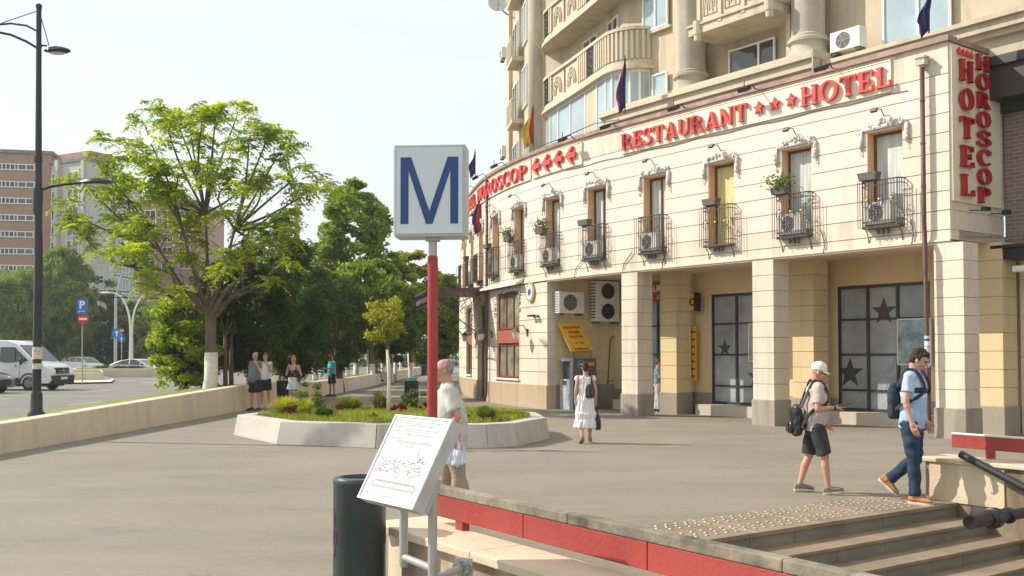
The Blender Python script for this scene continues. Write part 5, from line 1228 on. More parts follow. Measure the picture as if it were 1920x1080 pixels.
# ================================================================ cars
M['tyre']=mat('tyre_rubber',(.02,.02,.02),.85,.2,20); M['rim']=mat('alloy_rim',(.35,.35,.36),.35,metal=.7)
M['cglass']=mat('car_glass',(.03,.04,.045),.06,.3,1.5,spec=.9)
def carpaint(name,c,r_=.28): 
    m=mat(name,c,r_,.05,1.5); m.node_tree.nodes['Principled BSDF'].inputs['Coat Weight'].default_value=.6; return m
CP={'white':carpaint('white_car_paint',(.72,.73,.72)),'black':carpaint('black_car_paint',(.015,.016,.02)),'blue':carpaint('slate_blue_car_paint',(.10,.15,.21)),'dark':carpaint('dark_graphite_car_paint',(.05,.048,.046)),'silver':carpaint('silver_car_paint',(.40,.41,.41)),'red':carpaint('red_car_paint',(.35,.03,.02)),'green':carpaint('dark_green_car_paint',(.02,.08,.06))}
TRIM=M['dark']
PROF={ # (x, z) outlines along the car, x forward; lower body, then cabin glass outline
'hatch':dict(L=4.1,body=[(-2.0,.32),(-2.05,.6),(-2.0,.95),(-1.75,1.02),(1.0,.98),(1.75,.82),(2.02,.62),(2.05,.35),(1.9,.25),(-1.9,.25)],cab=[(-1.85,1.0),(-1.55,1.36),(-1.0,1.47),(-.1,1.48),(.45,1.36),(1.15,.98)],w=.86),
'coupe':dict(L=4.4,body=[(-2.15,.35),(-2.18,.62),(-2.05,.88),(-1.6,.93),(1.0,.90),(1.85,.74),(2.15,.55),(2.18,.35),(2.0,.25),(-2.0,.25)],cab=[(-1.95,.90),(-1.1,1.2),(-.5,1.32),(.0,1.33),(.4,1.25),(1.15,.88)],w=.9),
'suv':dict(L=4.5,body=[(-2.2,.4),(-2.22,.8),(-2.15,1.08),(1.05,1.06),(1.9,.98),(2.18,.75),(2.2,.42),(2.0,.32),(-2.0,.32)],cab=[(-2.12,1.06),(-1.95,1.58),(-1.5,1.68),(.2,1.66),(.65,1.52),(1.2,1.05)],w=.9),
'van':dict(L=5.6,body=[(-3.0,.45),(-3.0,2.42),(-2.7,2.5),(.55,2.46),(1.05,2.30),(2.05,1.42),(2.62,1.22),(2.86,1.02),(2.92,.5),(2.8,.36),(-2.9,.36)],cab=None,w=1.0)}
def make_vehicle(kind,col,label,cat='car',group=None):
    d=PROF[kind]; t=thing('parked_van' if kind=='van' else 'parked_car',label,cat); local(t); w_=d['w']
    if group: t['group']=group
    wb=(-1.28,1.28) if kind!='van' else (-1.75,1.75); wr=.32 if kind not in('van','suv') else .37
    # body outline with wheel arches, lofted across the width with a tucked-in edge
    def outline(sc_=1.0):
        pts=[p for p in d['body'] if not(p[1]<=.37 and abs(p[0])<2.81 and False)]
        top=[p for p in d['body']]; bot=[]
        res=top[:]  # closing along the bottom from rear to front with arches
        a=[]
        for xc in wb:
            for k in range(9): an=math.pi-math.pi*k/8; a.append((xc+(wr+.07)*math.cos(an),max(.25,.0+wr+(wr+.07)*math.sin(an)-.0)))
        return res+a if res[-1][0]<0 else res
    ol=outline(); zt_=max(p[1] for p in ol)
    m=MB(); secs=[(-1,.0),(-.97,.06),(-.8,.0)]; lay=[(-w_,.93),(-w_*.94,1.0),(w_*.94,1.0),(w_,.93)]
    vs=[];n_=len(ol)
    for y,s_ in lay:
        for x,z in ol:
            zc=.75 if kind!='van' else 1.2; inn_=0 if z<1.0 or kind!='van' else 0
            vs.append((x*(1-(1-s_)*.25),y*(1 if z<1.3 else 1-.08*(z-1.3)),z if z<.4 else zc+(z-zc)*(1-(1-s_)*.35)))
    fs=[tuple(range(n_)),tuple(range(4*n_-1,3*n_-1,-1))]
    for i in range(3):
        for j in range(n_): fs.append((i*n_+j,i*n_+(j+1)%n_,(i+1)*n_+(j+1)%n_,(i+1)*n_+j))
    m.add(vs,fs); body=m.build('body',CP[col],t,smooth='auto')
    if d['cab']:
        cb=d['cab']; m=MB(); n_=len(cb); vs=[]
        for y0 in (-1,1):
            for x,z in cb: tt_=(z-.9)/.75; vs.append((x,y0*(w_*.95-.20*tt_),z))
        roof=MB(); rr_=[]
        fs=[tuple(range(n_)),tuple(range(2*n_-1,n_-1,-1))]
        for j in range(n_-1): fs.append((j,j+1,n_+j+1,n_+j))
        m.add(vs,fs); m.build('window',M['cglass'],t)
        r2=MB()  # roof skin and pillars slightly proud of the glass
        ys=lambda z: w_*.95-.20*((z-.9)/.75)
        top=[p for p in cb if p[1]>.78*max(q[1] for q in cb)]
        hi=[p for p in cb if p[1]>max(q[1] for q in cb)-.16]
        pts=[]
        for x,z in hi: pts.append((x,z))
        for (x0,z0),(x1,z1) in zip(pts[:-1],pts[1:]):
            r2.hexa([(x0,-ys(z0)-.012,z0+.0),(x1,-ys(z1)-.012,z1+.0),(x1,ys(z1)+.012,z1+.0),(x0,ys(z0)+.012,z0+.0)],[(x0,-ys(z0)+.02,z0+.03),(x1,-ys(z1)+.02,z1+.03),(x1,ys(z1)-.02,z1+.03),(x0,ys(z0)-.02,z0+.03)])
        for sy in (-1,1):
            prs=[(cb[0],cb[1]),(cb[-1],cb[-2])]; 
            for (xa,za),(xb,zb2) in prs: r2.tube([(xa,sy*(ys(za)+.0),za),(xb,sy*(ys(zb2)),zb2)],.045,6)
            xm=-.35; zm=max(q[1] for q in cb); r2.tube([(xm,sy*ys(.95),.95),(xm+.0,sy*ys(zm),zm)],.04,6); 
            if kind!='coupe': r2.tube([(xm-.95,sy*ys(.95),.95),(xm-.95,sy*ys(zm-.02),zm-.02)],.04,6)
            r2.tube([(cb[1][0],sy*ys(cb[1][1]),cb[1][1])]+[(x,sy*ys(z),z) for x,z in hi]+[(cb[-2][0],sy*ys(cb[-2][1]),cb[-2][1])],.03,6)
        r2.build('roof',CP[col],t,smooth='auto')
        zl=.68 if kind!='suv' else .85; xf=d['L']/2-.12
        for sy in (-1,1):
            m=MB(); m.ell((xf-.12,sy*w_*.70,zl),(.16,.17,.08),10,6); m.build('headlight',M['acw'],t,smooth=True)
            m=MB(); m.ell((-xf+.0,sy*w_*.76,zl+.16),(.10,.16,.12),10,6); m.build('taillight',M['tred'],t,smooth=True)
            m=MB(); m.ell((.72,sy*(w_+.08),.98 if kind!='suv' else 1.15),(.07,.10,.06),8,5); m.build('mirror',CP[col],t,smooth=True)
            m=MB(); 
            for x in (-.35,.78): m.box(x-.004,x+.004,sy*(w_+.001)-.002,sy*(w_+.001)+.002,.42,.93)
            m.build('door_gap',TRIM,t)
        m=MB(); m.box(xf-.05,xf+.12,-.45,.45,.38,.55); m.box(xf+.05,xf+.135,-.26,.26,.40,.50); m.build('grille',TRIM,t)
        m=MB(); m.box(-xf-.13,-xf-.08,-.26,.26,.55,.66); m.build('number_plate',M['white'],t)
    else:
        ye=lambda z: (w_)*(1 if z<1.3 else 1-.08*(z-1.3))+.004
        for sy in (-1,1):
            m=MB(); g_=[(1.72,1.46),(.95,2.12),(.18,2.12),(.18,1.42),(.5,1.36)]; vs=[(x,sy*ye(z),z) for x,z in g_]+[(x,sy*(ye(z)-.02),z) for x,z in g_]; m.add(vs,[tuple(range(5)),tuple(range(9,4,-1))]+[(i,(i+1)%5,5+(i+1)%5,5+i) for i in range(5)]); m.build('window',M['cglass'],t)
            m=MB(); m.tube([(1.0,sy*(ye(2.0)),2.06),(1.0,sy*(ye(1.4)),1.4)],.03,5); m.build('window_pillar',TRIM,t)
            m=MB(); m.ell((1.45,sy*(w_+.17),1.45),(.09,.09,.19),8,6); m.tube([(1.5,sy*w_*.98,1.4),(1.45,sy*(w_+.12),1.42)],.03,5); m.build('mirror',TRIM,t,smooth=True)
            m=MB(); m.ell((2.46,sy*.76,1.10),(.28,.17,.15),12,6); m.build('headlight',M['acw'],t,smooth=True)
            m=MB(); m.box(-.9,.0,sy*(w_+.0)-.006,sy*w_+.006,.55,.62); m.box(1.0,1.1,sy*w_-.005,sy*w_+.012,1.18,1.23)
            for x in (.1,1.25): m.box(x-.006,x+.006,sy*w_-.002,sy*w_+.004,.55,2.1 if x<1 else 1.35)
            m.box(-2.9,.1,sy*(ye(1.75))-.006,sy*ye(1.75)+.0,1.72,1.75); m.build('door_gap',TRIM,t)
            m=MB(); a_=[]; 
            for xc in wb: m.tube([(xc+(wr+.09)*math.cos(q),sy*(w_+.0),wr+(wr+.09)*math.sin(q)) for q in [math.pi*k/8 for k in range(9)]],.045,6)
            m.box(-1.25,1.25,sy*w_-.02,sy*w_+.015,.38,.62); m.build('sill_trim',TRIM,t)
        m=MB(); 
        q=[(1.18,-.86,2.22),(2.02,-.92,1.47),(2.02,.92,1.47),(1.18,.86,2.22)]; nn0=Vector((.66,0,.75)); m.hexa([Vector(p)-nn0*.03 for p in q],[Vector(p)+nn0*.012 for p in q]); m.build('windscreen',M['cglass'],t)
        m=MB(); m.box(2.72,2.93,-.52,.52,.82,1.12); m.hexa([(2.6,-1.0,.34),(2.98,-.85,.34),(2.98,.85,.34),(2.6,1.0,.34)],[(2.6,-1.01,.74),(2.99,-.9,.74),(2.99,.9,.74),(2.6,1.01,.74)]); m.build('bumper',TRIM,t,bevel=.03)
        m=MB(); m.box(2.94,2.955,-.46,.46,.86,.89); m.box(2.94,2.955,-.46,.46,.96,.99); m.ell((2.95,0,.98),(.02,.13,.06),10,6); m.build('grille_bar',M['rim'],t)
        m=MB(); m.box(2.985,3.0,-.26,.26,.54,.66); m.build('number_plate',M['white'],t)
    for xc in wb:
        for sy in (-1,1):
            m=MB(); y0=sy*(w_-.20); y1=sy*(w_-.0); n_=20
            m.tube([(xc,y0,wr),(xc,y0+(y1-y0)*.15,wr),(xc,y1-(y1-y0)*.15,wr),(xc,y1,wr)],[wr-.03,wr,wr,wr-.03],n_); wh=m.build('wheel',M['tyre'],t,smooth='auto')
            m=MB(); m.tube([(xc,y1-sy*.01,wr),(xc,y1+sy*.008,wr)],wr*.62,16); 
            for k in range(5): a_=k*2*math.pi/5; m.tube([(xc,y1+sy*.012,wr),(xc+wr*.58*math.cos(a_),y1+sy*.012,wr+wr*.58*math.sin(a_))],.03,5)
            m.build('rim',M['rim'],wh)
    m=MB(); m.box(-d['L']/2+.35,d['L']/2-.35,-w_+.16,w_-.16,.2,.5); m.build('underbody',TRIM,t)
    return t
def put(t,u,v,rz,label=None,scale=1): p=G(u,v); place(t,(p.x,p.y,0),R(rz),label,None,scale); return t
CG='cars parked across the road'
put(make_vehicle('van','white','white panel van parked at the left edge with its nose pointing right','van'),17,731,-9,scale=.98)
put(make_vehicle('hatch','black','black car whose nose shows at the left edge in front of the white van',group=CG),-68,737,-14)
put(make_vehicle('hatch','white','white hatchback with red tail light just right of the white van',group=CG),128,694,150)
put(make_vehicle('coupe','white','low white coupe parked behind the far planter, nose to the right',group=CG),262,706,-14,scale=1.02)
put(make_vehicle('hatch','white','white car mostly hidden behind the no-entry sign post, right of the white hatchback',group=CG),158,697,-30)
put(make_vehicle('coupe','blue','slate blue saloon between the white hatchback and the dark off-roader',group=CG),186,691,160,scale=1.05)
put(make_vehicle('suv','dark','dark brown off-road car with tall roof behind the white coupe',group=CG),238,690,-8,scale=1.05)
put(make_vehicle('suv','silver','pale silver off-roader at the right end of the parked row, behind the white coupe',group=CG),300,692,-8,scale=1.0)
put(make_vehicle('suv','dark','dark boxy car glimpsed left of the metro pole, farthest down the street',group=CG),757,691,75)
put(make_vehicle('hatch','silver','silver car far down the street left of the street sign',group=CG),775,683,20)
put(make_vehicle('hatch','white','small white car far down the street just right of the metro pole',group=CG),842,682,10)
put(make_vehicle('suv','blue','bluish car parked behind the big dark conifers left of the litter bin',group=CG),440,693,8)
put(make_vehicle('hatch','white','white car glimpsed through the low branches left of the big tree trunk',group=CG),352,695,8)
put(make_vehicle('hatch','red','small red car beyond the slate blue saloon',group=CG),210,686,170)
# far concrete planters by the road
def farbox(label,pts,h):
    q=[G(*p) for p in pts]; t=thing('concrete_planter',label,'planter',q[0]); m=MB(); c_=sum(q,Vector())/len(q); m.prism([Vector((p.x,p.y,-.01)) for p in q],(0,0,h)); m.build('planter_wall',M['conc'],t,bevel=.03); m=MB(); m.prism([p.lerp(c_,.12)+UP*h for p in q],(0,0,.03)); m.build('lawn',M['grass'],t)
    return t
farbox('long low concrete planter in front of the parked white coupe, across the road',[(130,708),(303,707),(308,703),(150,703)],.66)
farbox('shorter concrete planter beside the white van, across the road',[(118,716),(194,715),(190,708),(120,708)],.62)
flat('traffic_island',[G(118,721),G(208,719),G(214,714),(G(200,708)),G(118,708)],.1,M['conc'])
# ================================================================ background buildings
M['fb']=weathered('terracotta_render',(.37,.23,.175),(.29,.18,.14),.85,big=.15,fine=3,amount=.4); M['fw']=weathered('pale_panel_render',(.52,.51,.47),(.40,.38,.35),.85,big=.15,fine=3,amount=.5)
def block(label,A,B,depth,h,mt,name='apartment_block',skew=None):
    """A,B ground points of the visible front (left to right); returns frame"""
    A=Vector((A[0],A[1],0));B=Vector((B[0],B[1],0)); d=(B-A); L=d.length; d.normalize(); nn_=Vector((-d.y,d.x,0)); t=thing(name,label,'building',A)
    m=MB(); dv=skew or nn_*depth; m.prism([A,B,B+dv,A+dv],(0,0,h)); m.build('wall',M[mt],t); m=MB(); m.prism([A-d*.2-nn_*.2,B+d*.2-nn_*.2,B+dv,A+dv],(0,0,.4)); 
    for i in range(len(m.v)): m.v[i]=(m.v[i][0],m.v[i][1],m.v[i][2]+h)
    m.build('roof',M['roofm'],t); return t,A,d,nn_,L
def fwin(t,A,d,nn_,x0,x1,z0,z1,pane='glass',mull=1,band_=None):
    out=-nn_; c=A+d*((x0+x1)/2)+out*.03; m=MB(); W=(x1-x0)/2
    m.obox(c+UP*z0,d,out,UP,W+.05,.07,.05); m.obox(c+UP*z1,d,out,UP,W+.05,.05,.05)
    for k in range(mull+2): m.obox(c+UP*((z0+z1)/2)+d*(-W+2*W*k/(mull+1)),d,out,UP,.05,.05,(z1-z0)/2-.05)
    f=m.build('window',M['white'],t); m=MB(); m.obox(c+UP*((z0+z1)/2),d,out,UP,W,.02,(z1-z0)/2-.05); m.build('pane',M[pane],f)
YB=120
def X(u,Y=YB): return (u-960)/FPX*Y
def Z(v,Y=YB): return H+(665-v)/FPX*Y*.995
# terracotta left wing
t,A,d,nn_,L=block('terracotta apartment tower with bands of small windows at the far left',(X(-60),YB-2),(X(92),YB),14,Z(286),'fb')
for v in (312,345,376,408,439,471,503,535,567):
    fwin(t,A,d,nn_,L-(92-62)/FPX*YB-3.6,L-(92-62)/FPX*YB,Z(v)-.32,Z(v)+.32,'glass',3); fwin(t,A,d,nn_,L-(92-10)/FPX*YB-.8,L-(92-28)/FPX*YB,Z(v)-.35,Z(v)+.35,'glass',1)
    fwin(t,A,d,nn_,1.0,3.0,Z(v)-.6,Z(v)+.5,'glass_sky',1)
t,A,d,nn_,L=block('pale grey apartment tower with a column of windows, right of the terracotta one',(X(92),YB),(X(158,117),117),4.1,Z(306),'fw')
m=MB(); m.prism([A+nn_*.6,A+d*L*.96+nn_*.6,A+d*L*.96+nn_*4,A+nn_*4],(0,0,.9)); 
for i in range(len(m.v)): m.v[i]=(m.v[i][0],m.v[i][1],m.v[i][2]+Z(306)+.4)
m.build('roof_storey',M['fb'],t)
for v in (332,365,398,430,461,492,525,556):
    fwin(t,A,d,nn_,.2,1.0,Z(v)-.9,Z(v)+.5,'glass',0); fwin(t,A,d,nn_,3.0,5.0,Z(v)-.9,Z(v)+.5,'glass',1)
m=MB(); m.obox(A+d*1.5-nn_*.2+UP*Z(300)*.5,d,nn_,UP,.3,.35,Z(300)*.5); m.obox(A+d*5.9-nn_*.1+UP*Z(306)*.5,d,nn_,UP,.25,.2,Z(306)*.5); m.build('pilaster',M['fw'],t)
t,A,d,nn_,L=block('terracotta building wing with long glazed balconies beside the pale grey tower',(X(211,120.7),120.7),(X(262,130),130),16,Z(318,118),'fb',skew=Vector((-10,14,0)))
for v in (340,375,408,439,466,493,523,552): fwin(t,A,d,nn_,.4,L*.92,Z(v,118)-.95,Z(v,118)+.55,'glass_sky',6)
t,A,d,nn_,L=block('brown apartment building seen through the branches of the big tree',(X(262,150),150),(X(368,150),150),14,Z(378,150),'fb')
for v in (400,420,445,470,495): 
    for k in range(3): fwin(t,A,d,nn_,.6+k*2.6,2.2+k*2.6,Z(v,150)-.6,Z(v,150)+.6,'glass',1)
t,A,d,nn_,L=block('pale low building far behind the trees near the concrete mast',(X(520,160),160),(X(585,160),160),14,Z(470,160),'fw')
for k in range(3): fwin(t,A,d,nn_,.8+k*1.7,1.8+k*1.7,Z(500,160)-.7,Z(500,160)+.7,'glass',1)
# ================================================================ trees
LM={'lime':leafmat('lime_leaves',(.13,.21,.022),(.44,.49,.06),.52,1.6),'dark':leafmat('dark_conifer_needles',(.024,.048,.014),(.095,.14,.035),.35,1.2),'mid':leafmat('mid_green_leaves',(.075,.14,.022),(.30,.38,.065),.45,.9),
 'willow':leafmat('willow_leaves',(.09,.15,.03),(.27,.33,.08),.4,.6),'gold':leafmat('yellow_green_leaves',(.15,.18,.02),(.38,.36,.05),.45,1.0),'deep':leafmat('deep_green_leaves',(.045,.085,.02),(.16,.22,.045),.38,.7)}
M['bark']=mat('grey_brown_bark',(.13,.10,.07),.9,.35,6,bump=.6,bscale=14,stretch=(1,1,.25)); M['bark2']=mat('dark_bark',(.05,.04,.03),.9,.3,6)
M['lime_wash']=mat('whitewash',(.66,.62,.56),.85,.12,9,bump=.3,bscale=20)
def leaves(C,size,rg,aspect=.5,droop=0.0,updir=None):
    n_=len(C); a=rg.normal(0,1,(n_,3)); a[:,2]=a[:,2]*.6-droop; a/=np.linalg.norm(a,axis=1)[:,None]; b=rg.normal(0,1,(n_,3)); b=np.cross(a,b); b/=np.linalg.norm(b,axis=1)[:,None]+1e-9
    s=(size*rg.uniform(.6,1.35,n_))[:,None]; V=np.empty((n_,4,3)); V[:,0]=C-a*s*.5; V[:,1]=C+b*s*aspect*.5-a*s*.05; V[:,2]=C+a*s*.5; V[:,3]=C-b*s*aspect*.5-a*s*.05; return V.reshape(-1,3)
def clumps(rg,c,rad,nc,n_,shape='round',cr=.22):
    """leaf centres grouped in clumps near the outside of an ellipsoid or cone"""
    out=[];cl=[]
    c=np.array(c);rad=np.array(rad)
    while len(cl)<nc:
        d=rg.normal(0,1,3); d/=np.linalg.norm(d); r_=rg.uniform(.45,1.0)**.6
        if shape=='cone':
            h=rg.uniform(0,1); w_=(1-h)**.85*rg.uniform(.5,1.05)+.03; an=rg.uniform(0,2*math.pi); p=c+np.array([math.cos(an)*w_*rad[0],math.sin(an)*w_*rad[1],(h*2-1)*rad[2]])
        elif shape=='oval':
            h=rg.uniform(-1,1); w_=math.sqrt(max(0,1-abs(h)**2.2))*rg.uniform(.55,1.05); an=rg.uniform(0,2*math.pi); p=c+np.array([math.cos(an)*w_*rad[0],math.sin(an)*w_*rad[1],h*rad[2]])
        else: p=c+d*rad*r_
        cl.append(p)
    per=n_//nc
    for p in cl:
        k=max(4,int(per*rg.uniform(.5,1.5))); s=rad.min()*cr*rg.uniform(.6,1.4); q=rg.normal(0,1,(k,3)); q/=np.linalg.norm(q,axis=1)[:,None]; q*=(rg.uniform(0,1,k)**.5)[:,None]*s*np.array([1.15,1.15,.75]); out.append(p+q)
    return np.concatenate(out),cl
def tree(label,base,h,crown_c,rad,leafm,n_=9000,nc=60,size=.25,tr=.2,shape='round',bark='bark',wash=0,group=None,seed=1,cat='tree',name='tree',cr=.22,droop=0,lean=0,aspect=.5,limbs=7):
    rg=np.random.default_rng(seed); base=Vector(base); t=thing(name,label,cat,base,group=group)
    cc=Vector(crown_c); C,cl=clumps(rg,cc,rad,nc,n_,shape,cr); V=leaves(C,size,rg,aspect,droop)
    m=MB(); fork=base.lerp(Vector((cc.x,cc.y,cc.z)),.55) if shape!='cone' else Vector((base.x,base.y,cc.z+rad[2]*.8)); fork.z=max(base.z+.5,min(cc.z-rad[2]*.55,base.z+h*.5)) if shape!='cone' else cc.z+rad[2]*.85
    pts=[base-UP*.05,base+UP*.15,base.lerp(fork,.5)+Vector((lean,0,0)),fork]
    m.tube(pts,[tr*1.25,tr*1.05,tr*.9,tr*(.75 if shape!='cone' else .2)],10)
    m.build('trunk',M[bark],t,smooth=True)
    if limbs:
        m=MB()
        for k in range(min(limbs,len(cl))):
            e_=Vector(cl[k]); mid=fork.lerp(e_,.5)+UP*.12*(e_-fork).length*.5; m.tube([fork-UP*.1,mid,e_],[tr*.55,tr*.3,tr*.08],6)
        m.build('limb',M[bark],t,smooth=True)
    if wash: m=MB(); m.tube([base-UP*.0,base+UP*.15,base.lerp(fork,wash/max(.1,(fork.z-base.z)))],[tr*1.25+.012,tr*1.05+.012,tr*.98+.012],12); m.build('whitewash',M['lime_wash'],t,smooth=True)
    quadmesh('crown',V,[LM[leafm]],t,origin=tuple(base)); return t
# --- the big open light green tree on the left, compound leaves at the branch tips
def bigtree():
    Y=31.2; b_=P(392,745,Y); b_.z=.3; t=thing('tree','large open-crowned light green tree with whitewashed lower trunk behind the low wall','tree',b_)
    rg=np.random.default_rng(21); random.seed(21); fork=P(395,585,Y); m=MB()
    m.tube([b_-UP*.3,b_,P(396,700,Y),P(395,640,Y),fork],[.28,.24,.19,.165,.165],12); m.build('trunk',M['bark'],t,smooth=True)
    m=MB(); m.tube([b_-UP*.3,b_,P(396,705,Y),P(396,661,Y)],[.29,.25,.21,.20],14); m.build('whitewash',M['lime_wash'],t,smooth=True)
    m=MB(); tips=[]
    def grow(p,d,L,r_,lev):
        pts=[p]; q=p.copy(); dd_=d.copy(); k=3
        for i in range(k): dd_=(dd_+Vector(rg.normal(0,.12,3))+UP*(.05 if lev<2 else -.0)).normalized(); q=q+dd_*L/k; pts.append(q.copy())
        m.tube(pts,[r_,r_*.85,r_*.7,r_*.55],6 if lev<2 else 4,cap=False)
        if lev>=3: tips.append((q,dd_)); return
        if lev>=2 and rg.random()<.4: tips.append((pts[2],dd_))
        nb=3 if lev<2 else 2
        for j in range(nb):
            ax=Vector(rg.normal(0,1,3)); ax=(ax-dd_*ax.dot(dd_)).normalized(); nd=(dd_+ax*rg.uniform(.4,.9)+UP*.10).normalized(); grow(q,nd,L*rg.uniform(.6,.85),r_*.6,lev+1)
    # targets along the crown rim as seen in the photo
    rim=[(110,392),(140,330),(190,312),(215,262),(270,232),(300,195),(350,182),(410,172),(455,182),(520,220),(540,262),(580,310),(598,350),(560,400),(250,430),(330,300),(430,270),(480,330),(360,400),(300,350),(240,330),(520,460),(200,380),(460,420),(390,330)]
    def lim(u,v):
        cu,cv=365,420; return cu+(u-cu)*.93,cv+(v-cv)*.93+6
    mains=[P(300,470,Y+.4),P(345,440,Y-.6),P(385,400,Y+.8),P(440,430,Y-.3),P(470,480,Y+.9),P(250,500,Y-1.0)]
    mp_=[]
    for e_ in mains:
        a0=fork+Vector(rg.normal(0,.05,3))-UP*rg.uniform(0,.3); mid=a0.lerp(e_,.5)+Vector((0,0,-.25)); m.tube(smoothpts([a0,mid,e_],3),[.085,.075,.065,.058,.05,.045,.04][:7],8,cap=False); mp_+=[mid,a0.lerp(e_,.75)-UP*.1,e_]
    inner=[(300,330),(350,290),(420,330),(330,380),(450,380),(500,330),(270,300),(400,240),(470,250),(230,360),(280,420),(420,500),(480,440),(350,470),(220,440),(380,200),(330,220),(520,400),(300,540),(450,560),(350,560),(150,440),(240,470),(400,560)]
    inner+=[(int(360+rg.normal(0,95)),int(330+rg.normal(0,75))) for _ in range(3)]
    for k,(u,v) in enumerate(rim+inner):
        u,v=lim(u,v) if k<len(rim) else (u,v)
        dep=(2.6 if 220<u<540 else 1.4); tgt=P(u,v,Y+rg.uniform(-dep,dep)); src=min(mp_,key=lambda q:(q-tgt).length+rg.uniform(0,.8)); d=(tgt-src); L=d.length; d.normalize()
        mid=src+d*L*.5+Vector(rg.normal(0,.12,3))-UP*.06*L; m.tube(smoothpts([src,mid,tgt-d*.3],3),[.05,.045,.04,.034,.03,.026,.02][:7],6,cap=False)
        if v<520 or k%2:
            for j in range(3): ax=Vector(rg.normal(0,1,3)); grow(tgt-d*.35*j,(d+ax*.6).normalized(),rg.uniform(.26,.42),.016,2)
    for k in range(60):
        q0=mp_[rg.integers(0,len(mp_))]; d=Vector((rg.normal(.3,.8),rg.normal(0,.8),rg.uniform(-.1,1))).normalized(); q1=q0+d*rg.uniform(.6,1.5); m.tube([q0,q0.lerp(q1,.5)+Vector(rg.normal(0,.08,3)),q1],[.018,.012,.005],4,cap=False)
    for (u,v) in ((470,545),(450,520),(340,540),(500,520)):
        tgt=P(u,v,Y+rg.uniform(-1.5,1)); m.tube([fork-UP*.15,fork.lerp(tgt,.5)+UP*.1,tgt],[.10,.06,.03],7,cap=False); grow(tgt,(tgt-fork).normalized(),.5,.03,2)
    m.build('limb',M['bark'],t,smooth=True)
    # pinnate leaves
    V=[]; 
    for q,d in tips:
        q=np.array(q)
        for k in range(rg.integers(5,9)):
            an=rg.uniform(0,2*math.pi); out=np.array([math.cos(an),math.sin(an),rg.uniform(-.6,.9)]); out/=np.linalg.norm(out); Lf=rg.uniform(.34,.6); side=np.cross(out,[0,0,1]); side/=np.linalg.norm(side)
            n_=7; f_=np.linspace(.2,1,n_); c_=q+out*(f_*Lf)[:,None]+np.array([0,0,-1])*(f_**2*Lf*.45)[:,None]
            for s_ in (-1,1):
                tip=c_+s_*side*.135+out*.03+np.array([0,0,-.06])+rg.normal(0,.028,(n_,3)); w2=out*.036
                quad=np.stack([c_,(c_+tip)/2+w2,tip,(c_+tip)/2-w2],1); V.append(quad.reshape(-1,3))
    print('bigtree tips',len(tips)); quadmesh('crown',np.concatenate(V),[LM['lime']],t,origin=tuple(b_))
bigtree()
def tr_(label,u,vb,Y,ut,vt,urad,leafm,vbot=None,**k):
    """tree placed by its base column, crown top and half width as measured on the photo"""
    b_=P(u,vb,Y); b_.z=k.pop('bz',0); top=P(ut,vt,Y).z; bot=P(ut,vbot,Y).z if vbot else b_.z+1.5; cz_=(top+bot)/2; rx=urad*Y/FPX
    return tree(label,b_,top,Vector((P(ut,600,Y).x,Y,cz_)),(rx,k.pop('ry',rx*.9),(top-bot)/2),leafm,**k)
G1='dark conifers behind the low wall'
tr_('dark dense conifer directly behind the big light green tree trunk',470,720,36,470,470,72,'dark',690,n_=24000,nc=150,size=.20,shape='oval',cr=.3,seed=3,group=G1,aspect=.28,tr=.16,ry=2.0)
tr_('dark dense conifer behind the woman with sunglasses',555,715,39,548,455,70,'dark',700,n_=22000,nc=140,size=.20,shape='oval',cr=.3,seed=4,group=G1,aspect=.28,tr=.16,ry=2.0)
tr_('dark dense conifer behind the man in the red cap',640,712,46,622,520,62,'dark',690,n_=18000,nc=120,size=.22,shape='oval',cr=.3,seed=5,group=G1,aspect=.28,tr=.16,ry=2.2)
tr_('dark leafy tree with drooping lower branches left of the big trunk',420,722,34,362,545,58,'deep',715,n_=10000,nc=90,size=.19,seed=6,cr=.26,tr=.10,bark='bark2',ry=2)
tr_('sunlit shrubby tree with bright leaves low left of the big trunk',352,735,32.8,345,545,58,'lime',735,n_=6500,nc=70,size=.17,seed=7,cr=.24,tr=.07,bark='bark2',ry=1.2)
tr_('tall pointed bright green tree rising in the middle distance',668,700,62,664,345,66,'mid',655,n_=26000,nc=170,size=.34,shape='oval',seed=8,tr=.16,cr=.24,ry=3,wash=1.2)
tr_('round green tree in front of the tall pointed tree',700,705,56,690,480,70,'mid',650,n_=14000,nc=100,size=.30,seed=9,tr=.13,cr=.24,wash=1.2)
tr_('yellow-green tree left of the metro pole in the distance',770,700,66,770,472,62,'gold',640,n_=14000,nc=100,size=.30,seed=10,tr=.13,cr=.24,wash=1.2)
tr_('dark green tree behind the sapling left of the metro pole',735,703,60,725,545,60,'deep',680,n_=11000,nc=90,size=.28,seed=11,tr=.12,cr=.26,wash=1.2)
tr_('green tree just right of the metro pole, at the end of the hotel',838,705,62,836,510,34,'mid',690,n_=9000,nc=80,size=.26,seed=12,tr=.12,cr=.28,wash=1.1)
tr_('yellowish tree behind the dark conifers near the concrete mast',590,700,58,585,500,48,'gold',640,n_=8000,nc=80,size=.28,seed=13,tr=.2,cr=.24)
tr_('fresh green tree behind the metro pole',742,700,64,738,478,58,'mid',650,n_=14000,nc=100,size=.28,seed=51,tr=.12,cr=.24,wash=1.2)
tr_('light green tree between the metro pole and the end of the hotel',822,700,72,820,500,46,'gold',655,n_=11000,nc=90,size=.30,seed=52,tr=.12,cr=.26,wash=1.2)
tr_('deep green tree far down the street beneath the metro sign',800,690,90,800,560,60,'deep',680,n_=9000,nc=80,size=.4,seed=14,tr=.25,cr=.26)
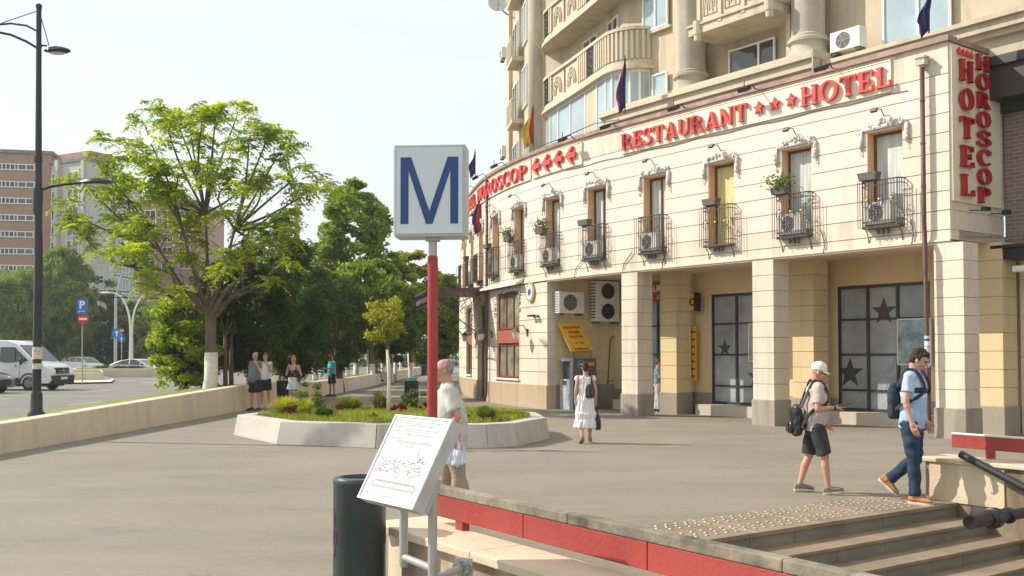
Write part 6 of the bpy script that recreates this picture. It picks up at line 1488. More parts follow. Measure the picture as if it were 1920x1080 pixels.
# white painted trunks of the row beyond the second wall
rowt=[(590,722,44.5),(643,716,52),(652,714,53.5),(692,707,60),(718,702,66),(752,696,74),(768,693,80)]
nm=['whitewashed trunk behind the woman with sunglasses','leaning whitewashed trunk right of the man in the red cap','second whitewashed trunk right of the man in the red cap','whitewashed trunk just left of the seated man','whitewashed trunk just right of the seated man','whitewashed trunk behind the sapling, right side','whitewashed trunk nearest the metro pole in the row']
for i,((u,v,Y),lb) in enumerate(zip(rowt,nm)):
    b_=P(u,v,Y); b_.z=.5; c_=b_+Vector((-.3,0,3.6)); tree('young street tree with '+lb,b_,5,c_,(1.5,1.5,1.5),'dark',n_=2600,nc=36,size=.24,tr=.10,wash=1.3,seed=40+i,cr=.3,group='whitewashed street trees behind the second low wall',lean=.1)
for (u,v,Y),lb in (((423,722,33.5),'left of two thin grey trunks between the big tree and the two men'),((434,722,34),'right of two thin grey trunks between the big tree and the two men')):
    b_=P(u,v,Y); b_.z=.4; tree('slim tree, '+lb,b_,4,b_+Vector((-.2,.5,3.4)),(.9,.9,1.1),'dark',n_=1800,nc=24,size=.2,tr=.08,seed=int(u),cr=.35)
# left background
tr_('weeping willow at the far left behind the white van',30,690,104,30,500,88,'willow',655,n_=20000,nc=150,size=.8,seed=20,droop=1.6,aspect=.16,tr=.3,cr=.22)
tr_('bright weeping willow behind the parking sign',108,690,106,112,470,58,'willow',665,n_=17000,nc=130,size=.8,seed=21,droop=1.6,aspect=.16,tr=.3,cr=.22,shape='oval')
tr_('pointed dark spruce behind the parking sign',140,690,112,138,472,62,'deep',680,n_=16000,nc=130,size=.34,seed=22,shape='cone',tr=.2,cr=.16,limbs=0)
tr_('broad deep green tree behind the parked cars',190,690,112,185,520,52,'deep',690,n_=12000,nc=100,size=.36,seed=23,tr=.3,cr=.25)
tr_('dense green tree left of the double lamp',235,690,114,232,575,40,'deep',690,n_=8000,nc=70,size=.36,seed=24,tr=.3,cr=.25)
tr_('greyish green tree behind the white coupe',300,690,104,305,545,48,'mid',690,n_=11000,nc=90,size=.32,seed=25,tr=.3,cr=.25)
tr_('tall deep green tree behind the big light green tree',350,690,100,350,545,62,'mid',680,n_=12000,nc=100,size=.32,seed=26,tr=.3,cr=.25)
tr_('dark tree behind the willows near the terracotta tower',60,690,118,70,560,60,'deep',690,n_=8000,nc=70,size=.4,seed=27,tr=.3,cr=.25)
tr_('small round clipped tree among the parked cars',140,690,100,141,632,17,'deep',668,n_=1800,nc=24,size=.2,seed=28,tr=.05,cr=.35)
tr_('dense dark tree far behind the white double lamp',262,690,110,262,560,40,'deep',690,n_=8000,nc=70,size=.4,seed=29,tr=.3,cr=.25)
# distant mass of greenery closing the street
rg=np.random.default_rng(77); C=[]
for k in range(150):
    an=rg.uniform(-.62,.06); Yd=rg.uniform(135,165); c_=np.array([Yd*math.tan(an),Yd,rg.uniform(0,7.5)]); q=rg.normal(0,1,(70,3))*np.array([2.6,1.6,1.5]); C.append(c_+q)
C=np.concatenate(C); C=C[C[:,2]>0]; o=quadmesh('distant_trees',leaves(C,1.0,rg,.6),[LM['deep']]); tag(o,'far-off band of dark green trees closing the street beyond the parked cars','woodland',kind='stuff')
# sapling in the planter
b_=P(729,777,21.3); b_.z=.48
t=tree('slender sapling with whitewashed stem and yellow-green crown growing in the planter island',b_,3,Vector((P(722,600,21.3).x,21.3,P(720,600,21.3).z)),(.46,.46,.50),'gold',n_=1700,nc=30,size=.085,tr=.032,seed=31,cr=.34,limbs=9)
m=MB(); m.tube([b_-UP*.02,b_+UP*.7,Vector((P(727,650,21.3).x,21.3,P(727,655,21.3).z))],[.046,.042,.038],10); m.build('whitewash',M['lime_wash'],t,smooth=True)
m=MB(); m.tube([b_+UP*1.2,P(724,600,21.3),P(722,560,21.3)],[.034,.025,.012],7); m.build('stem',M['bark'],t,smooth=True)
rg=np.random.default_rng(5); V=[]; tw=MB()
for k in range(18):
    a_=rg.uniform(.1,1); s0=P(735,580,21.3); e_=P(750+rg.uniform(-8,14),600+rg.uniform(0,45),21.3+rg.uniform(-.3,.3)); tw.tube([P(724,600,21.3),s0+Vector(rg.normal(0,.06,3)),e_],[.006,.004,.002],3)
tw.build('hanging_twig',M['bark'],t)
# shrubs in the planter
PLANT={'tuft':leafmat('grass_tuft_blades',(.10,.15,.03),(.26,.30,.08),.3,5),'tufty':leafmat('yellow_grass_blades',(.25,.28,.03),(.5,.48,.08),.4,5),'tuftd':leafmat('blue_green_blades',(.05,.09,.03),(.15,.20,.07),.3,5),'bush':leafmat('shrub_leaves',(.06,.09,.02),(.18,.21,.06),.3,6),'coleus':leafmat('dark_red_leaves',(.10,.012,.014),(.30,.05,.04),.25,9),'reed':leafmat('brown_green_blades',(.10,.08,.03),(.24,.20,.07),.3,6)}
def tuft(label,x,y,z,r_,h,n_,m_,wdt=.008,name='grass_tuft',cat='plant',seed=0):
    rg=np.random.default_rng(seed+int(abs(x)*100)); an=rg.uniform(0,2*math.pi,n_); rr=r_*rg.uniform(0,.35,n_); sp=rg.uniform(.15,1,n_)*r_; hh=h*rg.uniform(.55,1.05,n_)*np.sqrt(np.clip(1-(sp/r_)**2*.65,0.1,1)); V=np.empty((n_,6,3)); o=np.stack([np.cos(an),np.sin(an),0*an],1); s_=np.stack([-np.sin(an),np.cos(an),0*an],1)*wdt
    b0=np.array([x,y,z])+o*rr[:,None]; mid=b0+o*(sp*.45)[:,None]+np.array([0,0,1])*(hh*.75)[:,None]; tp=b0+o*sp[:,None]+np.array([0,0,1])*hh[:,None]
    quad1=np.stack([b0-s_,b0+s_,mid+s_*.8,mid-s_*.8],1); quad2=np.stack([mid-s_*.8,mid+s_*.8,tp+s_*.1,tp-s_*.1],1)
    o_=quadmesh(name,np.concatenate([quad1,quad2]).reshape(-1,3),[PLANT[m_]],None,origin=(x,y,z)); return tag(o_,label,cat)
def bush(label,x,y,z,r_,h,n_,size,m_,seed=0,name='shrub'):
    rg=np.random.default_rng(seed+3); C,cl=clumps(rg,(x,y,z+h*.5),(r_,r_,h*.5),16,n_,'round',.35); C=C[C[:,2]>z]; o_=quadmesh(name,leaves(C,size,rg,.45),[PLANT[m_]],None,origin=(x,y,z)); return tag(o_,label,'plant')
def pz(u,v): p=G(u,v,.45); return p.x,p.y,.45
x,y,z=pz(535,778); tuft('yellow-green mound of grass at the left end of the planter island',x,y,z,.42,.42,900,'tufty')
x,y,z=pz(574,780); tuft('bright yellow-green spiky tuft right of the red plant on the left',x,y,z,.22,.40,420,'tufty')
x,y,z=pz(608,784); tuft('blue-green rounded grass tuft at the front rim of the planter',x,y,z,.28,.26,800,'tuftd',seed=2)
x,y,z=pz(655,770); tuft('broad rounded green grass mound in the middle of the planter',x,y,z,.42,.34,1100,'tuft',seed=3)
x,y,z=pz(912,788); tuft('lone rounded green tuft at the right end of the planter island',x,y,z,.27,.30,900,'tuft',seed=4)
x,y,z=pz(575,770); bush('loose olive shrub with small flowers behind the yellow mound',x,y+.3,z,.38,.62,1500,.07,'bush',2)
x,y,z=pz(712,770); tuft('upright brownish spiky plant left of the sapling stem',x,y,z,.30,.50,300,'reed',.01,seed=5)
x,y,z=pz(775,768); bush('loose green shrub beside the metro pole',x,y,z,.36,.45,1500,.07,'bush',4)
for i,((u,v,r_),lb) in enumerate((((545,780,.17),'dark red leafy plant at the left of the planter, in front of the yellow mound'),((632,774,.14),'dark red leafy plant just left of the central green mound'),((748,776,.17),'dark red leafy plant right of the sapling stem'),((799,772,.16),'pinkish red leafy plant behind the metro pole'),((873,787,.09),'tiny dark red plant left of the lone rounded tuft'),((608,772,.11),'small orange-red plant near the olive shrub'),((700,786,.09),'small withered brown clump on the lawn near the sapling'))):
    x,y,z=pz(u,v); bush(lb,x,y,z,r_,r_*1.3,420,.06,'coleus' if i<6 else 'reed',10+i,'bedding_plant')
# lawn blades
rg=np.random.default_rng(8); n_=26000; pts=[]; poly_=[(p.lerp(PC,.13)) for p in PL]; xs=rg.uniform(-6,1,n_); ysr=rg.uniform(18,25,n_)
def inside(x,y):
    c=np.zeros(len(x),bool); j=len(poly_)-1
    for i in range(len(poly_)):
        xi,yi=poly_[i].x,poly_[i].y; xj,yj=poly_[j].x,poly_[j].y; c^=((yi>y)!=(yj>y))&(x<(xj-xi)*(y-yi)/(yj-yi)+xi); j=i
    return c
k_=inside(xs,ysr); xs=xs[k_]; ysr=ysr[k_]; n_=len(xs); hb=rg.uniform(.03,.075,n_); an=rg.uniform(0,6.28,n_); b0=np.stack([xs,ysr,np.full(n_,.425)],1); w2=np.stack([np.cos(an),np.sin(an),0*an],1)*.009; tp=b0+np.stack([rg.normal(0,.02,n_),rg.normal(0,.02,n_),hb+.05],1)
o=quadmesh('grass',np.stack([b0-w2,b0+w2,tp+w2*.3,tp-w2*.3],1).reshape(-1,3),[leafmat('lawn_blades',(.16,.20,.03),(.34,.36,.07),.3,3)]); tag(o,'short sunlit yellow-green grass in the planter island','grass',kind='stuff')
# hedge tufts on the far planter
for i,(u,v) in enumerate(((190,697),(225,697),(253,697))):
    p=P(u,v,77); tuft('low dark hedge plant on the far concrete planter, %s'%['leftmost','middle','rightmost'][i],p.x,p.y,.62,.9,.30,300,'tuftd',.03,'hedge_plant',seed=i)
# overhead wires
m=MB()
for (v0,v1,vm) in ((528,545,548),(542,556,560),(535,560,556)):
    a_=P(-40,v0,60); b2=P(430,v1,75); pts=[]
    for i in range(13): f_=i/12; q=a_.lerp(b2,f_); q.z-=1.0*4*f_*(1-f_)*.3; pts.append(q)
    m.tube(pts,.02,4)
tag(m.build('overhead_wires',M['black'],None),'thin black overhead wires crossing in front of the willows and the terracotta tower','cable')
# small yellow object and pigeon far away
p=G(773,693); t=thing('hydrant_box','small yellow box-shaped meter post far down the street near the metro pole','post',p); m=MB(); m.lathe([(.28,0),(.28,1.0),(.2,1.12),(.05,1.18)],p,12); m.build('body',M['yel'],t)
p=G(773,722); m=MB(); m.ell(p+UP*.12,(.13,.07,.075),10,6); m.ell(p+UP*.20-Vector((.10,0,0)),(.04,.035,.04),8,5); m.tube([p+UP*.11+Vector((.08,0,0)),p+UP*.08+Vector((.24,0,0))],[.05,.015],6); m.tube([p+Vector((0,-.02,0)),p+Vector((0,-.02,.08))],.008,4); m.tube([p+Vector((.02,.02,0)),p+Vector((.02,.02,.08))],.008,4); tag(m.build('pigeon',mat('pigeon_grey',(.10,.10,.12),.7),None,smooth=True),'small dark pigeon on the path near the second low wall','bird')
# ================================================================ people
SK=mat('skin',(.50,.29,.205),.55,.06,9); SKD=mat('tanned_skin',(.34,.17,.11),.55,.06,9); SKR=mat('flushed_skin',(.54,.27,.19),.55,.06,9)
def remeshed(mb,voxel,smooth_it=3,disp=None):
    me=bpy.data.meshes.new('tmp'); me.from_pydata([tuple(v) for v in mb.v],[],mb.f); bm=bmesh.new(); bm.from_mesh(me); bmesh.ops.recalc_face_normals(bm,faces=bm.faces); bm.to_mesh(me); bm.free()
    o=bpy.data.objects.new('tmp',me); COL.objects.link(o); r=o.modifiers.new('r','REMESH'); r.mode='VOXEL'; r.voxel_size=voxel; s_=o.modifiers.new('s','SMOOTH'); s_.iterations=smooth_it; s_.factor=.5
    dg=bpy.context.evaluated_depsgraph_get(); dg.update(); out=bpy.data.meshes.new_from_object(o.evaluated_get(dg)); bpy.data.objects.remove(o); bpy.data.meshes.remove(me)
    if disp:
        amp,fr,st=disp; n_=len(out.vertices); co=np.empty(n_*3); out.vertices.foreach_get('co',co); co=co.reshape(-1,3); no=np.empty(n_*3); out.vertices.foreach_get('normal',no); no=no.reshape(-1,3)
        d=np.array([noise.noise(Vector((p[0]*fr*st[0],p[1]*fr*st[1],p[2]*fr*st[2]))) for p in co]); co=co+no*(d*amp)[:,None]; out.vertices.foreach_set('co',co.ravel())
    out.polygons.foreach_set('use_smooth',[True]*len(out.polygons)); out.update(); return out
def rings(mb,rs,n=24):
    """closed loft through ellipses (centre, right axis, front axis, half width, half depth)"""
    vs=[];fs=[];k=len(rs)
    for c,ax,ay,a,b in rs:
        for j in range(n): q=2*math.pi*j/n; vs.append(Vector(c)+Vector(ax)*(a*math.cos(q))+Vector(ay)*(b*math.sin(q)))
    for i in range(k-1):
        for j in range(n): a=i*n+j; b=i*n+(j+1)%n; fs.append((a,b,b+n,a+n))
    fs.append(tuple(range(n-1,-1,-1))); fs.append(tuple((k-1)*n+j for j in range(n))); mb.add(vs,fs)
class Body:
    """figure in its own frame: x = its left-hand side, y = forward, z up; heights for a 1.8 m adult scaled by h"""
    def __init__(s,h=1.75,fat=0.0,fem=False,lean=0.0,twist=0.0):
        s.k=h/1.8; s.fat=fat; s.fem=fem; s.lean=R(lean); s.J={}; s.fz=0
    def V(s,x,y,z): return Vector((x,y,z))*s.k
    def spine(s,z):
        """point of the spine at standing height z, leaned forward above the pelvis"""
        p=Vector((0,0,.93)); L=z-.93; return (p+Vector((0,math.sin(s.lean)*L,math.cos(s.lean)*L)))*s.k
    def pose(s,lt,ls,rt,rs,lu,lf,ru,rf,lh=None,rh=None,head=(0,0),lfoot=0,rfoot=0,footout=8):
        """thigh/shank angles forward in degrees; upper arm / forearm direction vectors; head=(turn,nod)"""
        k=s.k; J=s.J; hipw=.095
        for side,sx,th,sh,ft in (('l',1,lt,ls,lfoot),('r',-1,rt,rs,rfoot)):
            hip=s.V(sx*hipw,0,.92); a=R(th[0]) if isinstance(th,tuple) else R(th); o=R(th[1]) if isinstance(th,tuple) else R(2)
            d=Vector((sx*math.sin(o),math.sin(a)*math.cos(o),-math.cos(a)*math.cos(o))); kn=hip+d*.43*k
            b=R(sh); d2=Vector((sx*math.sin(o)*.4,math.sin(b),-math.cos(b))); an=kn+d2*.42*k; f=R(ft); fd=Vector((sx*math.sin(R(footout))*math.cos(f),math.cos(R(footout))*math.cos(f),math.sin(f)))
            J[side+'hip'],J[side+'kn'],J[side+'an'],J[side+'fd']=hip,kn,an,fd
        mz=1e9
        for side in 'lr':
            an,fd=J[side+'an'],J[side+'fd']; up=Vector((0,-fd.z,math.hypot(fd.x,fd.y))) 
            heel=an-fd*.06*k-Vector((0,0,.085*k)); toe=an+fd*.19*k-Vector((0,0,.085*k)); mz=min(mz,heel.z,toe.z)
        s.fz=-mz
        sh_=.185 if not s.fem else .165
        for side,sx,u,f,hd in (('l',1,lu,lf,lh),('r',-1,ru,rf,rh)):
            S=s.spine(1.45)+Vector((sx*sh_*k,0,0)); u=Vector(u).normalized(); f=Vector(f).normalized(); E_=S+u*.295*k; W=E_+f*.255*k; J[side+'sh'],J[side+'el'],J[side+'wr']=S,E_,W; J[side+'hd']=Vector(hd).normalized() if hd else f
        J['neck']=s.spine(1.50); J['top']=s.spine(1.57); s.head=head
        s.HR=Matrix.Rotation(R(-head[0]),3,'Z')@Matrix.Rotation(R(-head[1]),3,'X'); s.HC=J['top']+s.HR@Vector((0,.015,.095))*k
        if s.fz:
            for q,v in J.items():
                if not q.endswith('fd') and not q.endswith('hd'): v.z+=s.fz
            s.HC.z+=s.fz
        return s
    def sp(s,z): v=s.spine(z); v.z+=s.fz; return v
    def torso(s,e=0.0,z0=.80,z1=1.50,top=True):
        k=s.k; F=s.fat; ax=Vector((1,0,0)); ay=Vector((0,math.cos(s.lean),-math.sin(s.lean))); r=[]
        if s.fem: T=[(.80,.155,.115,0),(.88,.172,.125,-.005),(.96,.168,.118,0),(1.06,.132+F*.5,.098+F,.0),(1.14,.130+F*.5,.10+F,.01),(1.24,.140+F*.3,.125+F*.5,.02),(1.32,.148,.122,.015),(1.40,.155,.10,0),(1.46,.12,.075,-.005),(1.50,.065,.058,0)]
        else: T=[(.80,.145,.105,0),(.88,.162,.122,-.005),(.96,.165+F*.4,.120+F*.6,.00+F*.3),(1.06,.152+F*.8,.112+F,.0+F*.6),(1.14,.152+F*.8,.113+F,.005+F*.5),(1.24,.165+F*.5,.120+F*.6,.012),(1.34,.178+F*.2,.122,.01),(1.41,.178,.11,0),(1.46,.135,.085,-.005),(1.505,.07,.063,0)]
        for z,a,b,y in T:
            if z<z0-.001 or z>z1+.001: continue
            c=s.sp(z)+ay*y*k; r.append((c,ax,ay,(a+e)*k,(b+e)*k))
        return r
    def skin(s,voxel,fingers=True,legs=True,bare=True):
        k=s.k; J=s.J; m=MB(); rings(m,s.torso())
        m.cone(J['neck']-Vector((0,0,.05*k)),J['top']+Vector((0,0,.03)),.062*k,.055*k)
        H=lambda x,y,z:s.HC+s.HR@(Vector((x,y,z))*k)
        rot=s.HR.to_quaternion()
        for c,r in (((0,-.010,.02),(.074,.094,.098)),((0,.018,-.035),(.060,.072,.072)),((0,.045,-.085),(.032,.040,.028)),((0,.03,-.06),(.052,.055,.05)),((0,.085,.025),(.045,.02,.02)),((.032,.068,-.028),(.026,.026,.024)),((-.032,.068,-.028),(.026,.026,.024)),
            ((0,.098,-.02),(.012,.020,.022)),((0,.108,-.03),(.015,.015,.012)),((0,.094,.002),(.009,.014,.024)),((0,.082,-.058),(.024,.016,.008)),((0,.080,-.070),(.022,.016,.008)),((.076,-.005,-.01),(.010,.022,.033)),((-.076,-.005,-.01),(.010,.022,.033))):
            m.ell(H(*c),[q*k for q in r],14,10,rot=rot)
        for side,sx in (('l',1),('r',-1)):
            if legs:
                m.cone(J[side+'hip'],J[side+'kn'],.088*k,.056*k); q=J[side+'kn'].lerp(J[side+'an'],.30); q=q+Vector((0,-.012,0))*k; m.cone(J[side+'kn'],q,.050*k,.056*k); m.cone(q,J[side+'an'],.056*k,.034*k)
                fd=J[side+'fd']; h0=J[side+'an']-Vector((0,0,.045*k)); m.cone(h0-fd*.035*k-Vector((0,0,.008*k)),h0+fd*.10*k-Vector((0,0,.012*k)),.034*k,.030*k); m.cone(h0+fd*.10*k-Vector((0,0,.015*k)),h0+fd*.16*k-Vector((0,0,.02*k)),.032*k,.022*k)
            S,E_,W=J[side+'sh'],J[side+'el'],J[side+'wr']; m.cone(s.sp(1.42)+Vector((sx*.1*k,0,0)),S,.065*k,.056*k); m.cone(S,E_,.050*k,.039*k); m.cone(E_,W,.039*k,.026*k); m.ell(E_.lerp(W,.22),(.042*k,)*3,10,8)
            hd=J[side+'hd']; 
            # palm and five fingers
            xax=hd.cross(Vector((0,1,.01)) if abs(hd.y)<.8 else Vector((0,0,1))).normalized()      # across the palm normal
            fw=Vector((0,1,0))-hd*hd.y
            if fw.length<.3: fw=Vector((0,0,1))-hd*hd.z
            fw.normalize(); pn=hd.cross(fw).normalized(); 
            if (pn.x*sx)>0: pn=-pn      # palm looks to the body
            pc=W+hd*.045*k; m.cone(W,W+hd*.02*k,.026*k,.028*k)
            for f_ in (-.026,-.009,.009,.026): m.cone(W+hd*.015*k+fw*f_*.8*k,W+hd*.085*k+fw*f_*k,.016*k,.0135*k,8)
            for i,(f_,L) in enumerate(((.028,.065),(.0095,.075),(-.0095,.070),(-.028,.055))):
                p=W+hd*.088*k+fw*f_*k; d=(hd+fw*f_*2).normalized(); c_=.22+.1*i
                for j,(ll,r_) in enumerate(((.45,.0095),(.32,.0085),(.25,.0075))):
                    d2=(d+pn*c_*(j+1)*.8).normalized(); q=p+d2*L*ll*k*1.15; m.cone(p,q,r_*k,(r_-.001)*k,7); p=q
            p=W+hd*.03*k+fw*.026*k; q=p+(hd*.7+fw*.75+pn*.2).normalized()*.042*k; r2=q+(hd*.95+fw*.25+pn*.3).normalized()*.034*k; m.cone(p,q,.014*k,.0115*k,8); m.cone(q,r2,.011*k,.0085*k,8)
        return remeshed(m,voxel,2)
def person(label,B,loc,face,skin,voxel=.007,legs=True):
    """face = compass turn of the figure: 0 looks away from the camera, 90 looks to picture-left"""
    t=thing('person',label,'person',(loc[0],loc[1],loc[2])); t.rotation_euler=(0,0,R(face)); local(t)
    me=B.skin(voxel,legs=legs); me.materials.clear(); me.materials.append(skin); me.name='body'; o=bpy.data.objects.new('body',me); COL.objects.link(o); o.parent=t; B.t=t; B.vx=voxel; return t
def wear(B,name,mb,m_,voxel=None,disp=(.012,9,(1,1,1)),it=3,stripes=None):
    me=remeshed(mb,voxel or B.vx*1.3,it,disp); me.materials.clear()
    for q in (m_ if isinstance(m_,(list,tuple)) else [m_]): me.materials.append(q)
    me.name=name; o=bpy.data.objects.new(name,me); COL.objects.link(o); o.parent=B.t
    if stripes:
        for p in me.polygons: p.material_index=stripes(p.center)
    return o
def plain(B,name,mb,m_,smooth='auto'): ROOT[B.t.name]=Matrix(); return mb.build(name,m_,B.t,smooth=smooth)
def tshirt(B,m_,z0=.90,sl=.62,e=.018,collar=False,stripes=None,slr=.066,disp=(.014,9,(1,1,1))):
    k=B.k; J=B.J; m=MB(); r=B.torso(e,z0,1.49); c,ax,ay,a,b=r[0]; r.insert(0,(c-Vector((0,0,.03*k)),ax,ay,a+.004*k,b+.004*k)); rings(m,r)
    for side,sx in (('l',1),('r',-1)):
        S,E_=J[side+'sh'],J[side+'el']; m.cone(B.sp(1.43)+Vector((sx*.08*k,-.005*k,0)),S+Vector((0,0,.006*k)),.084*k,.070*k); m.tube([S,S.lerp(E_,sl)],[.067*k,slr*k],16); m.ell(S,(.067*k,)*3)
    if collar: c=B.sp(1.50); m.tube([c-Vector((0,0,.03*k)),c+Vector((0,-.004*k,.035*k))],[.085*k,.072*k],18)
    return wear(B,'shirt',m,m_,disp=disp,stripes=stripes)
def legwear(B,m_,frac,name='shorts',r0=.112,r1=.09,e=.012,zt=.98,full=False,hem=.070,disp=(.016,10,(1,1,.6))):
    k=B.k; J=B.J; m=MB(); rings(m,B.torso(e,.80,zt))
    for side,sx in (('l',1),('r',-1)):
        hp,kn,an=J[side+'hip'],J[side+'kn'],J[side+'an']; m.ell(hp,(r0*k*.9,)*3,14,10)
        if full:
            d=(an-kn); m.tube([hp,hp.lerp(kn,.5),kn.lerp(hp,.05)],[r0*k,r0*k*.86,.076*k],16); m.ell(kn,(.076*k,)*3); m.tube([kn,kn+d*.45,kn+d*.97],[.076*k,.070*k,hem*k],16)
        else: m.tube([hp,hp.lerp(kn,frac)],[r0*k,r1*k],16)
    return wear(B,name,m,m_,disp=disp)
def shoes(B,m_,sole,hi=.0):
    k=B.k; J=B.J
    for side in 'lr':
        fd=J[side+'fd']; an=J[side+'an']; s_=fd.cross(Vector((0,0,1))).normalized(); u=s_.cross(fd).normalized(); h0=an-u*.085*k; m=MB()
        rr=[(-.075,.028,.03,.035),(-.06,.038,.042,.045),(.0,.040,.047,.05),(.06,.043,.038,.040),(.12,.050,.028,.030),(.165,.046,.022,.024),(.195,.025,.014,.018)]
        rings(m,[(h0+fd*(y*k)+u*((z+.018)*k),s_,u,a*k,b*k) for y,a,b,z in rr],16); m.cone(an-u*.04*k-fd*.01*k,an+u*(.012)*k-fd*.012*k,.046*k,.046*k,flat=True); wear(B,'shoe',m,m_,voxel=.006,disp=None,it=2)
        m=MB(); out=[]
        for y,w_ in ((-.082,.012),(-.075,.034),(-.04,.043),(.03,.042),(.09,.050),(.14,.052),(.18,.040),(.203,.015)): out.append((y,w_))
        pts=[h0+fd*(y*k)+s_*(w_*k) for y,w_ in out]+[h0+fd*(y*k)-s_*(w_*k) for y,w_ in out[::-1]]; m.prism([p-u*.002 for p in pts],u*.026*k); plain(B,'sole',m,sole,smooth=False)
def headbits(B,eyes=True,brow=None,glasses=None,lips=True):
    k=B.k; H=lambda x,y,z:B.HC+B.HR@(Vector((x,y,z))*k); rot=B.HR.to_quaternion()
    if eyes:
        m=MB()
        for sx in (-1,1): m.ell(H(sx*.031,.0835,.002),(.012*k,.007*k,.0065*k),10,6,rot=rot)
        plain(B,'eyes',m,mat('eye_dark',(.06,.05,.05),.2))
        m=MB()
        for sx in (-1,1): m.tube([H(sx*.014,.094,.022),H(sx*.032,.094,.027),H(sx*.052,.078,.020)],.0045*k,5)
        plain(B,'eyebrows',m,brow or mat('brow_hair',(.08,.05,.03),.8))
    if glasses:
        m=MB()
        for sx in (-1,1): m.ell(H(sx*.032,.092,.003),(.028*k,.007*k,.020*k),12,6,rot=rot); m.tube([H(sx*.058,.085,.008),H(sx*.079,.0,.0)],.004*k,5)
        m.tube([H(-.01,.1,.006),H(.01,.1,.006)],.004*k,5); plain(B,'sunglasses',m,M['black'])
    if lips: m=MB(); m.ell(H(0,.0955,-.064),(.022*k,.006*k,.0065*k),10,5,rot=rot); plain(B,'lips',m,mat('lips',(.38,.14,.11),.5))
def hair(B,m_,shape='short',voxel=.006):
    k=B.k; H=lambda x,y,z:B.HC+B.HR@(Vector((x,y,z))*k); rot=B.HR.to_quaternion(); m=MB()
    def e(c,r): m.ell(H(*c),[q*k for q in r],14,10,rot=rot)
    if shape=='short':
        e((0,-.025,.045),(.080,.090,.088)); e((0,-.055,.0),(.078,.058,.085)); e((0,.035,.085),(.062,.055,.040)); e((.07,-.01,.03),(.016,.036,.05)); e((-.07,-.01,.03),(.016,.036,.05)); random.seed(2)
        for q in range(30): a=random.uniform(0,6.28); b=random.uniform(.1,1.3); e((.075*math.cos(a)*math.sin(b),-.02+.085*math.sin(a)*math.sin(b),.045+.085*math.cos(b)),(.02,.022,.016))
    elif shape=='fringe':   # horseshoe of short hair round a bald head
        e((0,-.050,.012),(.076,.060,.075)); e((.066,-.022,.015),(.016,.050,.046)); e((-.066,-.022,.015),(.016,.050,.046)); e((0,-.045,.045),(.068,.062,.070))
    elif shape=='bun':
        e((0,-.022,.035),(.081,.092,.090)); e((0,-.06,-.0),(.075,.055,.075)); e((0,-.085,.10),(.045,.045,.045)); e((.03,-.095,.085),(.02,.02,.025)); e((0,-.08,-.06),(.05,.03,.03))
    elif shape=='updo':
        e((0,-.022,.035),(.082,.090,.090)); e((0,-.058,-.01),(.078,.058,.08)); e((0,-.02,.125),(.048,.05,.05)); e((0,.045,.085),(.06,.045,.035)); e((.075,.01,-.01),(.012,.03,.05)); e((-.075,.01,-.01),(.012,.03,.05))
    return wear(B,'hair',m,m_,voxel=voxel,disp=(.010,38,(1,1,.5)),it=1)
def cap(B,m_,back=False):
    k=B.k; H=lambda x,y,z:B.HC+B.HR@(Vector((x,y,z))*k); rot=B.HR.to_quaternion(); m=MB(); n_=20; vs=[];fs=[]
    pr=[(1.0,.0),(1.02,.02),(.98,.05),(.86,.085),(.62,.108),(.3,.12),(.0,.124)]
    for i,(f_,z) in enumerate(pr):
        for j in range(n_): a=2*math.pi*j/n_; vs.append(H(.084*max(f_,.01)*math.cos(a),-.008+.103*max(f_,.01)*math.sin(a),.030+z))
    for i in range(len(pr)-1):
        for j in range(n_): a=i*n_+j; b=i*n_+(j+1)%n_; fs.append((a,b,b+n_,a+n_))
    m.add(vs,fs); m.ell(H(0,-.008,.156),(.008*k,)*3,8,5); vs=[];fs=[]; s_=-1 if back else 1
    for i in range(9):
        a=R(25+130*i/8)
        for rr,dz in ((1.0,.034),(1.35,.026),(1.72,.008 if 0 else .012)): 
            y=-.008+.100*math.sin(a)*(rr if rr==1 else rr*.97); vs.append(H(.083*math.cos(a)*(1 if rr==1 else (1.02 if rr<1.5 else .95)),s_*y,dz-.006*abs(math.cos(a))*0)); vs.append(H(.083*math.cos(a)*(1 if rr==1 else (1.02 if rr<1.5 else .95)),s_*y,dz-.006))
    for i in range(8):
        a=i*6; b=a+6
        for q in (0,2): fs+= [(a+q,a+q+2,b+q+2,b+q),(a+q+1,b+q+1,b+q+3,a+q+3)]
        fs.append((a+4,a+5,b+5,b+4))
    m.add(vs,fs); return plain(B,'cap',m,m_)
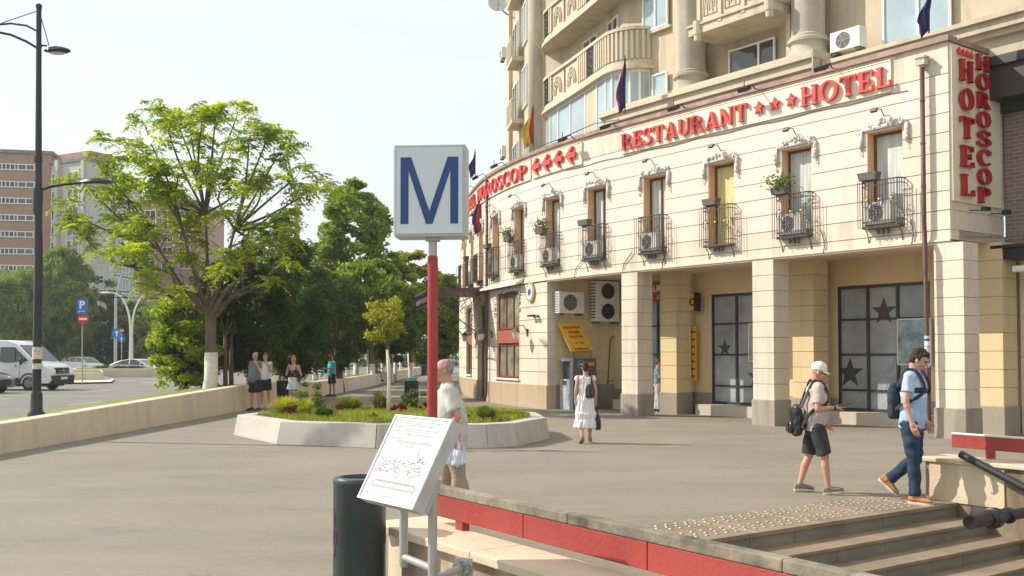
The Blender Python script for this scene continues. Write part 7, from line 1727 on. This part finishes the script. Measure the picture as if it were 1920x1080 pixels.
def backpack(B,m_,off=(0,0,0),sc_=1.0,one=False,detail=True):
    k=B.k*sc_; c=B.sp(1.17)+Vector((off[0],-(.20+B.fat*.0)*B.k+off[1],off[2])); t=thing('backpack',B.bl,'backpack',tuple(B.t.location)); t.rotation_euler=B.t.rotation_euler.copy(); local(t)
    def on(mb,name,mm,vx=.008,d=(.012,14,(1,1,1)),it=3):
        me=remeshed(mb,vx,it,d); me.materials.clear(); me.materials.append(mm); me.name=name; o=bpy.data.objects.new(name,me); COL.objects.link(o); o.parent=t
    m=MB(); ax=Vector((1,0,0)); ay=Vector((0,1,0)); rings(m,[(c+Vector((0,0,z*k)),ax,ay,a*k,b*k) for z,a,b in ((-.24,.11,.06),(-.21,.14,.085),(-.05,.145,.09),(.12,.14,.085),(.19,.12,.07),(.23,.07,.04))]); on(m,'sack',m_)
    if detail:
        m=MB(); rings(m,[(c+Vector((0,-.09*k,z*k)),ax,ay,a*k,b*k) for z,a,b in ((-.20,.08,.03),(-.17,.10,.045),(-.06,.10,.045),(-.03,.09,.03))]); on(m,'pocket',m_,.007)
        m=MB(); 
        for sx in (-.06,.06): m.tube([c+Vector((sx*k,-.098*k,.17*k)),c+Vector((sx*k,-.112*k,.05*k)),c+Vector((sx*k,-.145*k,-.06*k)),c+Vector((sx*k,-.142*k,-.18*k))],.008,5); m.obox(c+Vector((sx*k,-.15*k,-.06*k)),ax,ay,UP,.014,.006,.016)
        m.build('buckle_strap',mat('strap_grey',(.09,.09,.09),.4),t)
    for sx in ((1,) if one==1 else (-1,) if one==-1 else (-1,1)):
        m=MB(); S=B.J['lsh' if sx>0 else 'rsh']; q=S+Vector((-sx*.055*B.k,0,.072*B.k)); fr=B.torso(.02,1.10,1.36)
        zz=lambda z,y: B.sp(z)+Vector((sx*.12*B.k,y*B.k,0)); fy=lambda z:(.145+B.fat*.5 if z>1.2 else .138+B.fat)
        pts=[c+Vector((sx*.10*k,.06*k,.18*k)),q+Vector((0,-.07,-.01))*B.k,q+Vector((0,0,.012))*B.k,q+Vector((0,.075,-.02))*B.k,zz(1.35,.152),zz(1.25,.13)+Vector((sx*.035*B.k,0,0)),B.sp(1.18)+Vector((sx*(.178+B.fat*.6)*B.k,.03,0)),B.sp(1.13)+Vector((sx*(.175+B.fat*.6)*B.k,-.07,0)),c+Vector((sx*.12*k,.03*k,-.12*k))]
        pts=smoothpts(pts,4); vs=[];fs=[]
        for i,p in enumerate(pts):
            d=(pts[min(i+1,len(pts)-1)]-pts[max(i-1,0)]).normalized(); cc=B.sp(1.25); nn0=(p-Vector((cc.x,cc.y,p.z))); nn0=(nn0-d*nn0.dot(d)).normalized() if i not in () else nn0; s2=d.cross(nn0).normalized()
            for a_,b_ in ((-1,-1),(1,-1),(1,1),(-1,1)): vs.append(p+s2*a_*.020+nn0*b_*.004)
        for i in range(len(pts)-1):
            for j in range(4): fs.append((4*i+j,4*i+(j+1)%4,4*i+4+(j+1)%4,4*i+4+j))
        m.add(vs,fs); m.build('shoulder_strap',m_,t)
    return t
cl=lambda n_,c,v=.08,s=14,r_=.85:mat(n_,c,r_,v,s,bump=.15,bscale=160)
# ---------------- man in the pale blue polo, stepping on to the top stair
p=G(1716,942); B=Body(1.80,.01,lean=3).pose((6,3),2,(2,3),-50,(.25,-.10,-1),(.05,.30,-1),(-.22,.02,-1),(-.04,.26,-1),lh=(0,.35,-1),rh=(.10,.50,-.9),head=(-6,26),lfoot=0,rfoot=-42)
person('man in a pale blue polo shirt with navy stripe, jeans and tan shoes, looking down',B,(p.x-.02,p.y+.02,0),-126,SK,.0062,legs=False)
blue=cl('pale_blue_pique',(.40,.53,.68)); navy=cl('navy_stripe',(.02,.045,.10)); pale=cl('whitish_stripe',(.62,.60,.62))
k=B.k; zs_=B.sp(1.27).z; blue2=cl('mid_blue_pique',(.30,.45,.66))
tshirt(B,[blue,navy,pale,blue2],.86,.60,.018,True,lambda c:(1 if zs_<c.z+c.y*B.lean<zs_+.065 and abs(c.x)<.185 else 2 if zs_-.05<c.z+c.y*B.lean<zs_-.018 and abs(c.x)<.185 else 3 if (c.z+c.y*B.lean<=zs_-.05 and abs(c.x)<.2) else 0))
legwear(B,cl('blue_jeans',(.014,.036,.080),.35,9),1,'jeans',.110,.08,full=True,hem=.066,disp=(.016,7,(1,1,1.8)))
shoes(B,cl('tan_suede',(.42,.20,.075)),cl('shoe_sole_cream',(.62,.56,.46)))
hair(B,cl('dark_brown_hair',(.035,.02,.014),.4,30),'short'); headbits(B)
B.bl='slim dark navy backpack worn by the man in the pale blue polo'; backpack(B,cl('dark_navy_nylon',(.02,.03,.045)),sc_=.9,detail=False)
# ---------------- man with the white cap
p=G(1529,925); B=Body(1.62,.035,lean=2).pose((15,3),5,(-8,3),-18,(.12,-.08,-1),(-.25,1,.10),(-.30,.25,-1),(-.06,.45,-.85),lh=(-.3,1,.18),rh=(0,.5,-.85),head=(8,14),lfoot=10,rfoot=0)
person('man in a white cap, beige T-shirt and dark grey shorts walking with a phone',B,(p.x,p.y,0),-96,SKR,.0062)
tshirt(B,cl('beige_jersey',(.47,.40,.35)),.84,.72,.022,slr=.072,disp=(.024,9,(1,1,1))); legwear(B,cl('dark_grey_shorts',(.035,.035,.04),.25,9),.93,'shorts',.118,.105); shoes(B,cl('grey_green_knit',(.20,.20,.15),.35,40),cl('pale_sole',(.50,.48,.42)))
cap(B,cl('white_cap_cloth',(.70,.67,.63))); headbits(B,True,glasses=True)
m=MB(); W=B.J['lwr']; m.tube([W-B.J['lhd']*.02,W-B.J['lhd']*.0],.031,12); W=B.J['rwr']; d=(B.J['rwr']-B.J['rel']).normalized(); m.tube([W-d*.035,W-d*.01],.034,12); plain(B,'wristband',m,M['black'])
B.bl='black leather backpack with buckled straps worn by the man in the white cap'; backpack(B,mat('black_leather',(.02,.02,.021),.32,.2,9),off=(0,-.05,-.15),sc_=.92)
t=thing('phone','black phone held in the hand of the man in the white cap','phone',tuple(B.t.location)); t.rotation_euler=B.t.rotation_euler.copy(); local(t); c=B.J['lwr']+B.J['lhd']*.12+Vector((.0,.0,.018)); m=MB(); hd=B.J['lhd']; m.obox(c,hd,hd.cross(UP).normalized(),hd.cross(UP).cross(hd).normalized(),.075,.036,.005); m.build('phone_body',M['black'],t,bevel=.003)
# ---------------- woman in the white dress, seen from behind
p=G(1098,831); B=Body(1.53,.02,True).pose((4,1),2,(-6,1),-26,(.22,-.06,-1),(.05,.12,-1),(-.20,-.10,-1),(-.03,.12,-1),head=(0,4),lfoot=0,rfoot=-25)
person('woman in a long white dress with dark hair in a bun, walking away',B,(p.x,p.y,0),2,SK,.009)
dr=cl('white_cotton_dress',(.70,.67,.66),.08,18); k=B.k; m=MB(); r=[q for q in B.torso(.014,.96,1.46)]; ax=Vector((1,0,0)); ay=Vector((0,1,0))
sk=[(B.sp(z)-Vector((0,.0,0)),ax,ay,a*k,b*k) for z,a,b in ((.30,.28,.22),(.47,.255,.20),(.475,.235,.185),(.64,.235,.185),(.645,.215,.165),(.82,.215,.16),(.95,.195,.145))]
rings(m,sk+r[1:],36)
for sx,S in ((1,B.J['lsh']),(-1,B.J['rsh'])): m.cone(B.sp(1.42)+Vector((sx*.08*k,0,0)),S+Vector((sx*.02,0,-.03)),.07*k,.068*k)
o=wear(B,'dress',m,dr,voxel=.011,disp=(.030,16,(1.6,1.6,.25)))
hair(B,cl('auburn_dark_hair',(.05,.014,.012),.4,30),'bun',.008)
shoes(B,cl('tan_sandal',(.36,.19,.10)),cl('tan_sandal_sole',(.25,.15,.09)))
B.bl='small black backpack slung over the right shoulder of the woman in the white dress'; backpack(B,mat('black_leather_soft',(.016,.016,.017),.35,.2,9),off=(.075,.06,-.02),sc_=.66,one=1)
t=thing('handbag','black handbag hanging from the right hand of the woman in the white dress','handbag',tuple(B.t.location)); t.rotation_euler=B.t.rotation_euler.copy(); local(t)
W=B.J['lwr']; hb=W+B.J['lhd']*.10
me_=MB(); rings(me_,[(hb+Vector((.03,0,z)),ay,ax,a,b) for z,a,b in ((-.46,.09,.05),(-.42,.12,.07),(-.28,.125,.065),(-.18,.09,.04),(-.15,.05,.02))]); me=remeshed(me_,.01,3,(.015,12,(1,1,1))); me.materials.clear(); me.materials.append(mat('black_bag_leather',(.018,.018,.02),.35)); me.name='bag_body'; o=bpy.data.objects.new('bag_body',me); COL.objects.link(o); o.parent=t
m=MB(); m.tube(smoothpts([hb+Vector((.03,-.08,-.2)),hb+Vector((.01,-.03,-.02)),hb+Vector((.0,.0,.0)),hb+Vector((.01,.03,-.02)),hb+Vector((.03,.08,-.2))],3),.009,6); m.build('handle',M['black'],t)
# ---------------- old man behind the metro pole
B=Body(1.69,.075,lean=6).pose((10,3),6,(-8,3),-14,(.3,-.1,-1),(.1,.5,-.9),(-.30,-.34,-1),(.34,.40,-.75),head=(-6,10)); p=Vector(((849-960)/1867*10.1,10.1,0))
person('elderly balding man in a pale sage polo shirt passing behind the metro pole',B,tuple(p),97,SKR,.008,legs=False)
tshirt(B,cl('sage_grey_pique',(.50,.50,.43)),.80,.78,.026,True,slr=.078,disp=(.022,8,(1,1,1))); legwear(B,cl('beige_trousers',(.34,.27,.19)),1,'trousers',.115,.09,full=True,hem=.085); shoes(B,cl('brown_leather_shoe',(.10,.06,.04)),M['dark'])
hair(B,cl('grey_white_hair',(.26,.23,.21),.2,30),'fringe',.008); headbits(B,True,cl('grey_brow',(.30,.27,.24)))
t=thing('shopping_bag','thin white plastic bag printed with dark red flowers beside the elderly man','shopping bag',(p.x,p.y,0)); 
hb=P(857,815,9.85); m=MB(); rings(m,[(hb+Vector((0,0,z)),Vector((1,0,0)),Vector((0,1,0)),a,b) for z,a,b in ((-.30,.05,.03),(-.285,.10,.06),(-.2,.095,.065),(-.1,.07,.05),(0,.035,.025),(.06,.015,.012))],24)
me=remeshed(m,.008,2,(.035,22,(1.5,1.5,.35))); 
for v in me.vertices: v.co-=Vector((p.x,p.y,0))
bm_=mat('bag_film_print',(.68,.70,.76),.35,col2=(.40,.05,.09),scale=22,detail=2); b2=mat('bag_film_plain',(.62,.66,.74),.3,.08,9); me.materials.clear(); me.materials.append(bm_); me.materials.append(b2); me.name='bag_body'
for q in me.polygons: q.material_index=1 if q.center.z<hb.z-.15 else 0
o=bpy.data.objects.new('bag_body',me); COL.objects.link(o); o.parent=t
# ---------------- two men waiting by the wall
def man_(label,u,v,h,fat,face,sk,shirt,short,pose,hairm=None,cap_=None,vx=.012,shc=(.05,.05,.05),glasses=False,ground=0,sl=.6,kind='short',Y=None):
    p=G(u,v) if Y is None else Vector(((u-960)/FPX*Y,Y,0)); B=Body(h,fat,kind=='f'); B.pose(*pose[0],**pose[1]); person(label,B,(p.x,p.y,ground),face,sk,vx)
    return B
st1=((2,3),0,(-3,3),-4,(.20,-.05,-1),(.02,.20,-1))
B=man_('bald man in a slate grey polo shirt and black shorts, hand raised to his face',478,770,1.80,.045,150,SKR,None,None,((*st1,(-.35,.25,-1),(.35,.35,1)),dict(rh=(.35,.1,1),head=(-20,4))))
tshirt(B,cl('slate_polo',(.13,.16,.17)),.84,.62,.022,True); legwear(B,cl('black_shorts',(.015,.016,.02)),.88,'shorts',.12,.115); shoes(B,M['dark'],M['dark'])
headbits(B); hair(B,cl('cropped_grey_hair',(.25,.17,.13)),'fringe',.01)
B=man_('man in a white vest and black shorts standing behind the bald man',497,764,1.76,.04,165,SK,None,None,((*st1,(-.3,.3,-1),(.4,.35,1)),dict(rh=(.3,.1,1),head=(-10,0)))); B.t.location.y+=.0
tshirt(B,cl('white_vest',(.68,.68,.68)),.84,.15,.016); legwear(B,cl('black_shorts_b',(.016,.016,.022)),.85,'shorts',.115,.11); shoes(B,cl('white_trainer',(.6,.6,.58)),M['white']); headbits(B); hair(B,cl('cropped_brown_hair',(.20,.12,.08)),'short',.01)
B=man_('woman in sunglasses, black polka-dot top and pale blue frilled shorts',549,765,1.66,.0,175,SK,None,None,((4,1),2,(-4,1),-8,(.25,-.05,-1),(.05,.35,-1),(-.25,.25,-1),(.25,.30,1)),vx=.012,kind='f') if False else None
B=Body(1.66,.0,True); B.pose((4,1),2,(-4,1),-8,(.22,.2,-1),(-.30,.30,1),(-.30,-.1,-1),(-.05,.35,-1),lh=(-.3,.1,1),head=(-5,2)); p=G(550,767); person('woman in sunglasses, black polka-dot top and pale frilled shorts',B,(p.x,p.y,0),172,SK,.011)
dots=bpy.data.materials.new('polka_dot_cloth'); dots.use_nodes=True; n=dots.node_tree; b=n.nodes['Principled BSDF']; vt=n.nodes.new('ShaderNodeTexVoronoi'); vt.inputs['Scale'].default_value=22; vt.inputs['Randomness'].default_value=.25; tcn=n.nodes.new('ShaderNodeTexCoord'); r=n.nodes.new('ShaderNodeValToRGB'); r.color_ramp.interpolation='CONSTANT'; r.color_ramp.elements[0].color=(.7,.7,.7,1); r.color_ramp.elements[1].position=.24; r.color_ramp.elements[1].color=(.012,.012,.014,1)
n.links.new(tcn.outputs['Object'],vt.inputs['Vector']); n.links.new(vt.outputs['Distance'],r.inputs[0]); n.links.new(r.outputs[0],b.inputs['Base Color']); b.inputs['Roughness'].default_value=.8
m=MB(); rr_=B.torso(.012,1.04,1.36); rings(m,rr_); 
for sx in (-1,1): m.tube([B.sp(1.34)+Vector((sx*.09,.10,0)),B.sp(1.47)+Vector((sx*.09,.02,.0)),B.sp(1.36)+Vector((sx*.09,-.09,0))],.02,6)
wear(B,'top',m,dots,voxel=.011,disp=None)
m=MB(); k=B.k; rings(m,[(B.sp(z),Vector((1,0,0)),Vector((0,1,0)),a*k,b*k) for z,a,b in ((.66,.235,.19),(.72,.215,.175),(.85,.19,.15),(1.0,.15,.115),(1.05,.145,.11))],30); wear(B,'shorts',m,cl('pale_aqua_cotton',(.52,.60,.56)),voxel=.011,disp=(.05,16,(1.4,1.4,.3)))
hair(B,cl('red_blonde_hair',(.50,.22,.08),.3,30),'updo',.01); headbits(B,False,glasses=True); shoes(B,cl('beige_sandal',(.4,.28,.18)),M['dark'])
t=thing('shoulder_bag','small black bag hanging at the hip of the woman in sunglasses','handbag',tuple(B.t.location)); t.rotation_euler=B.t.rotation_euler.copy(); local(t); m=MB(); m.ell(B.sp(1.0)+Vector((-.22,0,.04)),(.05,.09,.12),10,8); m.build('bag_body',M['black'],t,smooth=True); m=MB(); m.tube([B.sp(1.1)+Vector((-.2,.02,0)),B.sp(1.3)+Vector((-.15,.13,0)),B.sp(1.46)+Vector((-.1,.02,.03))],.008,5); m.build('strap',M['black'],t)
p=G(627,742); B=Body(1.72,.03); B.pose((2,3),0,(-2,3),-3,(.15,.2,-1),(-.45,1,.12),(-.15,.2,-1),(.45,1,.12),head=(0,24)); person('man in a red cap, turquoise shirt and black shorts by the second low wall',B,(p.x,p.y-.6,0),130,SKD,.013)
tshirt(B,cl('turquoise_shirt',(.04,.40,.48)),.84,.65,.022); legwear(B,cl('black_shorts_c',(.014,.014,.018)),.88,'shorts',.12,.115); shoes(B,M['dark'],M['dark']); cap(B,cl('red_cap_cloth',(.62,.02,.03))); headbits(B)
# seated man on the second wall
p=G(708,720); wz_=.62; B=Body(1.72,.03,lean=14); B.pose((84,6),-6,(80,6),4,(.15,.35,-1),(-.15,1,-.25),(-.15,.35,-1),(.15,1,-.25),head=(0,16)); z_=wz_+.09-(B.J['lhip'].z)
hipz=B.J['lhip'].z; person('man in a green shirt and blue shorts sitting on the second low wall',B,(p.x-.25,p.y+.35,wz_+.10-hipz),-125,SKD,.013)
tshirt(B,cl('dull_green_shirt',(.07,.15,.11)),.86,.7,.022); legwear(B,cl('blue_shorts',(.04,.10,.25)),.85,'shorts',.11,.105); shoes(B,M['dark'],M['dark']); hair(B,cl('black_hair',(.02,.015,.012),.3,30),'short',.011); headbits(B)
# figure between the arcade pillars
B=Body(1.58,.0); B.pose((3,3),0,(-3,3),-4,(.15,.15,-1),(-.3,1,.1),(-.15,.15,-1),(.3,1,.1),head=(0,18)); q=FP(s_d(1231,1.9),1.9,0); person('person in a blue-grey T-shirt and pale trousers between two arcade pillars',B,tuple(q),-95,SK,.012,legs=False)
tshirt(B,cl('blue_grey_jersey',(.15,.23,.30)),.88,.6,.018); legwear(B,cl('pale_trousers',(.50,.50,.52)),1,'trousers',.105,.08,full=True); shoes(B,M['dark'],M['white']); hair(B,cl('brown_hair_b',(.10,.05,.03),.3,30),'short',.01); headbits(B)

# ================================================================ thin summer haze in the air
m=MB(); m.box(-260,260,-60,270,-4,60); o=m.build('haze',mat('haze_air',(.8,.8,.8)),None,origin=(0,0,0)); o['kind']='stuff'; hm=o.data.materials[0]; n=hm.node_tree; n.nodes.remove(n.nodes['Principled BSDF']); pv=n.nodes.new('ShaderNodeVolumePrincipled'); pv.inputs['Color'].default_value=(.92,.95,1,1); pv.inputs['Density'].default_value=.00045; pv.inputs['Anisotropy'].default_value=.3; n.links.new(pv.outputs[0],n.nodes['Material Output'].inputs['Volume']); o['label']='thin pale summer haze filling the air over the plaza and street'; o['category']='haze'
